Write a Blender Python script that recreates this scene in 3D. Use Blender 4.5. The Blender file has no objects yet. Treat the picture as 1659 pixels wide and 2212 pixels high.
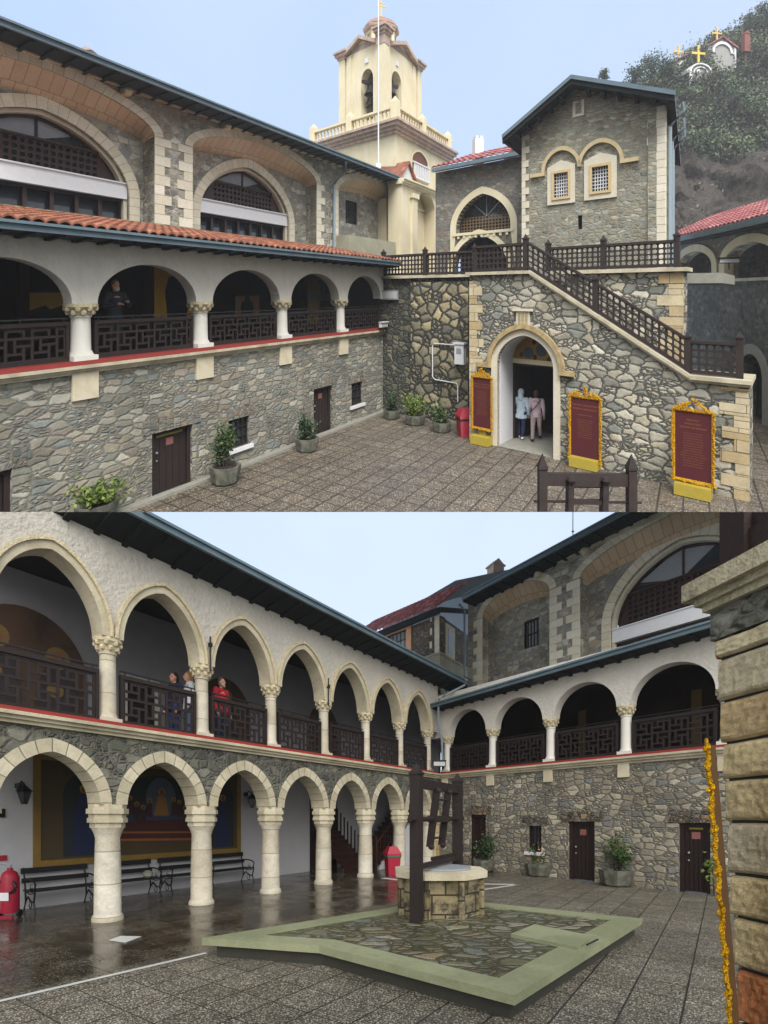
import bpy, bmesh, math, random
from mathutils import Vector, Matrix
from mathutils.geometry import tessellate_polygon
# Two courts of one monastery. The lower court lies level around z = 0. The upper court is sheared
# upward with distance from the camera, so its horizon fits the upper image.
FP = 1050.0; CXP = 830.0            # focal length and centre column of the photograph, in its display pixels
# per court: upward shear with depth, then scale about the camera point
SETS = {'lower': dict(hor=1763.0, eye=2.0, depth_shear=0.0, eye_scale=.93), 'upper': dict(hor=634.0, eye=5.0, depth_shear=(1763.0-634.0)/FP, eye_scale=1.15)}
EYE = 2.0
CUT = (1763.0-1106.0)/FP            # plane through the camera at the image seam; both courts are clipped there
CUR = SETS['lower']
def use(name):
    global CUR
    CUR = SETS[name]
def skew_scale(p):  # shears the court upward with depth and scales it about the camera
    u = CUR['eye_scale']; return Vector((p[0]*u, p[1]*u, EYE+(p[2]-CUR['eye']+CUR['depth_shear']*p[1])*u))
col = bpy.context.scene.collection
R = random.Random(7)
def C(h):
    h = h.lstrip('#'); o = []
    for i in (0, 2, 4):
        c = int(h[i:i+2], 16)/255
        o.append(c/12.92 if c <= .04045 else ((c+.055)/1.055)**2.4)
    return (o[0], o[1], o[2], 1)
# ---------------------------------------------------------------- frames
class Fr:
    def __init__(s, O, u, n=None):
        l = math.hypot(*u); s.O = O; s.u = (u[0]/l, u[1]/l)
        if n is None: n = (s.u[1], -s.u[0])
        l = math.hypot(*n); s.n = (n[0]/l, n[1]/l)
    def P(s, a, z, o=0.0):
        return (s.O[0]+s.u[0]*a+s.n[0]*o, s.O[1]+s.u[1]*a+s.n[1]*o, z)
    def s(s, px, o=0.0):
        t = (px-CXP)/FP; x = s.O[0]+s.n[0]*o; y = s.O[1]+s.n[1]*o
        return (t*y-x)/(s.u[0]-t*s.u[1])
    def z(s, px, py, o=0.0):
        y = s.P(s.s(px, o), 0, o)[1]
        return CUR['eye']+(CUR['hor']-py)/FP*y
    def sub(s, a, o):
        p = s.P(a, 0, o); return Fr((p[0], p[1]), s.u, s.n)
def AX(x, y, ang=0.0):
    c, k = math.cos(ang), math.sin(ang); return Fr((x, y), (c, k), (-k, c))
def ground(px, py, z=0.0):
    y = (CUR['eye']-z)*FP/(py-CUR['hor']); return ((px-CXP)/FP*y, y)
def at(px, py, y):
    return ((px-CXP)/FP*y, y, CUR['eye']+(CUR['hor']-py)/FP*y)
# ---------------------------------------------------------------- mesh builder
class MB:
    def __init__(s): s.v = []; s.f = []; s.uv = []
    def face(s, pts, uv=None):
        b = len(s.v); s.v.extend(pts); s.f.append(tuple(range(b, b+len(pts))))
        if uv is None: uv = [(p[0]*.7+p[1]*.7, p[2]) for p in pts]
        s.uv.append(uv)
    def box(s, fr, a0, a1, z0, z1, o0, o1, off=(0, 0), dz=0.0):
        # dz lifts the a1 end (sloping rail)
        P = fr.P; x, y = off
        A = [P(a0, z0, o0), P(a1, z0+dz, o0), P(a1, z0+dz, o1), P(a0, z0, o1)]
        B = [P(a0, z1, o0), P(a1, z1+dz, o0), P(a1, z1+dz, o1), P(a0, z1, o1)]
        s.face([A[3], A[2], B[2], B[3]], [(a0+x, z0+y), (a1+x, z0+y), (a1+x, z1+y), (a0+x, z1+y)])
        s.face([A[1], A[0], B[0], B[1]], [(a1+x, z0+y), (a0+x, z0+y), (a0+x, z1+y), (a1+x, z1+y)])
        s.face([A[0], A[3], B[3], B[0]], [(o0+x, z0+y), (o1+x, z0+y), (o1+x, z1+y), (o0+x, z1+y)])
        s.face([A[2], A[1], B[1], B[2]], [(o1+x, z0+y), (o0+x, z0+y), (o0+x, z1+y), (o1+x, z1+y)])
        s.face([B[3], B[2], B[1], B[0]], [(a0+x, o1+y), (a1+x, o1+y), (a1+x, o0+y), (a0+x, o0+y)])
        s.face([A[0], A[1], A[2], A[3]], [(a0+x, o0+y), (a1+x, o0+y), (a1+x, o1+y), (a0+x, o1+y)])
    def slab(s, fr, outer, holes, o0, o1):
        loops = [outer]+list(holes)
        flat = [p for l in loops for p in l]
        tris = tessellate_polygon([[Vector((p[0], p[1], 0)) for p in l] for l in loops])
        for t in tris:
            q = [flat[i] for i in t]
            ar = (q[1][0]-q[0][0])*(q[2][1]-q[0][1])-(q[2][0]-q[0][0])*(q[1][1]-q[0][1])
            if abs(ar) < 1e-9: continue
            if ar < 0: q = q[::-1]
            s.face([fr.P(p[0], p[1], o1) for p in q], [(p[0], p[1]) for p in q])
            q = q[::-1]
            s.face([fr.P(p[0], p[1], o0) for p in q], [(p[0], p[1]) for p in q])
        for k, l in enumerate(loops):
            ar = sum(l[i][0]*l[(i+1) % len(l)][1]-l[(i+1) % len(l)][0]*l[i][1] for i in range(len(l)))
            if (ar > 0) != (k == 0): l = l[::-1]
            d = 0
            for i in range(len(l)):
                a, b = l[i], l[(i+1) % len(l)]
                e = math.hypot(b[0]-a[0], b[1]-a[1])
                s.face([fr.P(a[0], a[1], o1), fr.P(a[0], a[1], o0), fr.P(b[0], b[1], o0), fr.P(b[0], b[1], o1)],
                       [(o1, d), (o0, d), (o0, d+e), (o1, d+e)])
                d += e
    def ring(s, fr, inner, outer, o0, o1, soffit=True):
        d = 0
        for i in range(len(inner)-1):
            a, b, c, e = inner[i], inner[i+1], outer[i+1], outer[i]
            L = math.hypot((c[0]+b[0]-a[0]-e[0])/2, (c[1]+b[1]-a[1]-e[1])/2)
            w = math.hypot(e[0]-a[0], e[1]-a[1])
            P = fr.P
            s.face([P(*a, o1), P(*b, o1), P(*c, o1), P(*e, o1)][::-1], [(d, 0), (d+L, 0), (d+L, w), (d, w)][::-1])
            s.face([P(*a, o0), P(*b, o0), P(*c, o0), P(*e, o0)], [(d, 0), (d+L, 0), (d+L, w), (d, w)])
            s.face([P(*a, o1), P(*a, o0), P(*b, o0), P(*b, o1)][::-1], [(d, 0), (d, o0-o1), (d+L, o0-o1), (d+L, 0)][::-1])
            s.face([P(*e, o1), P(*e, o0), P(*c, o0), P(*c, o1)], [(d, w), (d, w+o1-o0), (d+L, w+o1-o0), (d+L, w)])
            d += L
        for k in (0, -1):
            a, e = inner[k], outer[k]
            s.face([fr.P(*a, o0), fr.P(*a, o1), fr.P(*e, o1), fr.P(*e, o0)], [(0, 0), (0, .1), (.1, .1), (.1, 0)])
    def lathe(s, x, y, prof, n=20, uo=0.0, sx=1.0, sy=1.0, ang=0.0):
        for i in range(n):
            a, b = 2*math.pi*i/n+ang, 2*math.pi*(i+1)/n+ang
            for j in range(len(prof)-1):
                (r0, z0), (r1, z1) = prof[j], prof[j+1]
                p = [(x+sx*r0*math.cos(a), y+sy*r0*math.sin(a), z0), (x+sx*r0*math.cos(b), y+sy*r0*math.sin(b), z0),
                     (x+sx*r1*math.cos(b), y+sy*r1*math.sin(b), z1), (x+sx*r1*math.cos(a), y+sy*r1*math.sin(a), z1)]
                rr = max(r0, r1)
                u = [((a-ang)*rr+uo, z0+uo), ((b-ang)*rr+uo, z0+uo), ((b-ang)*rr+uo, z1+uo), ((a-ang)*rr+uo, z1+uo)]
                if r0 < 1e-6: p = p[1:] if False else [p[0], p[2], p[3]]; u = [u[0], u[2], u[3]]
                elif r1 < 1e-6: p = p[:3]; u = u[:3]
                s.face(p, u)
    def tube(s, pts, r, n=8):
        pts = [Vector(p) for p in pts]; rings = []
        for i, p in enumerate(pts):
            d = (pts[min(i+1, len(pts)-1)]-pts[max(i-1, 0)]).normalized()
            up = Vector((0, 0, 1)) if abs(d.z) < .9 else Vector((1, 0, 0))
            x = d.cross(up).normalized(); y = x.cross(d).normalized()
            rr = r[i] if isinstance(r, (list, tuple)) else r
            rings.append([p+rr*(math.cos(2*math.pi*k/n)*x+math.sin(2*math.pi*k/n)*y) for k in range(n)])
        for i in range(len(rings)-1):
            for k in range(n):
                s.face([tuple(rings[i][k]), tuple(rings[i+1][k]), tuple(rings[i+1][(k+1) % n]), tuple(rings[i][(k+1) % n])],
                       [(k*.05, i*.2), (k*.05, i*.2+.2), (k*.05+.05, i*.2+.2), (k*.05+.05, i*.2)])
        s.face([tuple(p) for p in rings[0]]); s.face([tuple(p) for p in rings[-1][::-1]])
    def ball(s, c, r, n=8, sc=(1, 1, 1)):
        m = max(4, n//2)
        def q(i, j):
            t = math.pi*i/m; f = 2*math.pi*j/n
            return (c[0]+r*sc[0]*math.sin(t)*math.cos(f), c[1]+r*sc[1]*math.sin(t)*math.sin(f), c[2]+r*sc[2]*math.cos(t))
        for i in range(m):
            for j in range(n):
                a = [q(i, j), q(i+1, j), q(i+1, j+1), q(i, j+1)]
                if i == 0: a = [a[0], a[1], a[2]]
                elif i == m-1: a = [a[0], a[1], a[3]]
                s.face(a)
    def prism(s, pts, z0, z1):
        ar = sum(pts[i][0]*pts[(i+1) % len(pts)][1]-pts[(i+1) % len(pts)][0]*pts[i][1] for i in range(len(pts)))
        if ar < 0: pts = pts[::-1]
        d = 0
        for i in range(len(pts)):
            a, b = pts[i], pts[(i+1) % len(pts)]; L = math.hypot(b[0]-a[0], b[1]-a[1])
            s.face([(a[0], a[1], z0), (b[0], b[1], z0), (b[0], b[1], z1), (a[0], a[1], z1)], [(d, z0), (d+L, z0), (d+L, z1), (d, z1)])
            d += L
        s.face([(p[0], p[1], z1) for p in pts], [(p[0], p[1]) for p in pts])
        s.face([(p[0], p[1], z0) for p in pts][::-1], [(p[0], p[1]) for p in pts][::-1])
    def leaf(s, c, sz, rng, tone=None):
        d = Vector((rng.gauss(0, 1), rng.gauss(0, 1), rng.gauss(0, 1)))
        d = d.normalized() if d.length > .01 else Vector((1, 0, 0))
        e = d.cross(Vector((rng.gauss(0, 1), rng.gauss(0, 1), rng.gauss(0, 1)+.3))).normalized()
        c = Vector(c); k = (rng.random() if tone is None else min(1, max(0, tone+rng.gauss(0, .16))), .5)
        w = d.cross(e)*.12*sz
        s.face([tuple(c-d*sz*.5), tuple(c+e*sz*.28+w), tuple(c+d*sz*.5), tuple(c-e*sz*.28+w)], [k]*4)
    def build(s, name, mat, parent=None, smooth=False, base=None):
        if not s.v: return None
        vs = [skew_scale(p) for p in s.v]
        me = bpy.data.meshes.new(name)
        if parent is not None: r = parent
        org = Vector((0, 0, 0))
        if parent is not None:
            r = parent
            while r.parent is not None: r = r.parent
            org = Vector(r['_o']) if '_o' in r else Vector((0, 0, 0))
        else:
            if base is None:
                x0 = min(v.x for v in vs); x1 = max(v.x for v in vs); y0 = min(v.y for v in vs); y1 = max(v.y for v in vs)
                org = Vector(((x0+x1)/2, (y0+y1)/2, min(v.z for v in vs)))
            else: org = skew_scale(base)
        sgn = 1 if CUR is SETS['upper'] else -1
        ns = [sgn*(v.z-EYE-CUR_CUT*v.y) for v in vs]
        bad = min(ns) < 0
        if bad and max(ns) <= 0: return None
        me.from_pydata([v-org for v in vs], [], s.f)
        ul = me.uv_layers.new(name='UVMap')
        k = 0; dat = []
        for u in s.uv:
            for q in u: dat.extend(q)
        ul.data.foreach_set('uv', dat)
        if smooth or bad:
            bm = bmesh.new(); bm.from_mesh(me)
            if smooth: bmesh.ops.remove_doubles(bm, verts=bm.verts, dist=1e-4)
            if bad:
                bmesh.ops.bisect_plane(bm, geom=bm.verts[:]+bm.edges[:]+bm.faces[:], dist=1e-6,
                    plane_co=Vector((0, 0, EYE))-org, plane_no=Vector((0, -CUR_CUT, 1))*sgn, clear_inner=True)
            bm.to_mesh(me); bm.free()
            if smooth:
                me.polygons.foreach_set('use_smooth', [True]*len(me.polygons))
                try: me.set_sharp_from_angle(angle=math.radians(40))
                except Exception: pass
        if not len(me.polygons): return None
        me.materials.append(mat)
        o = bpy.data.objects.new(name, me); col.objects.link(o)
        if parent is not None:
            o.parent = parent
        else:
            o.location = org; o['_o'] = tuple(org)
        return o
CUR_CUT = CUT
def thing(name, label, cat, base, group=None):
    o = bpy.data.objects.new(name, None); col.objects.link(o)
    w = skew_scale(base); o.location = w; o['_o'] = tuple(w); o['label'] = label; o['category'] = cat
    o.empty_display_size = .2
    if group: o['group'] = group
    return o
def tag(o, label, cat, group=None):
    if o is None: return None
    o['label'] = label; o['category'] = cat
    if group: o['group'] = group
    return o
def structure(o):
    if o is not None: o['kind'] = 'structure'
    return o
# ---------------------------------------------------------------- arch curves (points from the left foot to the right foot)
def arch(a0, a1, zs, rise, n=28, p=0.0, foot=None):
    c, h = (a0+a1)/2, (a1-a0)/2; o = []
    for i in range(n+1):
        t = math.pi*(1-i/n); x = math.cos(t)
        o.append((c+h*x, zs+rise*((1-p)*math.sin(t)+p*(1-abs(x)))))
    if foot is not None: o = [(a0, foot)]+o+[(a1, foot)]
    return o
# ---------------------------------------------------------------- node helper
class NT:
    def __init__(s, name):
        s.m = bpy.data.materials.new(name); s.m.use_nodes = True; s.t = s.m.node_tree; s.t.nodes.clear()
        s.out = s.t.nodes.new('ShaderNodeOutputMaterial')
    def n(s, ty, ins=None, **pr):
        k = s.t.nodes.new('ShaderNode'+ty)
        for a, b in pr.items(): setattr(k, a, b)
        for a, b in (ins or {}).items():
            if isinstance(b, bpy.types.NodeSocket): s.t.links.new(b, k.inputs[a])
            else: k.inputs[a].default_value = b
        return k
    def uv(s): return s.n('UVMap').outputs[0]
    def gen(s): return s.n('TexCoord').outputs['Object']
    def math(s, op, a, b=None, c=None, clamp=False):
        d = {0: a}
        if b is not None: d[1] = b
        if c is not None: d[2] = c
        return s.n('Math', d, operation=op, use_clamp=clamp).outputs[0]
    def vmath(s, op, a, b): return s.n('VectorMath', {0: a, 1: b}, operation=op).outputs[0]
    def noise(s, v, sc, det=4, ro=.6): return s.n('TexNoise', {'Vector': v, 'Scale': sc, 'Detail': det, 'Roughness': ro})
    def ramp(s, f, st, ip='LINEAR'):
        k = s.n('ValToRGB', {0: f}); e = k.color_ramp.elements; k.color_ramp.interpolation = ip
        while len(e) < len(st): e.new(.5)
        for i, (p, c) in enumerate(st): e[i].position = p; e[i].color = c
        return k.outputs[0]
    def mix(s, f, a, b, bl='MIX'):
        k = s.n('Mix', data_type='RGBA', blend_type=bl, clamp_result=False)
        for i, v in ((0, f), (6, a), (7, b)):
            if isinstance(v, bpy.types.NodeSocket): s.t.links.new(v, k.inputs[i])
            else: k.inputs[i].default_value = v
        return k.outputs[2]
    def rng(s, v, a, b, c=0.0, d=1.0, it='SMOOTHSTEP'):
        return s.n('MapRange', {0: v, 1: a, 2: b, 3: c, 4: d}, interpolation_type=it, clamp=True).outputs[0] if it == 'LINEAR' else s.n('MapRange', {0: v, 1: a, 2: b, 3: c, 4: d}, interpolation_type=it).outputs[0]
    def fin(s, color, rough=.8, bump=None, bd=.02, spec=.5, metal=0.0, **kw):
        ins = {'Base Color': color, 'Roughness': rough, 'Specular IOR Level': spec, 'Metallic': metal}; ins.update(kw)
        p = s.n('BsdfPrincipled', ins)
        if bump is not None:
            b = s.n('Bump', {'Height': bump, 'Distance': bd, 'Strength': 1.0}); s.t.links.new(b.outputs[0], p.inputs['Normal'])
        s.t.links.new(p.outputs[0], s.out.inputs[0]); return s.m
def gray(v): return (v, v, v, 1)
def stone(name, pal, mortar, sx, sz, mw=.06, bd=.03, rnd=.72, stain=.3, wob=.12, streak=0.0, shx=0.0):
    k = NT(name); uv = k.uv()
    w = k.vmath('SUBTRACT', k.noise(uv, 2.2, 3).outputs['Color'], (.5, .5, .5))
    w2 = k.vmath('SUBTRACT', k.noise(uv, 15, 3).outputs['Color'], (.5, .5, .5))
    uv2 = k.vmath('ADD', k.vmath('ADD', uv, k.n('VectorMath', {0: w, 3: wob}, operation='SCALE').outputs[0]), k.n('VectorMath', {0: w2, 3: .05}, operation='SCALE').outputs[0])
    v = k.vmath('MULTIPLY', uv2, (sx*.82, sz*.82, 1))
    big = k.n('TexVoronoi', {'Vector': v, 'Scale': 1.0, 'Randomness': rnd}, voronoi_dimensions='2D')
    ed = k.n('TexVoronoi', {'Vector': v, 'Scale': 1.0, 'Randomness': rnd}, voronoi_dimensions='2D', feature='DISTANCE_TO_EDGE').outputs['Distance']
    sm = k.n('TexVoronoi', {'Vector': v, 'Scale': 2.1, 'Randomness': 1.0}, voronoi_dimensions='2D')
    eds = k.n('TexVoronoi', {'Vector': v, 'Scale': 2.1, 'Randomness': 1.0}, voronoi_dimensions='2D', feature='DISTANCE_TO_EDGE').outputs['Distance']
    rb = k.n('SeparateColor', {0: big.outputs['Color']}); rs = k.n('SeparateColor', {0: sm.outputs['Color']})
    use_s = k.math('GREATER_THAN', rb.outputs[2], .62)
    ed = k.math('MINIMUM', ed, k.math('ADD', k.math('MULTIPLY', eds, .6), k.math('MULTIPLY', k.math('SUBTRACT', 1.0, use_s), 9.0)))
    r = k.n('SeparateColor', {0: k.mix(use_s, big.outputs['Color'], sm.outputs['Color'])})
    st = [((i+.0)/len(pal), C(c)) for i, c in enumerate(pal)]
    base = k.ramp(r.outputs[0], st, 'CONSTANT')
    val = k.rng(r.outputs[1], 0, 1, .74, 1.2, 'LINEAR')
    fn = k.noise(uv, 22, 6, .7).outputs[0]; mid = k.noise(uv, 6, 4).outputs[0]
    val = k.math('MULTIPLY', val, k.rng(fn, .2, .8, .72, 1.3, 'LINEAR'))
    val = k.math('MULTIPLY', val, k.rng(mid, .25, .75, .8, 1.18, 'LINEAR'))
    base = k.mix(1.0, base, k.n('CombineColor', {0: val, 1: val, 2: val}).outputs[0], 'MULTIPLY')
    mwn = k.math('MULTIPLY', k.rng(k.noise(uv, 9, 5, .75).outputs[0], .3, .7, .25, 2.3, 'LINEAR'), mw)
    f = k.n('MapRange', {0: ed, 1: k.math('MULTIPLY', mwn, .45), 2: mwn, 3: 0.0, 4: 1.0}, interpolation_type='SMOOTHSTEP').outputs[0]
    mc = k.mix(k.rng(fn, .3, .7), C(mortar), tuple(c*.6 for c in C(mortar)[:3])+(1,))
    colr = k.mix(f, mc, base)
    lg = k.noise(uv, .55, 5, .65).outputs[0]
    sv = k.rng(lg, .3, .7, 1-stain, 1+stain*.5, 'LINEAR')
    colr = k.mix(1.0, colr, k.n('CombineColor', {0: sv, 1: sv, 2: k.math('MULTIPLY', sv, .97)}).outputs[0], 'MULTIPLY')
    tn = k.rng(k.noise(uv, .9, 6, .7).outputs[0], .45, .7, 0, .34)
    colr = k.mix(tn, colr, k.mix(1.0, colr, C('#b0a284'), 'MULTIPLY'))
    if streak:
        sk = k.noise(k.vmath('MULTIPLY', uv, (3.5, .5, 1)), 1.5, 5, .7).outputs[0]
        colr = k.mix(k.math('MULTIPLY', k.rng(sk, .5, .72), streak), colr, C('#26261f'))
    h = k.math('ADD', k.math('MULTIPLY', k.rng(ed, 0, mw*3.2), k.rng(r.outputs[2], 0, 1, .55, 1.6, 'LINEAR')), k.math('ADD', k.math('MULTIPLY', fn, .45), k.math('MULTIPLY', mid, .5)))
    return k.fin(colr, k.rng(fn, .2, .8, .72, .95, 'LINEAR'), h, bd)
def ashlar(name, c1, c2, joint, L, H=0.0, off=.5, stain=.3, dirt='#4a4032', bd=.008, jw=.012, blot=.35, bl=(.55, .75)):
    # blocks of L along u; courses of H along v (H = 0: joints across u only)
    k = NT(name); uv = k.uv(); x = k.n('SeparateXYZ', {0: uv})
    u, v = x.outputs[0], x.outputs[1]
    nz = k.noise(uv, 18, 6, .7).outputs[0]; bg = k.noise(uv, 2.1, 5, .65).outputs[0]
    if H:
        row = k.math('FLOOR', k.math('DIVIDE', v, H)); rv = k.math('FRACT', k.math('DIVIDE', v, H))
        uu = k.math('ADD', k.math('DIVIDE', u, L), k.math('MULTIPLY', row, off))
    else:
        row = k.math('MULTIPLY', u, 0.0); rv = None; uu = k.math('DIVIDE', u, L)
    cu = k.math('FLOOR', uu); ru = k.math('FRACT', uu)
    wn = k.n('TexWhiteNoise', {0: k.n('CombineXYZ', {0: cu, 1: row}).outputs[0]}, noise_dimensions='2D').outputs[0]
    base = k.mix(wn, C(c1), C(c2))
    d = k.math('MULTIPLY', k.math('MINIMUM', ru, k.math('SUBTRACT', 1.0, ru)), L)
    if rv is not None:
        d = k.math('MINIMUM', d, k.math('MULTIPLY', k.math('MINIMUM', rv, k.math('SUBTRACT', 1.0, rv)), H))
    f = k.rng(d, jw*.3, jw)
    vv = k.math('MULTIPLY', k.rng(nz, .25, .75, .82, 1.15, 'LINEAR'), k.rng(bg, .25, .75, 1-stain, 1+stain*.4, 'LINEAR'))
    base = k.mix(1.0, base, k.n('CombineColor', {0: vv, 1: vv, 2: vv}).outputs[0], 'MULTIPLY')
    base = k.mix(k.math('MULTIPLY', k.rng(k.noise(uv, 3.7, 6, .7).outputs[0], bl[0], bl[1]), blot), base, C(dirt))
    colr = k.mix(f, C(joint), base)
    h = k.math('ADD', k.math('MULTIPLY', f, .6), k.math('MULTIPLY', nz, .5))
    return k.fin(colr, .85, h, bd)
def plain(name, c, rough=.6, var=.12, sc=6, bd=0.0, metal=0.0, spec=.35, c2=None, obj=True, blot=.0, bs=40, streak=0.0):
    k = NT(name); v = k.gen() if obj else k.uv()
    a = k.noise(v, sc, 5, .65).outputs[0]; b = k.noise(v, bs, 4, .6).outputs[0]
    s = k.math('MULTIPLY', k.rng(a, .25, .75, 1-var, 1+var, 'LINEAR'), k.rng(b, .25, .75, 1-var*.6, 1+var*.6, 'LINEAR'))
    base = C(c)
    if c2: base = k.mix(k.rng(k.noise(v, sc*.5, 5, .7).outputs[0], .42, .62), C(c), C(c2))
    base = k.mix(1.0, base, k.n('CombineColor', {0: s, 1: s, 2: s}).outputs[0], 'MULTIPLY')
    if streak:
        sk = k.noise(k.vmath('MULTIPLY', v, (1.6, 1.6, .16)), 1.3, 6, .72).outputs[0]
        base = k.mix(k.math('MULTIPLY', k.rng(sk, .48, .74), streak), base, tuple(q*.5 for q in C(c)[:3])+(1,))
    return k.fin(base, k.rng(a, .2, .8, max(.05, rough-.1), min(1, rough+.1), 'LINEAR'), b if bd else None, bd or .01, spec, metal)
M = {}
M['stone_grey'] = stone('grey_rubble_stone', ['#98958a', '#858479', '#a6a294', '#8f9084', '#97907f', '#7f8583', '#aaa79b', '#8f897d', '#a0978a', '#96968f'], '#84837d', 3.5, 7.6, .065, .028)
M['stone_far'] = stone('warm_rubble_stone', ['#9c9686', '#878276', '#aaa392', '#948d7d', '#98907f', '#7b7e7c', '#b0a898', '#8a8374'], '#7b7871', 4.2, 7.8, .065, .028)
M['stone_hall'] = stone('hall_rubble_stone', ['#a29e92', '#85837b', '#b8b4a9', '#93917f', '#8c8880', '#aeaba2', '#9b9080', '#858788'], '#a5a29a', 3.5, 5.8, .075, .022)
M['stone_block'] = stone('pale_rubble_stone', ['#b0ac9f', '#c2beb0', '#96948a', '#ccc7b8', '#a6a193', '#b4ae9f', '#84867f', '#bab29d'], '#5a5953', 3.4, 5.6, .085, .035, .9, .3, .25)
M['stone_dark'] = stone('dark_rubble_stone', ['#57594f', '#66665a', '#4b4e49', '#72705f', '#5d615c', '#7c7762', '#50524a'], '#33332e', 4.2, 5.6, .075, .04, .9, .35, .25, .55)
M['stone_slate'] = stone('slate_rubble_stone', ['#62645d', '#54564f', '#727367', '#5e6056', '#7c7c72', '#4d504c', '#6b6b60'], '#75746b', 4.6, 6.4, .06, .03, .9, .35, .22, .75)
M['stone_tower'] = stone('tower_rubble_stone', ['#98978a', '#87887c', '#a5a290', '#8f9288', '#978d78', '#7d7f75', '#aca795', '#918c7c'], '#9d9a8e', 5.0, 10.0, .09, .025, .85, .18)
M['stone_mid'] = stone('gatehouse_rubble_stone', ['#87847c', '#77766f', '#949086', '#807e75', '#8d7a66', '#6f7271'], '#84807a', 5.5, 9.0, .07, .02)
M['stone_brown'] = stone('brown_rubble_stone', ['#6d645a', '#7d6f5d', '#5b5751', '#8a7659', '#6a6660', '#76695a'], '#4e4a45', 5, 7, .07, .03)
M['voussoir'] = ashlar('cream_arch_stone', '#dcd5c2', '#cfc6b0', '#a29881', .27, 0, stain=.15, blot=.12)
M['voussoir_b'] = ashlar('weathered_arch_stone', '#cbc4ab', '#b6ae95', '#746c5a', .24, 0, stain=.3, blot=.25)
M['soffit_brick'] = ashlar('tan_soffit_brick', '#c4ab8d', '#b79d7e', '#846c50', .30, .55, stain=.12, blot=.05)
M['quoin'] = ashlar('cream_quoin_stone', '#dcd6c5', '#d0c8b3', '#8a7c62', 40, 0, stain=.15, blot=.1)
M['quoin_tan'] = ashlar('tan_quoin_stone', '#cfc2a2', '#b39c70', '#6f6450', .9, .33, .5, stain=.3, blot=.2, bd=.02)
M['column'] = ashlar('weathered_column_stone', '#cfcabb', '#bbb39e', '#948b74', 9, .62, 0, stain=.35, dirt='#98773f', blot=.62)
M['column_white'] = plain('white_painted_column', '#d8d6cd', .75, .06, 4, .004)
M['carved'] = plain('carved_limestone', '#c4b99a', .85, .22, 9, .03, bs=26)
M['plaster'] = plain('rough_white_plaster', '#cfcbc2', .9, .09, 2.2, .03, bs=13, streak=.2)
M['gallery_wall_grey'] = plain('shade_grey_gallery_wall', '#7d7c80', .9, .1, 2)  # grey chosen so the colour carries the gallery's shade
M['white_wall_2'] = plain('shade_toned_limewash', '#b3b4b8', .9, .06, 2)  # white limewash lowered in tone to carry the arcade's shade
M['plaster_b'] = plain('rough_grey_plaster', '#b7b3aa', .9, .1, 2.2, .05, bs=11, streak=.18)
M['white_wall'] = plain('white_limewash', '#c9cbd0', .85, .06, 2)
M['cream'] = plain('cream_render', '#e0d6b8', .85, .08, 1.6, .006, c2='#d5caa9', streak=.3)
M['cream_grey'] = plain('grey_cream_render', '#9d9a86', .85, .12, 2, .004, c2='#8c8a79')
M['pinkish'] = plain('pinkish_cornice_stone', '#c0aa9b', .85, .2, 5, .01, c2='#a08d82')
M['corbel'] = plain('pale_corbel_stone', '#cfc6ae', .85, .1, 5, .006, c2='#c0b598')
M['dome'] = plain('dusty_pink_dome', '#b08478', .7, .15, 4, c2='#987268')
M['cornice'] = plain('limestone_ledge', '#c2baa2', .85, .2, 4, .01, c2='#a39b84')
M['red_paint'] = plain('red_painted_ledge', '#8e2f28', .55, .15, 6, .003)
M['slate_metal'] = plain('slate_blue_metal', '#5f727c', .45, .12, 4, .0, c2='#536670')
M['dark_eave'] = plain('dark_painted_timber', '#151a1d', .9, .2, 8)
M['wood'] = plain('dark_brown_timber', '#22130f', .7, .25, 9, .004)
M['wood_grey'] = plain('weathered_dark_timber', '#221a18', .72, .22, 8, .005)
M['wood_red'] = plain('red_brown_timber', '#321b16', .5, .2, 8)
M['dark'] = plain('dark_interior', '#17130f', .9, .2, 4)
M['brown_wall'] = plain('shade_deepened_brown_wall', '#2a1f17', .9, .3, 2, c2='#1b1511', spec=.1)  # brown wall colour, deepened to stand in for gallery shade
M['glass'] = plain('dark_window_glass', '#2a3036', .08, .2, 3, spec=.6)
M['glass_pale'] = plain('pale_reflection_glass', '#8d9198', .1, .1, 3)  # pale base colour stands in for reflected sky and light curtains
M['white_paint'] = plain('white_paint', '#d9dadd', .5, .05, 5)
M['gold'] = plain('gilded_carving', '#d2a01e', .3, .45, 26, .03, metal=.85, bs=60)
M['gold_paint'] = plain('ochre_gold_paint', '#a6922c', .5, .1, 8)
M['gold_far'] = plain('gold_painted_metal', '#e0b93a', .45, .08, 6)
M['sign_red'] = plain('crimson_sign_board', '#4c0a13', .75, .08, 3)
M['sign_text'] = plain('faded_gold_lettering', '#8d5524', .5, .05, 3)
M['red_plastic'] = plain('red_plastic', '#9a1f35', .4, .08, 5)
M['green_band'] = plain('green_plastic_bag', '#2f6a55', .5, .1, 5)
M['iron'] = plain('black_iron', '#15171a', .5, .15, 8)
M['steel'] = plain('grey_metal', '#8f9499', .4, .1, 6)
M['pipe'] = plain('grey_blue_pipe', '#7d8c96', .45, .1, 6)
M['bronze'] = plain('dark_bronze', '#2d2b2a', .45, .15, 8, metal=.6)
M['concrete'] = plain('pale_concrete', '#8b8a80', .85, .2, 5, .006)
M['olive'] = plain('olive_green_painted_concrete', '#8c9072', .5, .16, 2.6, .008, c2='#777c60', streak=.25)
M['olive_dark'] = plain('shade_dark_plinth_concrete', '#34342e', .9, .2, 4)  # concrete kept dark so its colour carries the shadow gap under the rim
M['drain'] = plain('pale_drain_metal', '#b9bcb8', .4, .1, 6)
M['skin'] = plain('skin', '#b98a72', .6, .08, 9)
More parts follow.
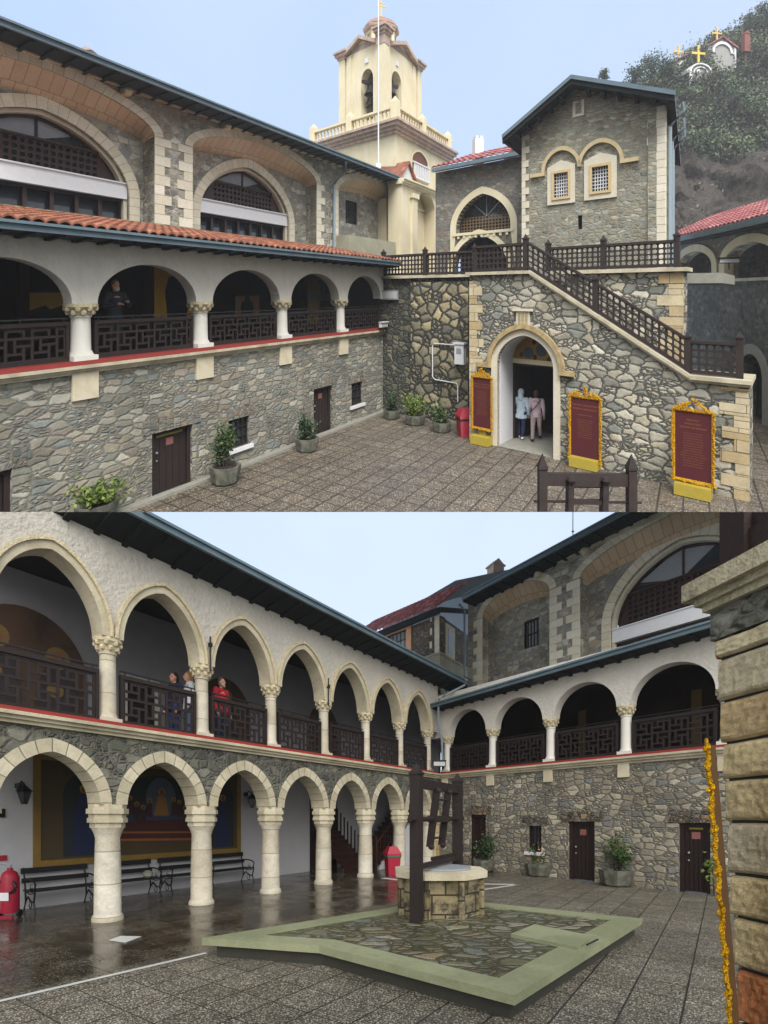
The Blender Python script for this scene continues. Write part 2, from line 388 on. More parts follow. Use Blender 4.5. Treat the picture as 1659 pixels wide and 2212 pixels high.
# ---------------------------------------------------------------- more materials
def tile_mat(name, a, b, c):
    k = NT(name); uv = k.uv(); x = k.n('SeparateXYZ', {0: uv})
    cell = k.n('CombineXYZ', {0: k.math('FLOOR', k.math('DIVIDE', x.outputs[0], .22)), 1: k.math('FLOOR', k.math('DIVIDE', x.outputs[1], .36))}).outputs[0]
    wn = k.n('TexWhiteNoise', {0: cell}, noise_dimensions='2D').outputs[0]
    base = k.ramp(wn, [(0, C(a)), (.5, C(b)), (1, C(c))])
    nz = k.noise(uv, 9, 5, .7).outputs[0]
    s = k.rng(nz, .25, .75, .7, 1.2, 'LINEAR')
    base = k.mix(1.0, base, k.n('CombineColor', {0: s, 1: s, 2: s}).outputs[0], 'MULTIPLY')
    return k.fin(base, .8, nz, .006)
M['tile_orange'] = tile_mat('orange_clay_tile', '#9a5c42', '#7d4a36', '#b8795a')
M['tile_pink'] = tile_mat('pinkish_red_clay_tile', '#a85a5c', '#8c4649', '#c68482')
def paving(name, pal, L, joint, wet, grit=70.0, wetx=None, jw=.016):
    k = NT(name); uv = k.uv()
    g = k.n('TexVoronoi', {'Vector': uv, 'Scale': grit, 'Randomness': 1.0}, voronoi_dimensions='2D')
    r = k.n('SeparateColor', {0: g.outputs['Color']}).outputs[0]
    base = k.ramp(r, [(i/len(pal), C(c)) for i, c in enumerate(pal)], 'CONSTANT')
    dd = g.outputs['Distance']
    base = k.mix(k.rng(dd, .35, .7), base, C('#3d372c'))
    lg = k.noise(uv, .35, 6, .7).outputs[0]; md = k.noise(uv, 3, 5, .7).outputs[0]
    x = k.n('SeparateXYZ', {0: uv})
    fu = k.math('FRACT', k.math('DIVIDE', x.outputs[0], L)); fv = k.math('FRACT', k.math('DIVIDE', x.outputs[1], L))
    e = k.math('MULTIPLY', k.math('MINIMUM', k.math('MINIMUM', fu, k.math('SUBTRACT', 1.0, fu)), k.math('ADD', k.math('MINIMUM', fv, k.math('SUBTRACT', 1.0, fv)), .006)), L)
    jf = k.rng(e, .004, jw)
    cell = k.n('CombineXYZ', {0: k.math('FLOOR', k.math('DIVIDE', x.outputs[0], L)), 1: k.math('FLOOR', k.math('DIVIDE', x.outputs[1], L))}).outputs[0]
    wn = k.n('TexWhiteNoise', {0: cell}, noise_dimensions='2D').outputs[0]
    s = k.math('MULTIPLY', k.rng(lg, .3, .7, .72, 1.15, 'LINEAR'), k.math('MULTIPLY', k.rng(md, .3, .7, .85, 1.15, 'LINEAR'), k.rng(wn, 0, 1, .86, 1.12, 'LINEAR')))
    base = k.mix(1.0, base, k.n('CombineColor', {0: s, 1: s, 2: s}).outputs[0], 'MULTIPLY')
    base = k.mix(jf, C(joint), base)
    rough = k.rng(k.noise(uv, .8, 5, .6).outputs[0], .35, .65, .38, .7, 'LINEAR')
    hb = k.math('ADD', k.math('MULTIPLY', jf, 1.0), k.math('MULTIPLY', k.math('SUBTRACT', 1.0, dd), .5))
    if wetx is not None:
        # rain water standing on the floor within about wetx metres of the arcade (u runs away from it)
        w = k.math('ADD', x.outputs[0], k.math('MULTIPLY', k.math('SUBTRACT', k.noise(uv, .45, 4, .6).outputs[0], .5), 1.2))
        wf = k.rng(w, wetx-.4, wetx+.3, 1.0, 0.0)
        pud = k.rng(k.noise(uv, 1.1, 5, .6).outputs[0], .35, .6, .55, 1.0)
        wf = k.math('MULTIPLY', wf, pud)
        dk = k.mix(1.0, base, C('#9c958b'), 'MULTIPLY')
        base = k.mix(wf, base, dk)
        rough = k.math('ADD', k.math('MULTIPLY', rough, k.math('SUBTRACT', 1.0, wf)), k.math('MULTIPLY', wf, .13))
        hb = k.math('MULTIPLY', hb, k.math('SUBTRACT', 1.0, k.math('MULTIPLY', wf, .88)))
    return k.fin(base, rough, hb, .004, .5)
PAL = ['#625e56', '#7b7766', '#4a4740', '#958f80', '#6f6656', '#403d38', '#b0a999', '#5d5851', '#787364', '#514e47']
M['paving_up'] = paving('washed_pebble_paving', ['#6b6152', '#857a68', '#4e463a', '#978b7c', '#6a5944', '#40382d', '#b0a797', '#574d3f', '#76695a', '#4b4134'], .52, '#211c15', 0, 42.0, None, .034)
M['paving_low'] = paving('wet_pebble_paving', PAL, .52, '#1e1d19', 1, 60.0, 3.4)
def leafmat(name, a, b, c):
    k = NT(name); uv = k.uv()
    base = k.ramp(k.n('SeparateXYZ', {0: uv}).outputs[0], [(0, C(a)), (.55, C(b)), (1, C(c))])
    return k.fin(base, .55, None, spec=.4)
M['leaf'] = leafmat('glossy_green_leaves', '#24361b', '#3c5428', '#62783a')
M['leaf_bright'] = leafmat('yellow_green_leaves', '#3f5420', '#627a2c', '#8fa03e')
M['leaf_dark'] = leafmat('dark_green_leaves', '#1d2d1c', '#2f4527', '#4a5f35')
M['scrub'] = leafmat('hillside_scrub_leaves', '#18251a', '#30462a', '#62784c')
M['scrub_dry'] = leafmat('brownish_scrub_leaves', '#393a2c', '#575640', '#7f7c5f')
M['petal'] = leafmat('red_and_pink_petals', '#b01e2a', '#c9394a', '#d98a90')
M['soil'] = plain('dark_soil', '#2a2119', .95, .3, 12)
M['planter'] = plain('mossy_pebble_concrete', '#6a6a60', .9, .25, 12, .02, c2='#4c4d42', bs=45)
def rockmat():
    k = NT('hill_rock'); v = k.gen()
    a = k.noise(k.vmath('MULTIPLY', v, (.5, .5, .22)), 1.0, 8, .72).outputs[0]
    b = k.noise(v, 1.4, 8, .75).outputs[0]
    c = k.ramp(a, [(.3, C('#37332d')), (.42, C('#675d52')), (.52, C('#80756a')), (.6, C('#524b44')), (.72, C('#8a7d70'))])
    s = k.rng(b, .3, .7, .6, 1.25, 'LINEAR')
    c = k.mix(1.0, c, k.n('CombineColor', {0: s, 1: s, 2: s}).outputs[0], 'MULTIPLY')
    return k.fin(c, .95, k.math('ADD', k.math('MULTIPLY', a, 2.5), k.math('MULTIPLY', b, 1.6)), 1.4)
M['rock'] = rockmat()
def cobble():
    m = stone('mossy_crazy_paving', ['#6b6a5c', '#7d7d70', '#585a4e', '#82806f', '#6f7474', '#5c5b47', '#7a6f5c', '#666b63'], '#4b4a33', 3.6, 5.4, .09, .03, 1.0, .35, .35)
    p = [n for n in m.node_tree.nodes if n.type == 'BSDF_PRINCIPLED'][0]
    for l in list(m.node_tree.links):
        if l.to_socket == p.inputs['Roughness']: m.node_tree.links.remove(l)
    p.inputs['Roughness'].default_value = .24
    return m
M['cobble'] = cobble()
M['wellstone'] = ashlar('mossy_well_stone', '#978b6a', '#736748', '#2c281d', .46, .33, .5, .45, '#2c2b20', .02, .02, .95, (.44, .62))
def big_blocks():
    k = NT('rough_brown_wall_blocks'); uv = k.uv()
    n1 = k.noise(uv, 26, 8, .75).outputs[0]; n2 = k.noise(uv, 5, 5, .6).outputs[0]
    x = k.n('SeparateXYZ', {0: k.n('NewGeometry').outputs['Position']}) if False else None
    at_ = k.n('Attribute', attribute_name='tone').outputs['Color']
    s = k.math('MULTIPLY', k.rng(n1, .25, .75, .62, 1.35, 'LINEAR'), k.rng(n2, .3, .7, .8, 1.2, 'LINEAR'))
    c = k.mix(1.0, at_, k.n('CombineColor', {0: s, 1: s, 2: s}).outputs[0], 'MULTIPLY')
    c = k.mix(k.math('MULTIPLY', k.rng(k.noise(uv, 2.3, 6, .7).outputs[0], .52, .7), .45), c, C('#7a5030'))
    return k.fin(c, .9, k.math('ADD', n1, n2), .03)
M['big_block'] = big_blocks()
def flat(name, c): return plain(name, c, .7, .15, 5)
def fabric(name, c): return plain(name, c, .85, .12, 7, .03, bs=11)
# ---------------------------------------------------------------- reusable architecture
def quoins(mb, fr, a, z0, z1, side, o, h=.31, w0=.32, w1=.55, dep=.06):
    # alternate long and short corner blocks; side = +1 grows towards +a
    z = z0; i = 0
    while z < z1-.05:
        w = w1 if i % 2 else w0; w *= .92+.16*R.random(); zz = min(z+h, z1)
        a0, a1 = (a, a+w) if side > 0 else (a-w, a)
        mb.box(fr, a0, a1, z+.006, zz-.006, o-dep, o+.012+.004*R.random(), off=(R.randrange(400)*40+5, R.randrange(100)))
        z = zz; i += 1
def tile_roof(mb, fr, a0, a1, oe, ze, ob, zb, rib=.22, row=.36):
    L = math.hypot(ob-oe, zb-ze); na = int((a1-a0)/rib*6); nr = max(2, int(L/row))
    do, dz = (ob-oe)/L, (zb-ze)/L; nx, nz_ = -dz*(1 if do > 0 else -1), abs(do)
    def pt(i, w, lift):
        a = a0+(a1-a0)*i/na; ph = (a-a0)/rib
        h = .085*abs(math.sin(math.pi*ph))**.7+lift
        return fr.P(a, ze+dz*w+h*nz_, oe+do*w+h*nx), (a, w)
    for r in range(nr):
        w0, w1 = L*r/nr, L*(r+1)/nr
        for i in range(na):
            A, B, Cc, D = pt(i, w0, .03), pt(i+1, w0, .03), pt(i+1, w1, 0), pt(i, w1, 0)
            q = [A, B, Cc, D]
            mb.face([p[0] for p in q], [(p[1][0], p[1][1]+.01) for p in q])
            E, F = pt(i, w0, -.02), pt(i+1, w0, -.02)
            mb.face([E[0], F[0], B[0], A[0]], [(p[1][0], p[1][1]+.01) for p in (E, F, B, A)])
def eaves(root, fr, a0, a1, ow, zw, oe, ze, fh=.16, ze1=None, rafters=.5, back=None, fas='slate_metal'):
    # boarded soffit, rafter tails and a metal gutter board along an overhanging roof edge
    d = 0 if ze1 is None else ze1-ze
    mb = MB(); P = fr.P
    q = [(a0, zw, ow), (a1, zw+d, ow), (a1, ze-.02+d, oe-.02), (a0, ze-.02, oe-.02)]
    mb.face([P(*p) for p in q]); mb.face([P(p[0], p[1]+.05, p[2]) for p in q][::-1])
    n = int((a1-a0)/rafters)
    for i in range(n+1):
        a = a0+(a1-a0)*i/max(1, n); dd = d*i/max(1, n)
        w = .05
        for (x0, x1) in ((a-w, a+w),):
            A = [P(x0, zw-.055+dd, ow), P(x1, zw-.055+dd, ow), P(x1, ze-.075+dd, oe-.06), P(x0, ze-.075+dd, oe-.06)]
            B = [P(x0, zw+dd, ow), P(x1, zw+dd, ow), P(x1, ze+dd, oe-.06), P(x0, ze+dd, oe-.06)]
            mb.face(A); mb.face([A[0], B[0], B[3], A[3]]); mb.face([A[1], A[2], B[2], B[1]]); mb.face([A[2], A[3], B[3], B[2]])
    mb.build('soffit', M['dark_eave'], root)
    g = MB(); g.box(fr, a0, a1, ze-.02, ze-.02+fh, oe-.03, oe+.05, dz=d)
    g.box(fr, a0, a1, ze+fh-.05, ze+fh+.005, oe+.05, oe+.1, dz=d)
    g.build('gutter', M[fas], root)
    if back:
        ob, zb = back
        r = MB(); q = [(a0, ze+fh-.02, oe), (a1, ze+fh-.02+d, oe), (a1, zb+d, ob), (a0, zb, ob)]
        r.face([P(*p) for p in q]); r.face([P(p[0], p[1]-.06, p[2]) for p in q][::-1])
        r.build('roof', M['slate_metal'], root)
TILE = ["#########", "#HHHHH#HH", "#HHHHH#HH", "#######HH", "#HH#HH#HH", "#HH#HH#HH", "#HH######", "#HH#HHHHH", "#HH#HHHHH"]
def meander(mb, fr, a0, a1, z0, z1, o, th=.035, c=.05):
    W = max(4, round((a1-a0)/c)); H = max(4, round((z1-z0)/c)); ca, cz = (a1-a0)/W, (z1-z0)/H
    def solid(i, j):
        if i < 0 or j < 0 or i >= W or j >= H: return False
        if i == 0 or j == 0 or i == W-1 or j == H-1: return True
        return TILE[(j+9) % 9][i % 9] == '#'
    P = fr.P
    for j in range(H):
        i = 0
        while i < W:
            if not solid(i, j): i += 1; continue
            k = i
            while k < W and solid(k, j): k += 1
            x0, x1, y0, y1 = a0+i*ca, a0+k*ca, z0+j*cz, z0+(j+1)*cz
            mb.face([P(x0, y0, o), P(x1, y0, o), P(x1, y1, o), P(x0, y1, o)])
            mb.face([P(x1, y0, o-th), P(x0, y0, o-th), P(x0, y1, o-th), P(x1, y1, o-th)])
            mb.face([P(x0, y0, o-th), P(x0, y0, o), P(x0, y1, o), P(x0, y1, o-th)])
            mb.face([P(x1, y0, o), P(x1, y0, o-th), P(x1, y1, o-th), P(x1, y1, o)])
            i = k
        for i in range(W):
            if solid(i, j):
                x0, x1 = a0+i*ca, a0+(i+1)*ca
                if not solid(i, j+1): y = z0+(j+1)*cz; mb.face([P(x0, y, o), P(x1, y, o), P(x1, y, o-th), P(x0, y, o-th)])
                if not solid(i, j-1): y = z0+j*cz; mb.face([P(x0, y, o-th), P(x1, y, o-th), P(x1, y, o), P(x0, y, o)])
def railing(root, fr, a0, a1, z0, h, o, mat='wood'):
    mb = MB(); meander(mb, fr, a0+.05, a1-.05, z0+.06, z0+h-.08, o)
    mb.box(fr, a0, a1, z0+h-.09, z0+h-.01, o-.07, o+.035)
    mb.box(fr, a0, a1, z0+.0, z0+.06, o-.06, o+.03)
    mb.box(fr, a0, a0+.06, z0+.061, z0+h-.091, o-.06, o+.03); mb.box(fr, a1-.06, a1, z0+.061, z0+h-.091, o-.06, o+.03)
    p = mb.build('railing', M[mat], root)
    t = MB(); t.box(fr, a0, a1, z0+h+.05, z0+h+.075, o-.03, o+.0)
    for k in range(4):
        a = a0+.1+(a1-a0-.2)*k/3; t.box(fr, a-.01, a+.01, z0+h-.01, z0+h+.05, o-.025, o-.005)
    t.build('handrail', M['iron'], p)
def lattice(mb, fr, a0, a1, z0, h, o, cell=.15, dz=0.0, th=.045, fill=.74):
    # board pierced by rows of eight-sided holes; dz lifts the a1 end
    W = max(1, round((a1-a0)/cell)); H = max(1, round(h/cell)); ca, cz = (a1-a0)/W, h/H
    P = fr.P
    ang = [math.pi/4*k for k in range(8)]
    for i in range(W):
        for j in range(H):
            x, z = a0+(i+.5)*ca, (j+.5)*cz
            def Q(dx, dy, oo):
                xx = x+dx*ca; return P(xx, z0+z+dy*cz+dz*(xx-a0)/(a1-a0), oo)
            sq = [(.5, 0), (.5, .5), (0, .5), (-.5, .5), (-.5, 0), (-.5, -.5), (0, -.5), (.5, -.5)]
            f = fill*.5
            oc = [(f, 0), (f*.86, f*.86), (0, f), (-f*.86, f*.86), (-f, 0), (-f*.86, -f*.86), (0, -f), (f*.86, -f*.86)]
            oc = [(f, -f*.55), (f, f*.55), (f*.55, f), (-f*.55, f), (-f, f*.55), (-f, -f*.55), (-f*.55, -f), (f*.55, -f)]
            sq = [(.5, -.28), (.5, .28), (.28, .5), (-.28, .5), (-.5, .28), (-.5, -.28), (-.28, -.5), (.28, -.5)]
            for k in range(8):
                m = (k+1) % 8
                mb.face([Q(*oc[k], o), Q(*sq[k], o), Q(*sq[m], o), Q(*oc[m], o)])
                mb.face([Q(*oc[m], o-th), Q(*sq[m], o-th), Q(*sq[k], o-th), Q(*oc[k], o-th)])
                mb.face([Q(*oc[k], o), Q(*oc[m], o), Q(*oc[m], o-th), Q(*oc[k], o-th)])
            for (k, cx_, cy_) in ((1, .5, .5), (3, -.5, .5), (5, -.5, -.5), (7, .5, -.5)):
                m = (k+1) % 8
                mb.face([Q(*sq[k], o), Q(cx_, cy_, o), Q(*sq[m], o)]); mb.face([Q(*sq[m], o-th), Q(cx_, cy_, o-th), Q(*sq[k], o-th)])
def post(mb, fr, a, z0, z1, o, w=.075):
    mb.box(fr, a-w, a+w, z0, z1, o-w-.02, o+w-.02)
    mb.box(fr, a-w*1.2, a+w*1.2, z1, z1+.05, o-w*1.2-.02, o+w*1.2-.02)
    c = fr.P(a, 0, o-.02); k = []
    for (da, dd) in ((-w, -w), (w, -w), (w, w), (-w, w)): k.append(fr.P(a+da*.8, z1+.05, o-.02+dd*.8))
    for i in range(4): mb.face([k[i], k[(i+1) % 4], (c[0], c[1], z1+.19)])
def door(root, fr, a0, a1, z0, z1, o, mat='wood', notice=False, tape=False):
    f = MB()
    f.box(fr, a0-.0, a0+.1, z0, z1, o-.1, o+.06); f.box(fr, a1-.1, a1, z0, z1, o-.1, o+.06); f.box(fr, a0+.1, a1-.1, z1-.1, z1, o-.1, o+.055)
    p = f.build('door', M[mat], root)
    l = MB(); n = 5; w = (a1-a0-.2)/n
    for i in range(n): l.box(fr, a0+.1+i*w+.006, a0+.1+(i+1)*w-.006, z0+.01, z1-.1, o-.06, o-.01)
    l.box(fr, a0+.1, a1-.1, z0+.01, z1-.1, o-.09, o-.061)
    l.build('leaf', M[mat], p)
    h = MB(); c = fr.P(a0+.2, z0+1.0, o-.01); h.ball(fr.P(a0+.2, z0+1.02, o+.02), .032); h.ball(fr.P(a0+.2, z0+.82, o+.015), .025)
    h.build('handle', M['steel'], p, smooth=True)
    if notice:
        h = MB(); m = (a0+a1)/2; h.box(fr, m-.1, m+.1, z1-.42, z1-.24, o-.009, o+.001); h.build('notice', flat('pink_paper_notice', '#8d5a55'), p)
    if tape:
        h = MB(); h.box(fr, a0+.2, a1-.2, z1-.17, z1-.12, o-.009, o+.003); h.build('tape', flat('yellow_tape', '#8a7d2c'), p)
    return p
def barred_window(root, fr, a0, a1, z0, z1, o, sill=None, vb=4, hb=2, frame=None, bars='wood', out=-.05):
    g = MB(); g.box(fr, a0, a1, z0, z1, o-.14, o-.1); p = g.build('window', M['glass'], root)
    b = MB(); t = .012
    b.box(fr, a0, a0+.05, z0, z1, o-.1, o-.04); b.box(fr, a1-.05, a1, z0, z1, o-.1, o-.04)
    b.box(fr, a0+.05, a1-.05, z1-.05, z1, o-.1, o-.045); b.box(fr, a0+.05, a1-.05, z0, z0+.05, o-.1, o-.045)
    for i in range(1, vb+1):
        a = a0+(a1-a0)*i/(vb+1); b.box(fr, a-t, a+t, z0+.05, z1-.05, o-.08, o-.055)
    for i in range(1, hb+1):
        z = z0+(z1-z0)*i/(hb+1); b.box(fr, a0+.05, a1-.05, z-t, z+t, o-.083, o-.052)
    b.build('grille', M[bars], p)
    if sill:
        s = MB(); s.box(fr, a0-.12, a1+.12, z0-.11, z0, o-.08, o+.1); s.build('sill', M[sill], p)
    return p
def planter(base, r, h, label, group, plant_label, seed, ph=1.0, spread=.45, leaf='leaf', flowers=False, lsz=.1, n=700, bare=.2):
    x, y = base; t = thing('planter', label, 'planter', (x, y, 0), group)
    mb = MB(); mb.lathe(x, y, [(r*.82, .03), (r*.86, .06), (r, h*.75), (r*1.02, h), (r*.86, h), (r*.84, h-.1)], 8, ang=.39)
    mb.lathe(x, y, [(.001, .03), (r*.82, .03)], 8, ang=.39)
    mb.build('tub', M['planter'], t)
    s = MB(); s.lathe(x, y, [(r*.86, h-.07), (.001, h-.05)], 8, ang=.39); s.build('soil', M['soil'], t)
    f = MB(); f.lathe(x, y, [(r*.5, 0), (r*.5, .03)], 8); f.build('foot', M['planter'], t)
    q = thing('potted_plant', plant_label, 'plant', (x, y, h-.06))
    rg = random.Random(seed); st = MB(); lf = MB(); fl = MB()
    ns = 7
    tips = []
    for i in range(ns):
        a = rg.random()*6.28; d = spread*(.25+.75*rg.random()); zz = h+ph*(.45+.55*rg.random())
        p0 = (x+.05*math.cos(a), y+.05*math.sin(a), h-.06); p2 = (x+d*math.cos(a), y+d*math.sin(a), zz)
        p1 = ((p0[0]+p2[0])/2-.05*math.sin(a), (p0[1]+p2[1])/2, h+(zz-h)*.6)
        st.tube([p0, p1, p2], [.016, .011, .005], 6); tips.append((p0, p1, p2))
    for i in range(n):
        p0, p1, p2 = tips[rg.randrange(ns)]; u = bare+(1-bare)*rg.random()**.7
        c = [(1-u)**2*p0[k]+2*u*(1-u)*p1[k]+u*u*p2[k] for k in range(3)]
        g = .1+.14*u
        c = (c[0]+rg.gauss(0, g*spread*1.5), c[1]+rg.gauss(0, g*spread*1.5), max(h-.02, c[2]+rg.gauss(0, g*.6)))
        lf.leaf(c, lsz*(.7+.6*rg.random()), rg)
        if flowers and rg.random() < .12: fl.leaf((c[0], c[1], c[2]+.06), .1, rg); fl.leaf((c[0], c[1]+.02, c[2]+.07), .1, rg)
    st.build('stem', M['wood_grey'], q, smooth=True); lf.build('foliage', M[leaf], q)
    if flowers: fl.build('flowers', M['petal'], q)
    return t
# ---------------------------------------------------------------- people
def remesh(balls, vox):
    bm = bmesh.new()
    for (c, r, sc) in balls:
        bmesh.ops.create_icosphere(bm, subdivisions=2, radius=1.0, matrix=Matrix.Translation(c) @ Matrix.Diagonal((r*sc[0], r*sc[1], r*sc[2], 1)))
    me = bpy.data.meshes.new('tmp'); bm.to_mesh(me); bm.free()
    o = bpy.data.objects.new('tmp', me); col.objects.link(o)
    m = o.modifiers.new('r', 'REMESH'); m.mode = 'VOXEL'; m.voxel_size = vox
    m2 = o.modifiers.new('s', 'SMOOTH'); m2.iterations = 4; m2.factor = .5
    dg = bpy.context.evaluated_depsgraph_get(); ev = o.evaluated_get(dg); em = ev.to_mesh()
    vs = [v.co.copy() for v in em.vertices]; fs = [tuple(p.vertices) for p in em.polygons]
    ev.to_mesh_clear(); bpy.data.objects.remove(o); bpy.data.meshes.remove(me)
    return vs, fs
def limb(L, pts, sc=(1, 1, 1)):
    for (p, r), (q, s) in zip(pts[:-1], pts[1:]):
        p, q = Vector(p), Vector(q); n = max(1, int((q-p).length/(min(r, s)*.45)))
        for i in range(n+1):
            t = i/n; L.append((p.lerp(q, t), r+(s-r)*t, sc))
def person(label, x, y, z, ang, shirt, trousers, shoe, hair, top='jacket', arms=None, legs=0.0, hood=False, beard=None, hairlen=0.0, s=1.0, lean=0.0, bag=None):
    """One figure facing +y in its own frame, turned by ang about z."""
    t = thing('person', label, 'person', (x, y, z))
    ca, sa = math.cos(ang), math.sin(ang)
    def put(vs, fs, name, mat, par, smooth=True):
        mb = MB()
        w = [(x+s*(v.x*ca-v.y*sa), y+s*(v.x*sa+v.y*ca), z+s*v.z) for v in vs]
        mb.v = w; mb.f = fs; mb.uv = [[(0, 0)]*len(f) for f in fs]
        return mb.build(name, mat, par, smooth)
    hip, kn, an = .91, .49, .08
    st = legs
    LP = [((-.095, 0, hip), (-.1, st*.55, kn), (-.1, st*.9-.02, an)), ((.095, 0, hip), (.1, -st*.25, kn+.01), (.1, -st*1.0-.02, an+abs(st)*.25))]
    sh = 1.42
    arms = arms or (((-.2, 0, sh), (-.25, -.03, 1.12), (-.24, .08, .87)), ((.2, 0, sh), (.25, -.03, 1.12), (.24, .08, .87)))
    B = []
    for (h_, k_, a_) in LP:
        limb(B, [(h_, .085), (k_, .052), ((a_[0], a_[1], a_[2]), .036)])
        limb(B, [((a_[0], a_[1]-.02, a_[2]-.035), .038), ((a_[0], a_[1]+.13, a_[2]-.05), .03)])
    limb(B, [((0, 0, .93), .13), ((0, .0, 1.1), .115), ((0, 0, 1.3), .13)], (1.15, .8, 1)); limb(B, [((-.15, 0, 1.4), .06), ((.15, 0, 1.4), .06)])
    limb(B, [((0, -.01, 1.42), .056), ((0, .01, 1.53), .052)])
    hd = Vector((0, .02, 1.62))
    B.append((hd+Vector((0, -.01, .02)), .1, (.78, .98, 1.12))); B.append((hd+Vector((0, .03, -.045)), .07, (.82, .9, 1.0)))
    B.append((hd+Vector((0, .098, -.0)), .017, (.8, 1.1, 1.5)))
    for q in (-1, 1): B.append((hd+Vector((q*.078, 0, 0)), .024, (.4, .8, 1.3)))
    B.append((hd+Vector((0, .082, -.052)), .02, (1.4, .5, .5)))
    for q, (s_, e_, w_) in zip((-1, 1), arms):
        limb(B, [(s_, .05), (e_, .04), (w_, .027)])
        d = (Vector(w_)-Vector(e_)).normalized(); pl = Vector(w_)+d*.055
        sd = d.cross(Vector((0, 0, 1))); sd = sd.normalized() if sd.length > .1 else Vector((0, 1, 0))
        limb(B, [(w_, .026), (tuple(pl), .034)], (1, 1, 1))
        nn = sd.cross(d).normalized()
        for i, ln in enumerate((.06, .075, .07, .055)):
            k = pl+d*.02+sd*(.021*(i-1.5)); m_ = k+d*ln*.6-nn*.006*q; e2 = m_+d*ln*.4-nn*.02
            limb(B, [(tuple(k), .0098), (tuple(m_), .009), (tuple(e2), .008)])
        k = Vector(w_)+d*.03+sd*.03; limb(B, [(tuple(k), .012), (tuple(k+sd*.025+d*.03), .010), (tuple(k+sd*.028+d*.055), .009)])
    vs, fs = remesh(B, .0085); put(vs, fs, 'body', M['skin'], t)
    T = []
    for (h_, k_, a_) in LP: limb(T, [(h_, .112), (k_, .076), ((a_[0], a_[1], a_[2]+.05), .062)])
    limb(T, [((0, 0, .9), .13), ((0, 0, .98), .135)], (1.15, .85, 1))
    vs, fs = remesh(T, .014); put(vs, fs, 'trousers', trousers, t)
    J = []
    lo = .78 if top == 'coat' else (.86 if top == 'jacket' else .92)
    fl = .2 if top == 'coat' else .165
    limb(J, [((0, 0, lo), fl), ((0, 0, 1.08), .145), ((0, 0, 1.3), .155)], (1.16, .82, .5))
    limb(J, [((-.16, -.005, 1.4), .078), ((.16, -.005, 1.4), .078)]); limb(J, [((0, -.01, 1.4), .085), ((0, 0, 1.46), .066)])
    for (s_, e_, w_) in arms: limb(J, [(s_, .073), (e_, .062), (w_, .047)])
    if hood:
        J.append((hd+Vector((0, -.03, .03)), .128, (.86, .95, 1.08))); limb(J, [((0, -.04, 1.45), .1), ((0, -.04, 1.56), .1)])
    elif top != 'shirt': limb(J, [((-.07, -.09, 1.45), .05), ((.07, -.09, 1.45), .05)])
    vs, fs = remesh(J, .014); put(vs, fs, 'jacket', shirt, t)
    S = []
    for (h_, k_, a_) in LP: limb(S, [((a_[0], a_[1]-.03, a_[2]-.035), .048), ((a_[0], a_[1]+.14, a_[2]-.046), .037)])
    vs, fs = remesh(S, .012); put(vs, fs, 'shoes', shoe, t)
    if not hood:
        H = [(hd+Vector((0, -.028, .045)), .104, (.84, .92, 1.05))]
        if hairlen: limb(H, [(tuple(hd+Vector((0, -.06, 0))), .08), (tuple(hd+Vector((0, -.08, -hairlen))), .06)])
        vs, fs = remesh(H, .01); put(vs, fs, 'hair', hair, t)
    if beard is not None:
        H = []; limb(H, [(tuple(hd+Vector((-.055, .03, -.055))), .027), (tuple(hd+Vector((0, .072, -.095))), .036), (tuple(hd+Vector((.055, .03, -.055))), .027)])
        vs, fs = remesh(H, .01); put(vs, fs, 'beard', beard, t)
    E = []
    for q in (-1, 1): E.append((hd+Vector((q*.034, .085, .015)), .012, (1.2, .6, .7)))
    vs, fs = remesh(E, .004); put(vs, fs, 'eyes', M['dark'], t)
    if bag is not None:
        mb = MB(); pts = [(.17, -.06, 1.46), (.06, -.155, 1.3), (-.1, -.17, 1.1), (-.2, -.1, .98)]
        mb.tube([(x+s*(p[0]*ca-p[1]*sa), y+s*(p[0]*sa+p[1]*ca), z+s*p[2]) for p in pts], .013, 6); mb.build('bag_strap', bag, t)
    return t
def text_mesh(s, size):
    cu = bpy.data.curves.new('t', 'FONT'); cu.body = s; cu.size = size; cu.align_x = 'CENTER'; cu.align_y = 'CENTER'; cu.resolution_u = 2
    o = bpy.data.objects.new('t', cu); col.objects.link(o); dg = bpy.context.evaluated_depsgraph_get(); dg.update()
    ev = o.evaluated_get(dg); me = ev.to_mesh()
    vs = [(v.co.x, v.co.y) for v in me.vertices]; fs = [tuple(p.vertices) for p in me.polygons]
    ev.to_mesh_clear(); bpy.data.objects.remove(o); bpy.data.curves.remove(cu)
    return vs, fs
def put_text(mb, fr, a, z, o, s, size, flip=False):
    vs, fs = text_mesh(s, size)
    for f in fs: mb.face([fr.P(a+(-vs[i][0] if flip else vs[i][0]), z+vs[i][1], o) for i in (f[::-1] if flip else f)])
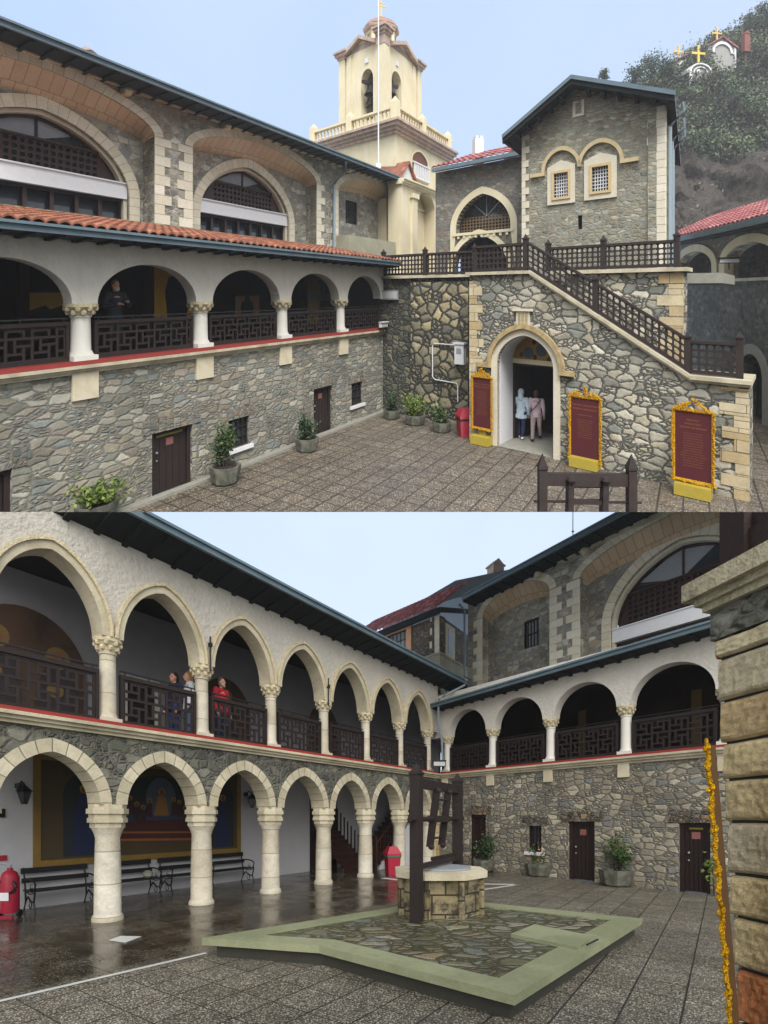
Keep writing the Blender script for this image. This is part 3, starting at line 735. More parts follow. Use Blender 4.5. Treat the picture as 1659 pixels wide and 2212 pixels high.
def column(root, fr, a, o, zb, zc, zt, r, mat, capmat, kind='leafy', ab=None, pl=True):
    """shaft from zb to zc, capital zc..zt"""
    x, y, _ = fr.P(a, 0, o); mb = MB(); uo = R.random()*20
    if kind == 'leafy':
        mb.lathe(x, y, [(r*1.25, zb+.10), (r*1.12, zb+.16), (r*1.0, zb+.2), (r*.97, (zb+zc)/2), (r*.93, zc-.04), (r*1.06, zc-.03), (r*1.06, zc)], 22, uo)
    else:
        mb.lathe(x, y, [(r*1.18, zb), (r*1.18, zb+.06), (r*1.1, zb+.1), (r*1.0, zb+.13), (r*.98, (zb+zc)/2), (r*.9, zc-.2), (r*1.02, zc-.1), (r*1.22, zc)], 26, uo)
    if kind == 'leafy' and pl: mb.box(fr, a-r*1.25, a+r*1.25, zb, zb+.1, o-r*1.25, o+r*1.25)
    c = mb.build('column', M[mat], root, smooth=True)
    k = MB()
    if kind == 'leafy':
        h = zt-zc
        k.lathe(x, y, [(r*1.0, zc), (r*1.15, zc+h*.25), (r*1.28, zc+h*.5), (r*1.5, zc+h*.68)], 22)
        for i in range(8):
            an = 2*math.pi*i/8+.39
            for (rr, zz, b) in ((1.22, .3, .3), (1.45, .62, .3)):
                an2 = an+(.39 if zz < .5 else 0)
                k.ball((x+r*rr*math.cos(an2), y+r*rr*math.sin(an2), zc+h*zz), r*b, 6, (1, 1, 1.2))
        k.lathe(x, y, [(r*1.5, zc+h*.68), (r*1.66, zc+h*.74), (r*1.66, zt), (.01, zt)], 22)
    else:
        h = zt-zc; w = r*1.28
        for (z0, z1, f) in ((0, .22, 1.0), (.22, .42, 1.14), (.42, .6, 1.06), (.6, .82, 1.2), (.82, 1, 1.08)):
            k.lathe(x, y, [(.001, zc+h*z0), (w*f, zc+h*z0), (w*f, zc+h*z1), (.001, zc+h*z1)], 8, ang=.39+math.atan2(fr.u[1], fr.u[0]))
    k.build('capital', M[capmat], c)
    return c
# ================================================================ shared: the great hall behind an arcaded gallery
def hall(root, fr, o, a_start, a_end, z0, z1, bays, zs, rise, rec=.62, stone_='stone_hall'):
    """bays: (a0, a1, kind) with kind 'lunette' or 'barred' or 'plain'"""
    outer = [(a_start, z0)]
    for (a0, a1, kd, *x) in bays:
        outer += [(a0, z0)]+arch(a0, a1, zs, rise, 24, .12)+[(a1, z0)]
    outer += [(a_end, z0), (a_end, z1), (a_start, z1)]
    w = MB(); w.slab(fr, outer, [], o-rec, o); w.build('wall', M[stone_], root)
    back = MB(); holes = []
    for (a0, a1, kd, *x) in bays:
        if kd == 'lunette':
            c, h = (a0+a1)/2+x[0], x[1]
            holes.append([(c-h, z0)]+arch(c-h, c+h, x[2], x[3], 28, .15)+[(c+h, z0)])
        if kd == 'barred': holes.append([(x[0], x[2]), (x[1], x[2]), (x[1], x[3]), (x[0], x[3])])
    # the recess wall: openings that reach the floor are notches in its lower edge
    out2 = [(a_start, z0)]
    for hh in holes:
        if hh[0][1] == z0: out2 += hh
    out2 += [(a_end, z0), (a_end, z1), (a_start, z1)]
    back.slab(fr, out2, [hh for hh in holes if hh[0][1] != z0], o-rec-.45, o-rec-.002)
    back.build('recess_wall', M[stone_], root)
    q = MB()
    for (a0, a1, kd, *x) in bays:
        inn = arch(a0, a1, zs, rise, 24, .12); out = arch(a0-.3, a1+.3, zs+.02, rise+.3, 24, .12)
        r = MB(); r.ring(fr, inn, out, o-.25, o+.03); r.build('arch', M['voussoir'], root)
        r = MB(); i2 = arch(a0+.004, a1-.004, zs, rise-.004, 24, .12); i3 = arch(a0+.004, a1-.004, zs-.12, rise-.5, 24, .12); dd_ = 0
        for k in range(24):     # the underside of the arch dips towards the recess wall
            L_ = math.hypot(i2[k+1][0]-i2[k][0], i2[k+1][1]-i2[k][1])
            r.face([fr.P(*i2[k], o-.02), fr.P(*i2[k+1], o-.02), fr.P(*i3[k+1], o-rec), fr.P(*i3[k], o-rec)], [(dd_, .0), (dd_+L_, .0), (dd_+L_, .8), (dd_, .8)]); dd_ += L_
        r.build('arch_soffit', M['soffit_brick'], root)
        q = MB(); quoins(q, fr, a0, z0, zs, -1, o+.01, dep=.4); q.build('corner_stones', M['quoin'], root); q = MB(); quoins(q, fr, a1, z0, zs, 1, o+.01, dep=.4); q.build('corner_stones', M['quoin'], root)
    for (a0, a1, kd, *x) in bays:
        ob = o-rec
        if kd == 'barred': barred_window(root, fr, x[0], x[1], x[2], x[3], ob, None, 4, 1)
        if kd == 'lunette':
            c, h, sp, rs = (a0+a1)/2+x[0], x[1], x[2], x[3]; ztop = sp+rs
            r = MB(); r.ring(fr, arch(c-h, c+h, sp, rs, 28, .15, z0), arch(c-h-.33, c+h+.33, sp, rs+.35, 28, .15, z0), ob-.2, ob+.06)
            r.build('window_arch', M['voussoir'], root)
            r = MB(); r.ring(fr, arch(c-h+.11, c+h-.11, sp, rs-.11, 28, .15, z0), arch(c-h+.002, c+h-.002, sp, rs-.002, 28, .15, z0), ob-.3, ob-.1)
            r.build('arch_moulding', M['quoin'], root)
            bz0, bz1 = x[4], x[4]+.46
            def half(z):
                for k in range(60):
                    t = math.pi/2*k/60; 
                    if sp+rs*(.85*math.sin(t)+.15*(1-math.cos(t))) >= z: return h*math.cos(t)
                return .1
            g = MB(); g.slab(fr, [(c-h+.1, z0)]+arch(c-h+.1, c+h-.1, sp, rs-.1, 24, .15)+[(c+h-.1, z0)], [], ob-.42, ob-.38); p = g.build('window', M['glass'], root)
            sgm = MB(); z_ = bz1+.05+(ztop-bz1)*.47
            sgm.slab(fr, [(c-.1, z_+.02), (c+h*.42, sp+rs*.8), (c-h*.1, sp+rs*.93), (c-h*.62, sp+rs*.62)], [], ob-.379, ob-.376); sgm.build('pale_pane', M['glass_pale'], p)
            f = MB()
            lz0, lz1 = bz1+.05, bz1+.05+(ztop-bz1)*.47
            for ang in (38, 90, 142):
                t = math.radians(ang); e = (c+(h-.1)*math.cos(t)*.98, sp+(rs-.1)*math.sin(t)*.98)
                b0 = (c, lz1); dx, dz = e[0]-b0[0], e[1]-b0[1]; L = math.hypot(dx, dz); nx, nz_ = -dz/L*.03, dx/L*.03
                f.slab(fr, [(b0[0]+nx, b0[1]+nz_), (b0[0]-nx, b0[1]-nz_), (e[0]-nx, e[1]-nz_), (e[0]+nx, e[1]+nz_)], [], ob-.37, ob-.33)
            f.ring(fr, arch(c-h+.19, c+h-.19, sp, rs-.19, 28, .15), arch(c-h+.1, c+h-.1, sp, rs-.1, 28, .15), ob-.37, ob-.3)
            f.build('frame', M['wood_red'], p)
            l = MB(); hb = half(lz1)-.2
            lattice(l, fr, c-hb, c+hb, lz0, lz1-lz0, ob-.24, .19, th=.03, fill=.66)
            h0 = half(lz0)-.16
            l.slab(fr, [(c-h0, lz0), (c-hb, lz0), (c-hb, lz1)], [], ob-.28, ob-.24); l.slab(fr, [(c+hb, lz0), (c+h0, lz0), (c+hb, lz1)], [], ob-.28, ob-.24)
            l.box(fr, c-hb, c+hb, lz1, lz1+.07, ob-.3, ob-.2)
            l.build('lattice', M['wood_red'], p)
            b = MB(); b.box(fr, c-h+.02, c+h-.02, bz0, bz1, ob-.3, ob-.05); b.box(fr, c-h+.02, c+h-.02, bz1, bz1+.04, ob-.3, ob+.0)
            b.build('beam', M['white_paint'], p)
            f = MB(); n = 7
            for i in range(n+1):
                a = c-h+.11+(2*h-.22)*i/n; f.box(fr, a-.05, a+.05, z0, bz0, ob-.34, ob-.22)
            f.box(fr, c-h+.1, c+h-.1, bz0-.1, bz0, ob-.33, ob-.23); f.box(fr, c-h+.1, c+h-.1, z0, z0+.12, ob-.33, ob-.23)
            f.build('casement', M['wood_red'], p)
    c = MB(); c.box(fr, a_start, a_end, z1-.17, z1-.02, o+.0, o+.14); c.build('cornice', M['quoin_tan'] if False else M['cornice'], root)
def spouts(root, fr, o, lst):
    for (a, z) in lst:
        s = MB(); s.box(fr, a-.11, a+.11, z, z+.18, o, o+.16); s.ball(fr.P(a, z+.09, o+.22), .13, 8); s.build('water_spout', M['carved'], root)
# ================================================================ LOWER COURT
use('lower')
FL = Fr((-11.85, 0), (.70, 1)); FR = Fr((2.18, 19.9), (1, -1.25))
L_END = 24.25
def PL(n): return (9.35+1.68*n)*1.2207
g = MB()
P = FL.P
g.face([P(-14, 0, -6), P(45, 0, -6), P(45, 0, 34), P(-14, 0, 34)], [(-6, -14), (-6, 45), (34, 45), (34, -14)][0:4])
structure(g.build('courtyard_paving', M['paving_low']))
rw = MB(); rw.box(AX(0, -5.5, -.12), -26, 22, 0, 8.6, -.5, 0); structure(rw.build('rear_shade_wall', M['plaster_b']))  # unseen stand-in for the court's rear side, added to shade the arcades
# ---- arcaded wing
W = thing('arcaded_wing', 'two storey arcaded wing with pale plaster upper gallery and dark stone lower arches', 'building', FL.P(14, 0, -1.3))
ZC = 2.22; ZL = 3.52
cols = [PL(n) for n in range(-1, 7)]
def multi(lo, hi, a_s, a_e, cols, hw, rise, p, n=24):
    out = [(a_s, hi), (a_s, lo)]
    for a, b in zip(cols[:-1], cols[1:]):
        c = (a+b)/2; out += arch(c-hw, c+hw, lo, rise, n, p)
    return out+[(a_e, lo), (a_e, hi)]
w = MB(); w.slab(FL, multi(ZC, ZL, cols[0]-.8, L_END, cols, .80, .92, .13), [], -.24, .2)
w.build('spandrel_wall', M['stone_slate'], W)
for i, a in enumerate(cols):
    if i < len(cols)-1:
        c = (a+cols[i+1])/2
        r = MB(); r.ring(FL, arch(c-.775, c+.775, ZC, .895, 26, .13), arch(c-.985, c+.985, ZC, 1.13, 26, .13), -.27, .235)
        r.build('arch', M['voussoir_b'], W)
    column(W, FL, a, -.02, 0, 1.78, ZC, .235, 'column', 'cornice', 'drum')
w = MB(); w.box(FL, cols[-1]+.3, L_END+.2, 0, ZC, -.26, .2); w.build('end_pier', M['quoin_tan'], W)
m = MB()
for (z0, z1, o) in ((ZL, 3.58, .27), (3.58, 3.64, .33), (3.64, 3.70, .40)): m.box(FL, cols[0]-.8, L_END, z0, z1, -.3, o)
m.build('ledge', M['cornice'], W)
m = MB(); m.box(FL, cols[0]-.8, L_END, 3.70, 3.77, -.3, .36); m.build('ledge_edge', M['red_paint'], W)
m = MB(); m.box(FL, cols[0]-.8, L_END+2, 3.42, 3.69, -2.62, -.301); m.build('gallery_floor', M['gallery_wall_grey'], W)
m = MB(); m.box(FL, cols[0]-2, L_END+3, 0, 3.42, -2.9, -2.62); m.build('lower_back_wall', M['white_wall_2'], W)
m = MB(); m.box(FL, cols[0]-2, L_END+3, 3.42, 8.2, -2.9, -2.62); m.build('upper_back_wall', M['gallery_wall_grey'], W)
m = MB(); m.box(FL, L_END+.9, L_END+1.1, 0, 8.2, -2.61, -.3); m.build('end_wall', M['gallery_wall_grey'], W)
m = MB(); m.box(FL, cols[0]-2, L_END+1, 7.25, 7.4, -2.61, -.25); m.build('gallery_ceiling', M['wood_grey'], W)
UC0, UC1 = 5.12, 5.39
w = MB(); w.slab(FL, multi(UC1, 7.42, cols[0]-.8, L_END, cols, .86, 1.25, .14), [], -.2, .16); w.build('gallery_wall', M['plaster_b'], W)
for i, a in enumerate(cols):
    column(W, FL, a, -.02, 3.77, UC0, UC1, .15, 'column', 'carved', 'leafy')
    if i < len(cols)-1:
        c = (a+cols[i+1])/2
        r = MB(); r.ring(FL, arch(c-.83, c+.83, UC1, 1.22, 30, .14), arch(c-.95, c+.95, UC1, 1.36, 30, .14), -.22, .2)
        r.build('gallery_arch', M['cornice'], W)
        r = MB(); r.ring(FL, arch(c-.952, c+.952, UC1, 1.362, 30, .14), arch(c-1.01, c+1.01, UC1, 1.43, 30, .14), .15, .25)
        r.build('hood_moulding', M['carved'], W)
        railing(W, FL, a+.2, cols[i+1]-.2, 3.77, 1.0, .05, 'wood_grey')
eaves(W, FL, cols[0]-.8, L_END+1.2, .16, 7.28, .95, 7.46, .14, back=(-3.0, 9.2))
# painted niches on the upper back wall
NF, NR, NH, NS = plain('warm_brown_fresco', '#4a3728', .8, .3, 3, c2='#33281f'), flat('dark_fresco_robe', '#2c2528'), flat('dull_gold_fresco', '#6d5730'), flat('fresco_face', '#6d4c34')
for px, w_, n_ in ((55, 1.25, 2), (487, .95, 1), (700, .9, 1)):
    a = FL.s(px, -2.6); r = MB(); zs_ = 5.05 if n_ == 2 else 5.0; rs_ = 1.45 if n_ == 2 else 1.15
    r.slab(FL, [(a-w_, 3.72)]+arch(a-w_, a+w_, zs_, rs_, 20)+[(a+w_, 3.72)], [], -2.625, -2.60); nm = r.build('painted_niche', NF, W)
    for dx, hh in (((-.42, 2.15), (.5, 1.95)) if n_ == 2 else ((0, 2.0),)):
        c = a+w_*dx; z = 3.72+hh; d = MB(); d.slab(FL, [(c-.5, 3.75), (c+.5, 3.75), (c+.42, z-.75), (c+.2, z-.3), (c-.2, z-.3), (c-.42, z-.75)], [], -2.599, -2.596); d.build('fresco_figure', NR, nm)
        d = MB(); d.slab(FL, [(c+.25*math.cos(t*.393), z-.12+.25*math.sin(t*.393)) for t in range(16)], [], -2.598, -2.594); d.build('halo', NH, nm)
        d = MB(); d.slab(FL, [(c+.13*math.cos(t*.393), z-.14+.17*math.sin(t*.393)) for t in range(16)], [], -2.5945, -2.592); d.build('face', NS, nm)
        d = MB(); d.slab(FL, [(c-.05+.17*math.cos(t*.393), z-.85+.17*math.sin(t*.393)) for t in range(16)], [], -2.5945, -2.592); d.build('halo', NH, nm)
m = MB(); a = FL.s(308, -2.6); m.box(FL, a-.55, a+.45, 3.72, 5.55, -2.62, -2.56); p = m.build('doorway', M['plaster_b'], W)
m = MB(); m.box(FL, a-.4, a+.3, 3.72, 5.35, -2.559, -2.55); m.build('door', M['dark'], p)
# stairs under the arcade
S = thing('wooden_staircase', 'dark red brown wooden staircase climbing under the last arches', 'staircase', FL.P(PL(5), 0, -1.6))
st = MB(); s0 = FL.s(800, -1.0); sw = MB(); tr = MB()
for k in range(13):
    a = s0+.12+k*.25; z = .2+.19*k
    tr.box(FL, a-.04, a+.28, z, z+.045, -2.0, -.78)
    st.box(FL, a, a+.03, z-.17, z, -1.97, -.8)
tr.build('tread', M['wood_red'], S); st.build('riser', M['wood_red'], S)
w = MB(); w.slab(FL, [(s0+.4, 0), (s0+3.3, 0), (s0+3.3, 2.3), (s0+.4, .12)], [], -1.95, -.84); w.build('stair_wall', M['white_wall'], S)
b = MB(); b.box(FL, s0+.1, s0+3.3, .95, 1.03, -.83, -.77, dz=2.45); b.box(FL, s0+.1, s0+3.3, .28, .36, -.83, -.77, dz=2.45)
for k in range(20):
    a = s0+.2+k*.16; z = .36+2.45*(a-s0-.1)/3.2; b.box(FL, a-.018, a+.018, z-.02, z+.64, -.815, -.785)
b.box(FL, s0+.0, s0+.1, 0, 1.25, -.86, -.74); b.build('banister', M['wood_red'], S)
dk = MB(); a = FL.s(735, -2.5)
T2 = thing('dark_stair_flight', 'unlit flight of dark steps seen through the fifth lower arch', 'staircase', FL.P(a, 0, -2))
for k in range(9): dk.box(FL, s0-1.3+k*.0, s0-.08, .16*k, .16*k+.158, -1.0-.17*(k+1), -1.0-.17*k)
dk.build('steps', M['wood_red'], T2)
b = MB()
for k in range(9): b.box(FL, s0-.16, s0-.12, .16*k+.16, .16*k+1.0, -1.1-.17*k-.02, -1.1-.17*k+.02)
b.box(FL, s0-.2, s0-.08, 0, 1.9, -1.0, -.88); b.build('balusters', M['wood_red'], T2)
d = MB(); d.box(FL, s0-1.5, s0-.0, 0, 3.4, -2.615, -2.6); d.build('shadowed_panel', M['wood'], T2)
# ---- gallery wing on the right with the great hall above it
R2 = thing('gallery_wing', 'stone wing with white arched gallery and tall hall above, right of the well', 'building', FR.P(6, 0, -2))
RE = 13.5
doors = [(1017, 1050, 1760, 1880), (1228, 1285, 1775, 1898), (1467, 1535, 1778, 1925)]
dd = []
for (x0, x1, y0, y1) in doors: dd.append((FR.s(x0), FR.s(x1), FR.z(x1, y0)))
wa, wb = FR.s(1142), FR.s(1170); wz0, wz1 = FR.z(1155, 1840), FR.z(1155, 1784)
outer = [(-.3, 0)]
for (a0, a1, z) in dd: outer += [(a0, 0), (a0, z), (a1, z), (a1, 0)]
outer += [(RE, 0), (RE, 3.5), (-.3, 3.5)]
w = MB(); w.slab(FR, outer, [[(wa, wz0), (wb, wz0), (wb, wz1), (wa, wz1)]], -.5, 0); w.build('stone_wall', M['stone_far'], R2)
for i, (a0, a1, z) in enumerate(dd): door(R2, FR, a0, a1, .02, z, -.12, 'wood', notice=i > 0, tape=i == 2)
barred_window(R2, FR, wa, wb, wz0, wz1, -.02, 'white_paint', 3, 2)
for (a0, a1, z) in dd+[(wa, wb, wz1)]:
    q = MB(); n = max(3, int((a1-a0+.5)/.2)); 
    for i in range(n):
        x = a0-.25+(a1-a0+.5)*i/n; q.box(FR, x+.01, x+(a1-a0+.5)/n-.01, z+.0, z+.28+.07*R.random(), -.3, .012+.01*R.random(), off=(R.randrange(300), R.randrange(50)))
    q.build('lintel', M['stone_brown'], R2)
rc = [FR.s(p) for p in (962, 1060, 1185, 1348)]; st_ = rc[3]-rc[2]; rc = [rc[0]]+rc[1:]+[rc[3]+st_*1.02, rc[3]+st_*2.1]
m = MB()
for (z0, z1, o) in ((3.5, 3.57, .06), (3.57, 3.64, .12), (3.64, 3.70, .18)): m.box(FR, -.3, RE, z0, z1, -.45, o)
m.build('ledge', M['cornice'], R2)
m = MB(); m.box(FR, -.3, RE, 3.70, 3.77, -.45, .14); m.build('ledge_edge', M['red_paint'], R2)
for a in rc: m = MB(); m.box(FR, a-.16, a+.16, 3.12, 3.5, -.2, .05); m.build('corbel', M['corbel'], R2)
out = [(-.3, 6.9), (-.3, 5.18)]
for a, b in zip(rc[:-1], rc[1:]): out += arch(a+.2, b-.2, 5.18, .92, 22, .0)
out += [(RE, 5.18), (RE, 6.9)]
w = MB(); w.slab(FR, out, [], -.34, .03); w.build('gallery_wall', M['plaster'], R2)
for i, a in enumerate(rc):
    column(R2, FR, a, -.15, 3.77, 4.9, 5.18, .15, 'column_white', 'carved', 'leafy')
    if i < len(rc)-1: railing(R2, FR, a+.2, rc[i+1]-.2, 3.77, .98, -.1, 'wood_grey')
m = MB(); m.box(FR, -.3, RE, 3.45, 3.69, -3, -.451); m.build('gallery_floor', M['wood_grey'], R2)
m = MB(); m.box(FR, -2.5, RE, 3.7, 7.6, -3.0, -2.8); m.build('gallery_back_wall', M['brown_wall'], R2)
m = MB(); m.box(FR, -.3, RE, 6.62, 6.72, -2.79, -.35); m.build('gallery_ceiling', M['dark_eave'], R2)
zA, zB = FR.z(950, 1520, .6), FR.z(1520, 1353, .6)
aA, aB = FR.s(950, .6), FR.s(1520, .6); sl = (zB-zA)/(aB-aA)  # gallery and hall eaves tilted to fit their end pixels in the image
eaves(R2, FR, -.6, RE, .03, zA-.1-sl*(aA+.6), .6, zA-.06-sl*(aA+.6), .13, ze1=zA-.06-sl*(aA+.6)+sl*(RE+.6), back=(-3.02, 7.5))
hb0, hb1 = FR.s(1043, -3), FR.s(1188, -3); hb2 = FR.s(1254, -3)
hw_ = 2.15
hall(R2, FR, -3.0, -1.0, RE+4, 7.2, 12.0, [(hb0, hb1, 'barred', FR.s(1133, -3.65), FR.s(1166, -3.65), FR.z(1150, 1398, -3.65), FR.z(1150, 1338, -3.65)),
    (hb2, hb2+6.3, 'lunette', 0.0, 2.3, 9.1, 2.1, FR.z(1420, 1362, -3.65))], 10.95, .85)
zA, zB = FR.z(1005, 1292, -2.1), FR.z(1345, 1112, -2.1); aA, aB = FR.s(1005, -2.1), FR.s(1345, -2.1); sl = (zB-zA)/(aB-aA)
e0 = FR.s(1000, -2.1)
eaves(R2, FR, e0, RE+4, -3.0, zA-.02, -2.1, zA-.02, .16, ze1=zA-.02+sl*(RE+4-e0), back=(-8, zA+2.6))
spouts(R2, FR, -3.0, [(FR.s(1165, -2.9), FR.z(1165, 1248, -2.9)), (FR.s(1265, -2.9), FR.z(1265, 1198, -2.9))])
GP = flat('dull_gold_panel', '#5d4a1e')
for a in (FR.s(1252, -2.6), FR.s(1500, -2.6)): m = MB(); m.box(FR, a-.14, a+.14, 3.8, 5.9, -2.799, -2.77); m.build('gilded_panel', GP, R2)
0 and m.build('gilded_panel', flat('dull_gold_panel', '#5d4a1e'), R2)
# ---- annex with the orange window, above the corner
cx_, cy_ = at(950, 1400, 22.0)[:2]
FXL = Fr((cx_, cy_), (-1, 1.05), (-1.05, -1)); FXR = Fr((cx_, cy_), (.70, 1))
AN = thing('corner_annex', 'small stone annex with red tiled roof and orange framed window above the corner', 'building', (cx_, cy_, 8))
ax0, ax1 = FXL.s(879), FXL.s(838)
az0, az1 = FXL.z(860, 1432), FXL.z(860, 1366)
w = MB(); w.slab(FXL, [(0, 9.3), (6, 9.3), (6, 11.1), (0, 11.1)], [[(ax0, max(az0, 9.35)), (ax1, max(az0, 9.35)), (ax1, az1), (ax0, az1)]], -.4, 0)
w.box(FXR, .02, 3, 9.3, 11.1, -.4, 0); w.build('wall', M['stone_brown'], AN)
w = MB(); w.box(FXL, .0, 6, 5, 9.3, -.4, .05); w.box(FXR, -.05, 3, 5, 9.3, -.4, .05); w.box(FXL, -.06, 6, 9.3, 9.4, -.4, .1); w.box(FXR, -.1, 3, 9.3, 9.4, -.4, .1); w.build('rendered_base', M['cream_grey'], AN)
q = MB(); quoins(q, FXL, 0, 9.4, 11.1, 1, .02); q.build('quoins', M['quoin'], AN)
f = MB(); t_ = .33
f.box(FXL, ax0-t_, ax0, 9.42, az1+.3, -.1, .05); f.box(FXL, ax1, ax1+t_, 9.42, az1+.3, -.1, .05); f.box(FXL, ax0, ax1, az1, az1+.3, -.1, .05)
p = f.build('window', flat('apricot_window_surround', '#c99a76'), AN)
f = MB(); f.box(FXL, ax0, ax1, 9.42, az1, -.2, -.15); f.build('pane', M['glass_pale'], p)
f = MB()
for k in range(1, 5): a = ax0+(ax1-ax0)*k/5; f.box(FXL, a-.012, a+.012, 9.42, az1, -.12, -.1)
for k in range(1, 4): z = 9.42+(az1-9.42)*k/4; f.box(FXL, ax0, ax1, z-.012, z+.012, -.125, -.095)
f.build('grille', M['iron'], p)
f = MB(); f.box(FXR, .5, 1.4, 9.42, 10.9, -.05, .07); p = f.build('window', M['quoin'], AN); f = MB(); f.box(FXR, .72, 1.18, 9.6, 10.7, .071, .08); f.build('pane', M['glass'], p)
r = MB(); tile_roof(r, FXL, -.3, 6.3, .55, 11.2, -1.9, 13.2, .26, .4); r.build('tile_roof', M['tile_pink'], AN)
e = MB(); e.box(FXL, -.3, 6.3, 10.98, 11.22, .3, .5); e.box(FXR, -.5, 3, 11.0, 11.22, .2, .32, dz=1.1); e.build('fascia', M['dark_eave'], AN)
r = MB(); q_ = [at(826, 1347, 25.5), at(984, 1254, 25.5), at(1120, 1226, 26), at(1120, 1272, 26), at(984, 1292, 25.5)]
r.face(q_, None); r.face([(p[0]+.3, p[1]+4, p[2]-.8) for p in q_][::-1])
for i in range(5): a, b = q_[i], q_[(i+1) % 5]; r.face([a, b, (b[0]+.3, b[1]+4, b[2]-.8), (a[0]+.3, a[1]+4, a[2]-.8)])
r.build('upper_roof', M['pipe'], AN)
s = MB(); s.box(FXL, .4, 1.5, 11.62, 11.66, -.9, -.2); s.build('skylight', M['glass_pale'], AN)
ch = MB(); x, y, z = at(1071, 1240, 27); f = AX(x, y, .4); ch.box(f, -.35, .35, z-1, z+.35, -.3, .3); ch.box(f, -.42, .42, z+.35, z+.43, -.36, .36); ch.slab(f, [(-.4, z+.43), (.4, z+.43), (0, z+.75)], [], -.3, .3)
tag(ch.build('chimney', M['pinkish']), 'pale pink chimney rising behind the hall roof', 'chimney')
m = MB(); x, y, z = at(1238, 1165, 19.5); m.tube([(x, y, z-.6), (x, y, z+.9), (x, y, z+1.6)], [.02, .016, .01], 6); m.box(AX(x, y), -.05, .05, z+.3, z+.33, -.02, .02)
tag(m.build('antenna_mast', M['steel']), 'thin antenna mast on the hall roof against the sky', 'antenna')
m = MB(); m.tube([at(1008, 1468, 19.2), at(1004, 1480, 19.2), at(962, 1502, 18.9), at(948, 1512, 19), at(947, 1560, 19.2), at(955, 1600, 19.2), at(957, 1652, 19.2)], .045, 8)
tag(m.build('drainpipe', M['pipe'], smooth=True), 'bent grey drainpipe coming off the arcade gutter into the corner', 'drainpipe')
m = MB(); m.tube([FR.P(FR.s(993, -2.4), FR.z(993, 1306, -2.4), -2.4), FR.P(FR.s(1004, -2.9), FR.z(1004, 1318, -2.9), -2.9), FR.P(FR.s(1004, -2.9), FR.z(1004, 1462, -2.9), -2.9), FR.P(FR.s(1022, -2.6), FR.z(1022, 1468, -2.6), -2.6)], .05, 8)
tag(m.build('drainpipe', M['pipe'], smooth=True), 'straight grey drainpipe down the hall wall beside the annex', 'drainpipe')
for px, py, pz in ((455, 1375, 1450), (710, 1465, 1525)):
    a = FL.s(px, .26); m = MB(); m.tube([FL.P(a, FL.z(px, py, .26), .26), FL.P(a, FL.z(px, pz, .26), .26)], .02, 6); m.box(FL, a-.03, a+.03, FL.z(px, py+22, .26), FL.z(px, py+14, .26), .22, .3)
    tag(m.build('iron_rod', M['iron']), 'short black iron rod above the '+('second' if px < 500 else 'fifth')+' upper column', 'rod')
def floodlight(name, label, x, y, z, ang, w=.42, h=.26, mat='iron', tilt=.5):
    t = thing(name, label, 'floodlight', (x, y, z)); f = AX(x, y, ang); b = MB()
    b.box(f, -w/2, w/2, z+.1, z+.1+h, -.06, .06); b.box(f, -w/2-.02, w/2+.02, z+.1+h, z+.13+h, -.12, .08); b.build('housing', M[mat], t)
    g = MB(); g.box(f, -w/2+.03, w/2-.03, z+.13, z+.07+h, -.072, -.061); g.build('lens', M['drain'], t)
    g = MB(); g.tube([(x, y, z-.15), (x, y, z+.1)], .025, 6); g.build('bracket', M['iron'], t)
x, y, _ = FL.P(L_END-.5, 0, .5); floodlight('floodlight', 'black floodlight on a bracket at the corner ledge behind the well frame', x, y, 3.85, .0, .5, .22)
# ---- well, platform
PT = [ground(px, py, .28) for px, py in ((437, 2026), (690, 2043), (1112, 2150), (1387, 1984), (965, 1941))]
def inset(pts, d):
    n = len(pts); o = []
    ar = sum(pts[i][0]*pts[(i+1) % n][1]-pts[(i+1) % n][0]*pts[i][1] for i in range(n)); sg = 1 if ar > 0 else -1
    for i in range(n):
        a, b, c = Vector(pts[i-1]), Vector(pts[i]), Vector(pts[(i+1) % n])
        e1, e2 = (b-a).normalized(), (c-b).normalized()
        n1, n2 = Vector((-e1.y, e1.x))*sg, Vector((-e2.y, e2.x))*sg
        m = (n1+n2).normalized(); k = d/max(.35, m.dot(n1)); p = b+m*k; o.append((p.x, p.y))
    return o
PW = thing('well_platform', 'low olive green rimmed platform paved with mossy crazy stones', 'platform', (PT[4][0], PT[4][1]-2, 0))
IN = inset(PT, .36); m = MB()
for i in range(5):
    k = (i+1) % 5; m.prism([PT[i], PT[k], IN[k], IN[i]], .18, .28)
m.build('rim', M['olive'], PW)
m = MB(); m.prism(inset(PT, .09), 0, .179); m.build('plinth', M['olive_dark'], PW)
m = MB(); m.prism(IN, .18, .262); m.build('cobbled_top', M['cobble'], PW)
hp = [ground(px, py, .32) for px, py in ((1104, 2017), (1156, 1996), (1284, 2022), (1249, 2046))]
m = MB(); m.prism(hp, .265, .32); h_ = tag(m.build('hatch_cover', M['olive']), 'flat olive green hatch cover lying on the platform rim', 'cover')
m = MB(); a, b = ground(1268, 2042, .33), ground(1292, 2030, .33); m.tube([(a[0], a[1], .335), (b[0], b[1], .335)], .012, 6); m.build('latch', M['iron'], h_)
WX, WY = 1.02, 8.92
WL = thing('stone_well', 'octagonal mossy stone well with a pale coping slab', 'well', (WX, WY, .26))
def octo(r, k=.39): return [(WX+r*math.cos(math.pi/4*i+k), WY+r*math.sin(math.pi/4*i+k)) for i in range(8)]
m = MB(); m.prism(octo(.76), .262, .92); m.build('drum', M['wellstone'], WL)
for (x, y) in octo(.765): m = MB(); m.lathe(x, y, [(.06, .262), (.055, .9), (.001, .9)], 8, R.random()*9); m.build('pilaster', M['wellstone'], WL, smooth=True)
m = MB(); ot, it = octo(.875), octo(.45)
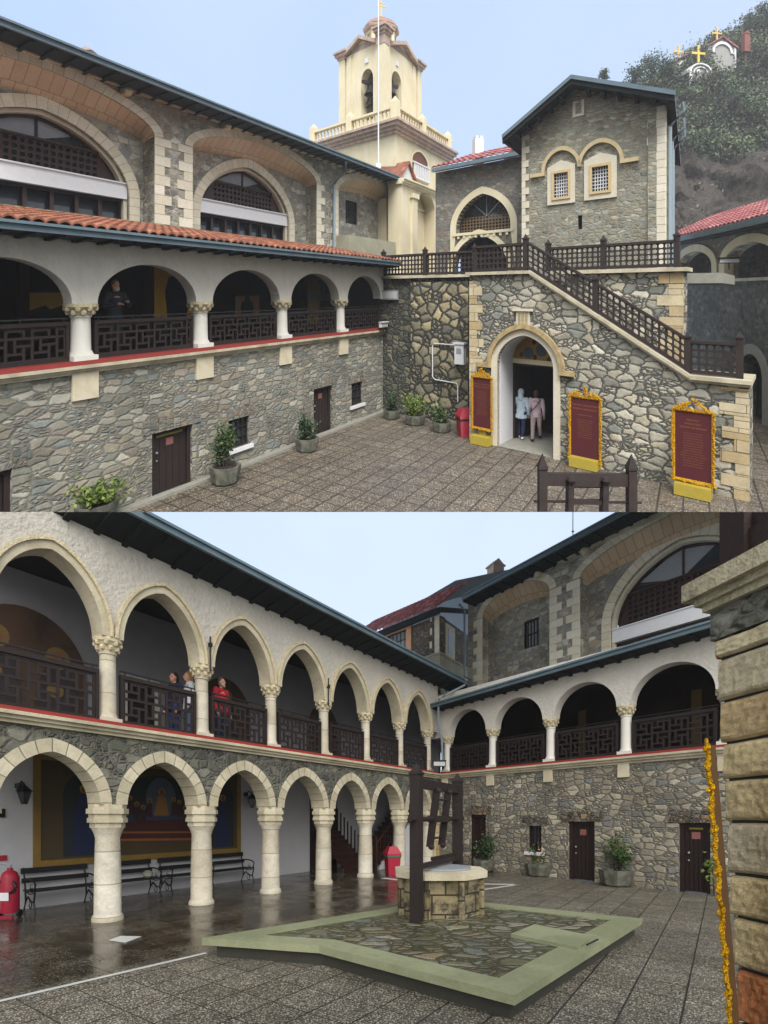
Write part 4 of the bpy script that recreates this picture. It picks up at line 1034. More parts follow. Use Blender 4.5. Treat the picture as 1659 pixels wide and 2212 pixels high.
for i in range(8): m.prism([ot[i], ot[(i+1) % 8], it[(i+1) % 8], it[i]], .92, 1.04)
m.build('coping', M['cornice'], WL)
m = MB(); m.prism(octo(.46), .93, .98); m.build('well_mouth', M['dark'], WL)
m = MB(); m.lathe(WX+.05, WY, [(.52, 1.045), (.52, 1.075), (.01, 1.085)], 28); m.build('lid', M['steel'], WL)
def well_frame(label, c, dirn, half, z0, ztip, w=.085, zax=1.95, mat='wood_grey', tilt=1.44, al=.5, ar=.045, aw=.3):
    f = Fr(c, dirn); t = thing('well_windlass', label, 'windlass', (c[0], c[1], z0))
    zt = ztip-.2
    for sgn in (-1, 1):
        b = MB(); b.box(f, sgn*half-w, sgn*half+w, z0, zt, -w, w); b.box(f, sgn*half-w*1.15, sgn*half+w*1.15, zt, zt+.04, -w*1.15, w*1.15)
        k = [f.P(sgn*half+da*w, zt+.04, do*w) for da, do in ((-1, -1), (1, -1), (1, 1), (-1, 1))]; ap = f.P(sgn*half, ztip, 0)
        for i in range(4): b.face([k[i], k[(i+1) % 4], ap])
        b.build('post', M[mat], t)
    b = MB(); b.box(f, -half+w, half-w, zt-.22, zt-.06, -w*.6, w*.6); b.build('top_beam', M[mat], t)
    b = MB(); b.tube([f.P(-half-ar*6, zax, 0), f.P(half+ar*7, zax, 0)], ar, 8); b.box(f, -aw-.04, aw+.04, zax-ar*1.3, zax+ar*1.3, -ar*2, ar*2); b.build('axle', M[mat], t)
    for a in (-aw, aw):
        b = MB(); cs, sn = math.cos(tilt), math.sin(tilt)
        prev = None
        for k in range(9):
            q = -al+2*al*k/8; x = [f.P(a-.035, zax+q*sn, q*cs-.06), f.P(a+.035, zax+q*sn, q*cs-.06), f.P(a+.035, zax+q*sn, q*cs+.06), f.P(a-.035, zax+q*sn, q*cs+.06)]
            if prev:
                for i in range(4): b.face([prev[i], prev[(i+1) % 4], x[(i+1) % 4], x[i]])
            prev = x
        for q in (-al, al): b.ball(f.P(a, zax+q*sn, q*cs+.03), .06, 8)
        b.build('crank_arm', M[mat], t)
    b = MB()
    for q in (-al*.7, al*.7): b.tube([f.P(-aw, zax+q*math.sin(tilt), q*math.cos(tilt)), f.P(aw, zax+q*math.sin(tilt), q*math.cos(tilt))], .022, 6)
    b.build('rung', M[mat], t)
    return t, f
fx = (1.49-.53, 9.84-7.96)
t_, f_ = well_frame('dark timber frame with tilted cranks standing over the octagonal well', ((.53+1.49)/2, 8.9), fx, 1.055, .27, 2.88)
b = MB(); b.box(f_, -.97, .97, 1.12, 1.2, -.05, .05); b.box(f_, -.2, .9, 1.2, 1.26, -.09, -.03); b.build('lower_beam', M['wood_grey'], t_)
# ---- floor channels, drain
def strip(name, label, cat, p, q, w, h=.006, mat='drain'):
    m = MB(); p, q = Vector(p), Vector(q); d = (q-p).normalized(); n = Vector((-d.y, d.x))*w/2
    m.prism([tuple(p+n), tuple(p-n), tuple(q-n), tuple(q+n)], .004, h); return tag(m.build(name, M[mat]), label, cat)
strip('drain_channel', 'long pale drain channel across the paving left of the platform', 'drain', ground(-60, 2177), ground(446, 2059), .07)
strip('drain_channel', 'pale drain channel on the paving behind the well', 'drain', ground(1030, 1924), ground(1119, 1911), .12)
strip('drain_channel', 'short pale drain strip near the corner behind the well', 'drain', ground(1005, 1909), ground(1119, 1911), .2)
strip('drain_channel', 'white drain slab at the foot of the last lower column', 'drain', ground(828, 1897), ground(862, 1901), .25)
g_ = [ground(px, py) for px, py in ((236, 2032), (262, 2023), (306, 2024), (272, 2037))]
m = MB(); m.prism(g_, .004, .012); tag(m.build('floor_drain', M['drain']), 'square pale metal drain cover in the wet floor by the first column', 'drain')
# ---- benches
def bench(a, o, L, label):
    t = thing('bench', label, 'bench', FL.P(a, 0, o), 'black benches along the arcade wall'); f = FL
    b = MB()
    for k in range(3): b.box(f, a-L/2, a+L/2, .42, .45, o-.2+k*.15, o-.2+k*.15+.12)
    b.build('seat', M['iron'], t)
    b = MB(); b.box(f, a-L/2, a+L/2, .58, .68, o-.28, o-.25); b.box(f, a-L/2, a+L/2, .77, .89, o-.33, o-.30); b.build('backrest', M['iron'], t)
    for sg in (-1, 1):
        x = a+sg*(L/2-.06); b = MB()
        def T(pts, r=.018): b.tube([f.P(x, z, o+q) for (q, z) in pts], r, 6)
        T([(.28, 0), (.2, .2), (.26, .42)]); T([(-.32, 0), (-.22, .2), (-.24, .42), (-.34, .9)]); T([(-.22, .2), (-.1, .3), (.05, .22), (.2, .2)]); T([(-.2, .4), (0, .36), (.2, .4)], .014)
        T([(-.26, .62), (-.1, .68), (.15, .66), (.28, .6), (.25, .5), (.22, .43)]); T([(.0, .22), (-.05, .12), (.02, .06), (.1, .12), (.05, .2)], .012); T([(.05, .55), (0, .5), (.06, .46), (.12, .5)], .012)
        b.build('leg', M['iron'], t)
    return t
for px0, px1, lb in ((60, 205, 'black slatted bench with iron ends, nearest the red extinguisher'), (222, 343, 'black slatted bench half hidden behind the first lower column'),
                     (358, 440, 'black slatted bench just left of the second lower column'), (448, 542, 'black slatted bench farthest along, right of the second lower column')):
    s0_, s1_ = FL.s(px0, -2.15), FL.s(px1, -2.15); bench((s0_+s1_)/2, -2.2, min(1.75, s1_-s0_), lb)
m = MB(); x, y, _ = FL.P(FL.s(322, -2.1), 0, -2.15); m.lathe(x, y, [(.06, .455), (.12, .5), (.12, .58), (.05, .64), (.0, .64)], 12); tag(m.build('bag', M['concrete'], smooth=True), 'small pale bag lying on a bench behind the first lower column', 'bag')
# ---- large framed wall painting
a0, a1 = FL.s(88, -2.6), FL.s(512, -2.6); z0, z1 = 1.02, 3.25
MO = thing('wall_painting', 'huge gold bordered mural of robed saints behind the lower arches', 'painting', FL.P((a0+a1)/2, z0, -2.6))
m = MB(); m.slab(FL, [(a0, z0), (a1, z0), (a1, z1), (a0, z1)], [], -2.615, -2.595); m.build('panel', flat('dark_mosaic_ground', '#463a24'), MO)
m = MB()
for (p0, p1, q0, q1) in ((a0-.14, a1+.14, z0-.15, z0), (a0-.14, a1+.14, z1, z1+.12), (a0-.14, a0, z0, z1), (a1, a1+.14, z0, z1)): m.box(FL, p0, p1, q0, q1, -2.615, -2.575)
m.build('border', flat('dull_gold_border', '#7c632c'), MO)
def pic(par, name, mat, lst, o):
    mt = flat(mat[0], mat[1])
    for l in lst: m = MB(); m.slab(FL, l, [], o-.003, o); m.build(name, mt, par)
def circ(c, z, r, n=20, ry=None): return [(c+r*math.cos(2*math.pi*i/n), z+(ry or r)*math.sin(2*math.pi*i/n)) for i in range(n)]
def saint(c, h, w): return [(c-w, z0+.08), (c+w, z0+.08), (c+w*.8, z0+h*.55), (c+w*.42, z0+h*.78), (c-w*.42, z0+h*.78), (c-w*.8, z0+h*.55)]
w_ = a1-a0
c1, c2, c3 = a0+w_*.17, a0+w_*.53, a0+w_*.9
pic(MO, 'arched_field', ('deep_blue_green_ground', '#232a2c'), [[(c1-.45, z0+.05), (c1+.45, z0+.05)]+arch(c1-.45, c1+.45, z0+1.4, .6, 14)[::-1], [(c2-1.25, z0+.35)]+[(c2+1.25, z0+.35)]+arch(c2-1.25, c2+1.25, z0+1.1, .95, 20)[::-1], [(c3-.4, z0+.05), (c3+.4, z0+.05)]+arch(c3-.4, c3+.4, z0+1.4, .6, 14)[::-1]], -2.59)
pic(MO, 'robe', ('dark_blue_robe', '#1c2747'), [saint(c1, 1.9, .27), saint(c3, 1.8, .24)], -2.585)
pic(MO, 'bier', ('dark_red_bier', '#46211c'), [[(c2-1.1, z0+.35), (c2+1.1, z0+.35), (c2+1.2, z0+.95), (c2-1.15, z0+.95)]], -2.585)
pic(MO, 'bier_cloth', ('orange_brown_band', '#8a5530'), [[(c2-1.1, z0+.55), (c2+1.12, z0+.5), (c2+1.14, z0+.55), (c2-1.1, z0+.6)], [(c2-1.1, z0+.36), (c2+1.1, z0+.3), (c2+1.1, z0+.36), (c2-1.1, z0+.42)]], -2.582)
pic(MO, 'pale_robe', ('grey_blue_glow', '#45505c'), [circ(c2, z0+1.45, .42, 20, .55)], -2.582)
pic(MO, 'central_figure', ('ochre_robe', '#8a6330'), [[(c2-.2, z0+.98), (c2+.22, z0+.98), (c2+.13, z0+1.5), (c2-.1, z0+1.5)]], -2.579)
pic(MO, 'lying_figure', ('slate_blue_shroud', '#2e3c55'), [[(c2-.9, z0+.85), (c2+.85, z0+.9), (c2+.85, z0+1.0), (c2-.9, z0+1.02)]], -2.579)
heads = [(c1, z0+1.62, .11), (c3, z0+1.52, .1), (c2+.02, z0+1.62, .1), (c2-.95, z0+1.05, .09)]+[(c2-1.0+.17*i, z0+1.32+.12*math.sin(i*1.7), .065) for i in range(13) if abs(i-6) > 1]
pic(MO, 'halo', ('dull_gold_halo', '#8d6a28'), [circ(*h) for h in heads], -2.576)
pic(MO, 'face', ('brown_face', '#5c3f2a'), [circ(h[0], h[1]-.01, h[2]*.6, 12, h[2]*.75) for h in heads], -2.573)
pic(MO, 'figure', ('maroon_robe', '#3d2226'), [[(h[0]-.08, h[1]-.42), (h[0]+.08, h[1]-.42), (h[0]+.06, h[1]-.06), (h[0]-.06, h[1]-.06)] for h in heads[4:]], -2.578)
# ---- lanterns, signs, extinguisher, bin
def lantern(px, py0, py1, label):
    o = -2.3; a = FL.s(px, o); z1_, z0_ = FL.z(px, py0, o), FL.z(px, py1, o); h = z1_-z0_; x, y, _ = FL.P(a, 0, o)
    t = thing('wall_lantern', label, 'lantern', (x, y, z0_)); m = MB()
    m.tube([FL.P(a, z1_-h*.1, -2.6), FL.P(a, z1_+h*.1, -2.45), FL.P(a, z1_-.02, o)], .018, 6); m.lathe(*FL.P(a, 0, -2.6)[:2], [(.001, z1_-h*.3), (.07, z1_-h*.2), (.07, z1_), (.001, z1_+.02)], 8); m.build('bracket', M['iron'], t)
    m = MB(); m.lathe(x, y, [(.06, z0_), (.14, z0_+h*.6), (.17, z0_+h*.62), (.03, z0_+h*.9), (.001, z0_+h*.95)], 6); m.build('lamp_body', M['iron'], t)
    m = MB(); m.lathe(x, y, [(.068, z0_+h*.05), (.142, z0_+h*.55)], 6, ang=.1); m.build('pane', M['glass'], t)
lantern(53, 1692, 1737, 'black wall lantern on white wall left of the big mural')
lantern(545, 1712, 1745, 'black wall lantern on white wall right of the big mural')
m = MB(); a = FL.s(3, -2.6); m.box(FL, a-.07, a+.07, FL.z(3, 1766, -2.6), FL.z(3, 1747, -2.6), -2.62, -2.6); tag(m.build('wall_plate', M['dark']), 'small dark framed plate on the white wall at the far edge', 'plate')
m = MB(); m.box(FL, a-.06, a+.1, FL.z(3, 1860, -2.6), FL.z(3, 1848, -2.6), -2.62, -2.6); tag(m.build('fire_sign', M['red_plastic']), 'little red fire sign on the white wall above the extinguisher', 'sign')
x, y = ground(22, 1980); E = thing('fire_extinguisher', 'big red wheeled fire extinguisher at the left edge of the arcade', 'extinguisher', (x, y, 0))
m = MB(); m.lathe(x, y, [(.001, .08), (.15, .08), (.16, .12), (.16, .78), (.12, .88), (.05, .93), (.05, .97)], 20); m.build('cylinder', M['red_plastic'], E, smooth=True)
m = MB(); m.tube([(x, y, .97), (x+.02, y, 1.02), (x-.12, y, 1.06), (x-.3, y-.02, 1.05)], .022, 8); m.build('handle', M['steel'], E, smooth=True)
m = MB(); m.tube([(x+.19*math.cos(i*.5), y-.1+.02*math.sin(i), .6+.13*math.sin(i*.5)) for i in range(13)], .03, 8); m.build('hose', M['iron'], E, smooth=True)
m = MB(); m.box(AX(x, y-.165, 0), -.07, .1, .34, .5, -.005, .004); m.build('label', M['white_paint'], E)
m = MB()
for q in (-1, 1): m.tube([(x+q*.17, y, 0.075), (x+q*.21, y, .075)], .075, 12)
m.build('wheel', M['iron'], E)
m = MB(); m.box(AX(x, y), -.17, .17, .0, .04, -.17, -.13); m.build('stand', M['red_plastic'], E)
def bin_(x, y, z, label, s=1.0, band=None, ang=0.0):
    t = thing('litter_bin', label, 'bin', (x, y, z)); m = MB()
    m.lathe(x, y, [(.001, z), (.27*s, z), (.33*s, z+.62*s), (.35*s, z+.63*s), (.35*s, z+.66*s)], 4, ang=.785+ang); m.build('body', M['red_plastic'], t)
    m = MB(); m.lathe(x, y, [(.36*s, z+.66*s), (.36*s, z+.74*s), (.2*s, z+.98*s), (.001, z+.99*s)], 4, ang=.785+ang); m.build('lid', M['red_plastic'], t)
    m = MB(); m.lathe(x, y, [(.345*s, z+.6*s), (.365*s, z+.66*s), (.35*s, z+.68*s)], 4, ang=.785+ang); m.build('bag_rim', M[band or 'iron'], t)
x, y = ground(848, 1889); bin_(x, y, 0, 'red bin with green bag rim in front of the white stair wall', .98, 'green_band', .3)
# ---- planters on the right
for i, (px, py, r, h, ph, sp, lf, lb, pl) in enumerate(((1050, 1884, .42, .42, .85, .42, 'leaf_dark', 'pale concrete planter by the small dark door', 'dense dark green shrub in the planter by the small dark door'),
     (1175, 1895, .5, .42, .45, .42, 'leaf', 'grey planter below the white window sill', 'low plant with red and pink flowers below the window sill'),
     (1345, 1917, .47, .46, .95, .36, 'leaf', 'grey planter between the two big brown doors', 'bushy green plant on bare stems between the two big doors'))):
    x, y = ground(px, py); planter((x, y+.35), r, h, lb, 'concrete planters along the far wall', pl, 20+i, ph, sp, lf, i == 1, .1, 520, .1 if i < 2 else .45)
x, y = ground(1552, 1935); m = MB(); rg = random.Random(3)
q = thing('potted_plant', 'sprig of green leaves in front of the last brown door', 'plant', (x-.15, y, 0)); lf = MB(); s = MB()
for k in range(60): lf.leaf((x-.15+rg.gauss(0, .12), y+rg.gauss(0, .1), .75+rg.gauss(0, .18)), .11, rg)
s.tube([(x-.1, y, 0), (x-.15, y, .75)], [.015, .008], 6); s.build('stem', M['wood_grey'], q); lf.build('foliage', M['leaf_bright'], q)
# ---- people in the upper gallery
def gal(px, o): a = FL.s(px, o); return FL.P(a, 3.69, o)
x, y, z = gal(377, -1.1); person('person in dark blue jacket turned away behind the second gallery railing', x, y, z, 2.6, fabric('navy_cloth', '#1d2440'), fabric('blue_denim', '#26345c'), M['dark'], flat('dark_hair', '#2a211c'), hairlen=.05)
x, y, z = gal(408, -.75); person('blonde person in white top beside the second gallery column', x, y, z, 2.2, fabric('white_cloth', '#c9ccd4'), fabric('pale_jeans', '#5c6d8c'), M['white_paint'], flat('blonde_hair', '#8d6a44'), hairlen=.2)
x, y, z = gal(478, -.55); person('bearded person in red jacket leaning by the third gallery railing', x, y, z, -1.9, fabric('red_cloth', '#a3202f'), fabric('blue_trousers', '#2f3b57'), M['dark'], flat('grey_hair', '#4b423e'), beard=flat('grey_beard', '#8a827c'))
# ---- near pier on the right
FN = Fr((1.67, 2.5), (.267, -1)); N1 = thing('stone_pier', 'rough brown block pier with mossy coping close on the right', 'wall', FN.P(.3, 0, -.3))
def image_slant(z): return .125*(3.03-z)/1.96  # pier end leaned to follow the keystone slant in the image
bl = MB(); tones = []; z = -.02; tone = ['#c6ae80', '#c4b899', '#bb9160', '#d0bc8e', '#b79f72', '#d6c8a4', '#bd7a4c', '#c0ad86', '#b37a50']; row = 0
rg = random.Random(11)
while z < 2.86:
    h = .17+.1*rg.random(); z1 = min(z+h, 2.9); a = image_slant(z)
    while a < 1.3:
        wdt = .28+.3*rg.random(); a1 = a+wdt; n, k = 26, 16; c = Vector(C(rg.choice(tone)))
        sd = rg.random()*99
        import mathutils
        def pt(i, j):
            x, y_ = i/n, j/k; e = min(x, 1-x)*wdt; f = min(y_, 1-y_)*h
            d = min(1.0, e/.02)*min(1.0, f/.02)
            nz = mathutils.noise.noise(Vector((x*wdt*9+sd, y_*h*9, sd)))*.010+mathutils.noise.noise(Vector((x*wdt*34+sd, y_*h*34, sd)))*.008
            aa = a+.005+(wdt-.01)*x; zz = z+.007+(z1-z-.014)*y_
            aa += mathutils.noise.noise(Vector((sd, y_*3, 1)))*.012*(1 if x > .5 else 0)
            return FN.P(aa, zz+mathutils.noise.noise(Vector((aa*5, sd, 2)))*.008, -.028+.028*d**.5+nz*d), (aa, zz)
        G = [[pt(i, j) for j in range(k+1)] for i in range(n+1)]
        for i in range(n):
            for j in range(k):
                q = [G[i][j], G[i+1][j], G[i+1][j+1], G[i][j+1]]; bl.face([p[0] for p in q], [p[1] for p in q]); tones.append(c)
        e = [G[0][j] for j in range(k+1)]
        if a <= image_slant(z)+.001:
            for j in range(k):
                q0, q1 = e[j][1], e[j+1][1]
                bl.face([e[j][0], e[j+1][0], FN.P(q1[0]+.01, q1[1], -.6), FN.P(q0[0]+.01, q0[1], -.6)], [(0, q0[1]), (0, q1[1]), (.5, q1[1]), (.5, q0[1])]); tones.append(c)
        a = a1
    z = z1
o = bl.build('block_facing', M['big_block'], N1, smooth=False)
ca = o.data.color_attributes.new('tone', 'FLOAT_COLOR', 'CORNER'); i = 0
for p in o.data.polygons:
    for l in p.loop_indices: ca.data[l].color = tuple(tones[p.index])
o.data.polygons.foreach_set('use_smooth', [True]*len(o.data.polygons))
m = MB(); m.slab(FN, [(image_slant(0)+.03, 0), (1.3, 0), (1.3, 3.04), (.02, 3.04)], [], -.6, -.042); m.build('mortar_core', flat('dark_grey_mortar', '#3a3c3c'), N1)
m = MB(); m.slab(FN, [(.0, 2.9), (1.3, 2.9), (1.3, 3.05), (.0, 3.05)], [], -.6, -.01); m.build('slate_course', M['stone_slate'], N1)
m = MB()
for (z0_, z1_, d) in ((3.05, 3.085, .02), (3.085, 3.12, .045), (3.12, 3.21, .085)): m.box(FN, -d, 1.4, z0_, z1_, -.65, d)
m.build('coping', plain('stained_limestone_coping', '#b0a88c', .9, .3, 7, .02, c2='#6f6a58'), N1)
FF = thing('timber_post', 'dark timber fence post and rail on the near pier coping', 'fence', FN.P(.2, 3.23, -.1))
m = MB(); m.box(FN, -.0, .13, 3.23, 4.4, -.2, -.07); m.box(FN, .13, 1.2, 3.3, 3.42, -.17, -.1); m.box(FN, .13, 1.2, 3.43, 4.3, -.15, -.12); m.build('post', M['wood'], FF)
m = MB(); lattice(m, FN, .16, 1.2, 3.5, .8, -.1, .17); m.build('lattice', M['wood'], FF)
# ---- gilded sign seen edge-on in front of the pier
SG = thing('information_sign', 'gilded sign frame seen edge on against the near stone pier', 'sign', at(1550, 2100, 1.95))
m = MB(); rg = random.Random(5)
def edge(py): return at(1526+(py-1595)*.086, py, 1.95)
n = 60; prev = None
for i in range(n):
    py = 1600+i*12.6; p = edge(py); k = i % 7
    rr = (.011, .014, .008, .012, .014, .007, .012)[k]*(1 if i > 2 else .8)
    m.ball((p[0]+.006*math.sin(i*.9), p[1], p[2]), rr, 8, (.85, 1, 1.25))
    if k in (1, 4): m.ball((p[0]-.008, p[1], p[2]-.01), .008, 8, (1, 1, 1.5))
pts = [edge(1600+i*40) for i in range(20)]
m.tube([(p[0]+.006, p[1]+.01, p[2]) for p in pts], .007, 8)
m.build('frame', M['gold'], SG, smooth=True)
b = MB(); d = Vector((.69, 1)).normalized(); pts = [edge(1610), edge(2400)]
A = [(p[0]+.012, p[1]+.01, p[2]) for p in pts]; B = [(a[0]+d.x*.42+.0, a[1]+d.y*.42, a[2]) for a in A]
b.face([A[0], A[1], B[1], B[0]]); b.face([(p[0]+.03, p[1]-.0, p[2]) for p in (A[0], B[0], B[1], A[1])]); b.face([A[0], (A[0][0]+.03, A[0][1], A[0][2]), (A[1][0]+.03, A[1][1], A[1][2]), A[1]])
b.build('back_board', flat('brown_sign_back', '#4a3314'), SG)
# ================================================================ UPPER COURT, sheared upward with depth
use('upper')
FA = Fr((-13.13, 0), (.6333, 1)); FD = Fr((0, 19.11), (1, -.85)); 
AE = 24.45                                   # corner at the far end of the arcaded wing
g = MB(); P = FA.P
q = [(2, -6), (2, 26), (60, 26), (60, -6)]
g.face([P(8, 0, -.4), P(34, 0, -.4), P(34, 0, 30), P(8, 0, 30)], [(-.4, 8), (-.4, 34), (30, 34), (30, 8)])
structure(g.build('upper_courtyard_paving', M['paving_up']))
W = thing('gallery_wing', 'long stone wing with white arched gallery, orange tiles and a tall hall behind', 'building', FA.P(18, 0, -2))
def dspan(x0, x1, yt, py=None): return (FA.s(x0), FA.s(x1), FA.z(x1, yt))
dd = [dspan(-40, 26, 1012), dspan(329, 416, 915), dspan(678, 718, 831)]
ww = [(FA.s(494), FA.s(538), FA.z(516, 966), FA.z(516, 903)), (FA.s(760), FA.s(783), FA.z(771, 874), FA.z(771, 826))]
outer = [(8.6, 0)]
for (a0, a1, z) in dd: outer += [(a0, 0), (a0, z), (a1, z), (a1, 0)]
outer += [(AE, 0), (AE, 3.32), (8.6, 3.32)]
w = MB(); w.slab(FA, outer, [[(a, c), (b, c), (b, d), (a, d)] for a, b, c, d in ww], -.5, 0); w.build('stone_wall', M['stone_grey'], W)
for i, (a0, a1, z) in enumerate(dd): door(W, FA, a0, a1, .02, z, -.14, 'wood', notice=i > 0, tape=i == 1)
for (a, b, c, d) in ww: barred_window(W, FA, a, b, c, d, -.02, 'white_paint', 3, 2)
for (a0, a1, z) in dd+[(a, b, d) for a, b, c, d in ww]:
    q = MB(); n = max(3, int((a1-a0+.5)/.2))
    for i in range(n):
        x = a0-.25+(a1-a0+.5)*i/n; q.box(FA, x+.01, x+(a1-a0+.5)/n-.01, z, z+.3+.08*R.random(), -.3, .012+.01*R.random(), off=(R.randrange(300), R.randrange(50)))
    q.build('lintel', M['stone_mid'], W)
m = MB(); m.box(FA, 8.6, AE, 0, .07, 0, .22); m.build('plinth', M['concrete'], W)
ac = [FA.s(p) for p in (183, 441, 616, 741)]; stp = (ac[3]-ac[0])/3; ac = [ac[0]-stp]+ac+[AE-.1]
m = MB()
for (z0, z1, o) in ((3.28, 3.34, .05), (3.34, 3.40, .1), (3.40, 3.47, .16)): m.box(FA, 8.6, AE, z0, z1, -.45, o)
m.build('ledge', M['cornice'], W)
m = MB(); m.box(FA, 8.6, AE, 3.47, 3.56, -.45, .13); m.build('ledge_edge', M['red_paint'], W)
for a in ac[1:-1]: m = MB(); m.box(FA, a-.27, a+.27, 2.72, 3.28, -.2, .06); m.build('corbel', M['corbel'], W)
out = [(8.6, 6.25), (8.6, 4.78)]
for i, (a, b) in enumerate(zip(ac[:-1], ac[1:])): out += arch(a+.26, b-(.26 if i < 4 else .1), 4.78, .92, 22, .0)
out += [(AE, 4.78), (AE, 6.25)]
w = MB(); w.slab(FA, out, [], -.36, .03); w.build('gallery_wall', M['plaster'], W)
for i, a in enumerate(ac[:-1]):
    if i or True: column(W, FA, a, -.16, 3.56, 4.52, 4.78, .2, 'column_white', 'carved', 'leafy')
for i, (a, b) in enumerate(zip(ac[:-1], ac[1:])): railing(W, FA, a+.26, b-(.26 if i < 4 else .05), 3.56, .85, -.12, 'wood')
m = MB(); m.box(FA, 8.6, AE, 3.3, 3.5, -3.2, -.451); m.build('gallery_floor', M['wood_grey'], W)
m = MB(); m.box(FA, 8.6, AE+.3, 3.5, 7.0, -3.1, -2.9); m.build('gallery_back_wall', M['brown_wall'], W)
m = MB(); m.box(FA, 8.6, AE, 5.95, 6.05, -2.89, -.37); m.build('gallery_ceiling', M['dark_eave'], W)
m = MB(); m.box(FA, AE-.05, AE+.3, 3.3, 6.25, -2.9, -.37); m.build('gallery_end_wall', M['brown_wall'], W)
eaves(W, FA, 8.6, AE+.15, .03, 6.12, .75, 6.17, .15)
t = MB(); tile_roof(t, FA, 8.6, AE+.1, .78, 6.33, -3.2, 7.1, .23, .36); t.build('tile_roof', M['tile_orange'], W)
t = MB(); t.box(FA, 8.6, AE, 6.98, 7.17, -3.21, -3.0); t.build('flashing', M['olive'], W)
# the hall above
def hb(p0, p1): return (FA.s(p0, -3.2), FA.s(p1, -3.2))
b2, b3 = hb(416, 684), hb(731, 856); pw = b2[0]-FA.s(334, -3.2)
b1e = FA.s(334, -3.2); b1 = (b1e-(b2[1]-b2[0]), b1e)
wo = ((FA.s(428, -3.9)+FA.s(621, -3.9))/2)-((b2[0]+b2[1])/2)
wl = (FA.s(621, -3.9)-FA.s(428, -3.9))/2
HE = FA.s(880, -3.2)
wo1 = FA.s(263, -3.8)-wl-(b1[0]+b1[1])/2+.12
hall(W, FA, -3.2, b1[0]-2, HE, 6.9, 11.25, [(b1[0], b1[1], 'lunette', wo1, wl+.12, 8.0, 2.0, 7.95), (b2[0], b2[1], 'lunette', wo, wl, 8.0, 2.0, 7.95),
     (b3[0], b3[1], 'barred', FA.s(746, -3.85), FA.s(771, -3.85), FA.z(758, 484, -3.85), FA.z(758, 434, -3.85))], 9.95, .95)
e0, e1 = FA.s(-40, -2.3), FA.s(876, -2.3)
eaves(W, FA, e0, e1, -3.2, 11.12, -2.3, 11.16, .16, back=(-9, 13.6))
spouts(W, FA, -3.2, [(FA.s(272, -3.1), FA.z(272, 206, -3.1)), (FA.s(488, -3.1), FA.z(488, 280, -3.1)), (FA.s(752, -3.1), FA.z(752, 372, -3.1))])
m = MB(); a0, a1 = FA.s(733, -3.0), FA.s(866, -1.4); m.box(FA, a0, FA.s(862, -2.2), 6.9, 7.75, -3.15, -2.4); m.build('low_parapet', M['cream_grey'], W)
m = MB(); m.tube([FA.P(FA.s(748, -2.4), 11.1, -2.4), FA.P(FA.s(746, -2.5), 10.75, -2.5), FA.P(FA.s(722, -3.05), 10.1, -3.05), FA.P(FA.s(722, -3.05), 6.95, -3.05)], .065, 8)
tag(m.build('drainpipe', M['pipe'], smooth=True), 'bent blue grey drainpipe between the second and third hall arches', 'drainpipe')
# crow-stepped bit on the roof edge far left and stored things in the gallery
x, y, z = at(193, 114, 20); m = MB()
m.box(AX(x, y), -.2, .22, z-1.2, z, -.2, .2); m.slab(AX(x, y), [(-.26, z), (.28, z), (.0, z+.18)], [], -.25, .25); tag(m.build('chimney', M['pinkish']), 'small pale chimney top peeping over the long roof edge', 'chimney')
def panel(px0, px1, py0, py1, o, label, name, mat, extra=None):
    a0, a1 = FA.s(px0, o), FA.s(px1, o); z0, z1 = FA.z((px0+px1)/2, py1, o), FA.z((px0+px1)/2, py0, o)
    t = thing(name, label, 'painting', FA.P((a0+a1)/2, z0, o)); b = MB(); b.box(FA, a0, a1, z0, z1, o-.04, o); b.build('panel', mat, t)
    b = MB()
    for (p0, p1, q0, q1) in ((a0-.06, a1+.06, z0-.06, z0), (a0-.06, a1+.06, z1, z1+.06), (a0-.06, a0, z0, z1), (a1, a1+.06, z0, z1)): b.box(FA, p0, p1, q0, q1, o-.04, o+.02)
    b.build('frame', M['wood'], t)
    if extra: extra(t, a0, a1, z0, z1, o)
    return t
def robed(t, a0, a1, z0, z1, o):
    c, w, h = (a0+a1)/2, a1-a0, z1-z0; b = MB()
    b.slab(FA, [(c-w*.2, z0+h*.1), (c+w*.2, z0+h*.1), (c+w*.27, z0+h*.6), (c+w*.2, z0+h*.8), (c+w*.08, z0+h*.84), (c-w*.08, z0+h*.84), (c-w*.2, z0+h*.8), (c-w*.27, z0+h*.6)], [], o, o+.006)
    b.slab(FA, [(c+w*.11*math.cos(i*.4), z0+h*.9+w*.13*math.sin(i*.4)) for i in range(15)], [], o, o+.006); b.build('robed_figure', flat('near_black_robe', '#16171a'), t)
    b = MB(); b.box(FA, a0, a1, z0, z0+h*.18, o, o+.003); b.build('green_ground', flat('dark_green_field', '#183024'), t)
def ochre(t, a0, a1, z0, z1, o):
    c, w, h = (a0+a1)/2, a1-a0, z1-z0; b = MB()
    for k in (.35, .75): b.slab(FA, [(a0+w*k-.35, z0), (a0+w*k+.25, z0), (a0+w*k+.3, z0+h*.5), (a0+w*k, z0+h*.72), (a0+w*k-.4, z0+h*.6)], [], o, o+.006)
    b.build('shadowy_figures', flat('dark_olive_shape', '#2b2613'), t)
G = flat('ochre_gold_ground', '#dfab2c'); G2 = flat('dim_gold_ground', '#b3933c'); G3 = flat('brown_panel_ground', '#a17a58')
panel(62, 160, 632, 730, -2.86, 'ochre panel with dark shapes at the left of the first gallery arch', 'wall_painting', G2, ochre)
panel(333, 430, 570, 720, -2.86, 'gold panel with a tall dark robed figure in the second gallery arch', 'wall_painting', G, robed)
panel(508, 560, 640, 700, -2.86, 'brown painted panel in the third gallery arch', 'wall_painting', G3, robed)
panel(664, 690, 600, 700, -2.86, 'narrow gilded panel in the fourth gallery arch', 'wall_painting', G2, None)
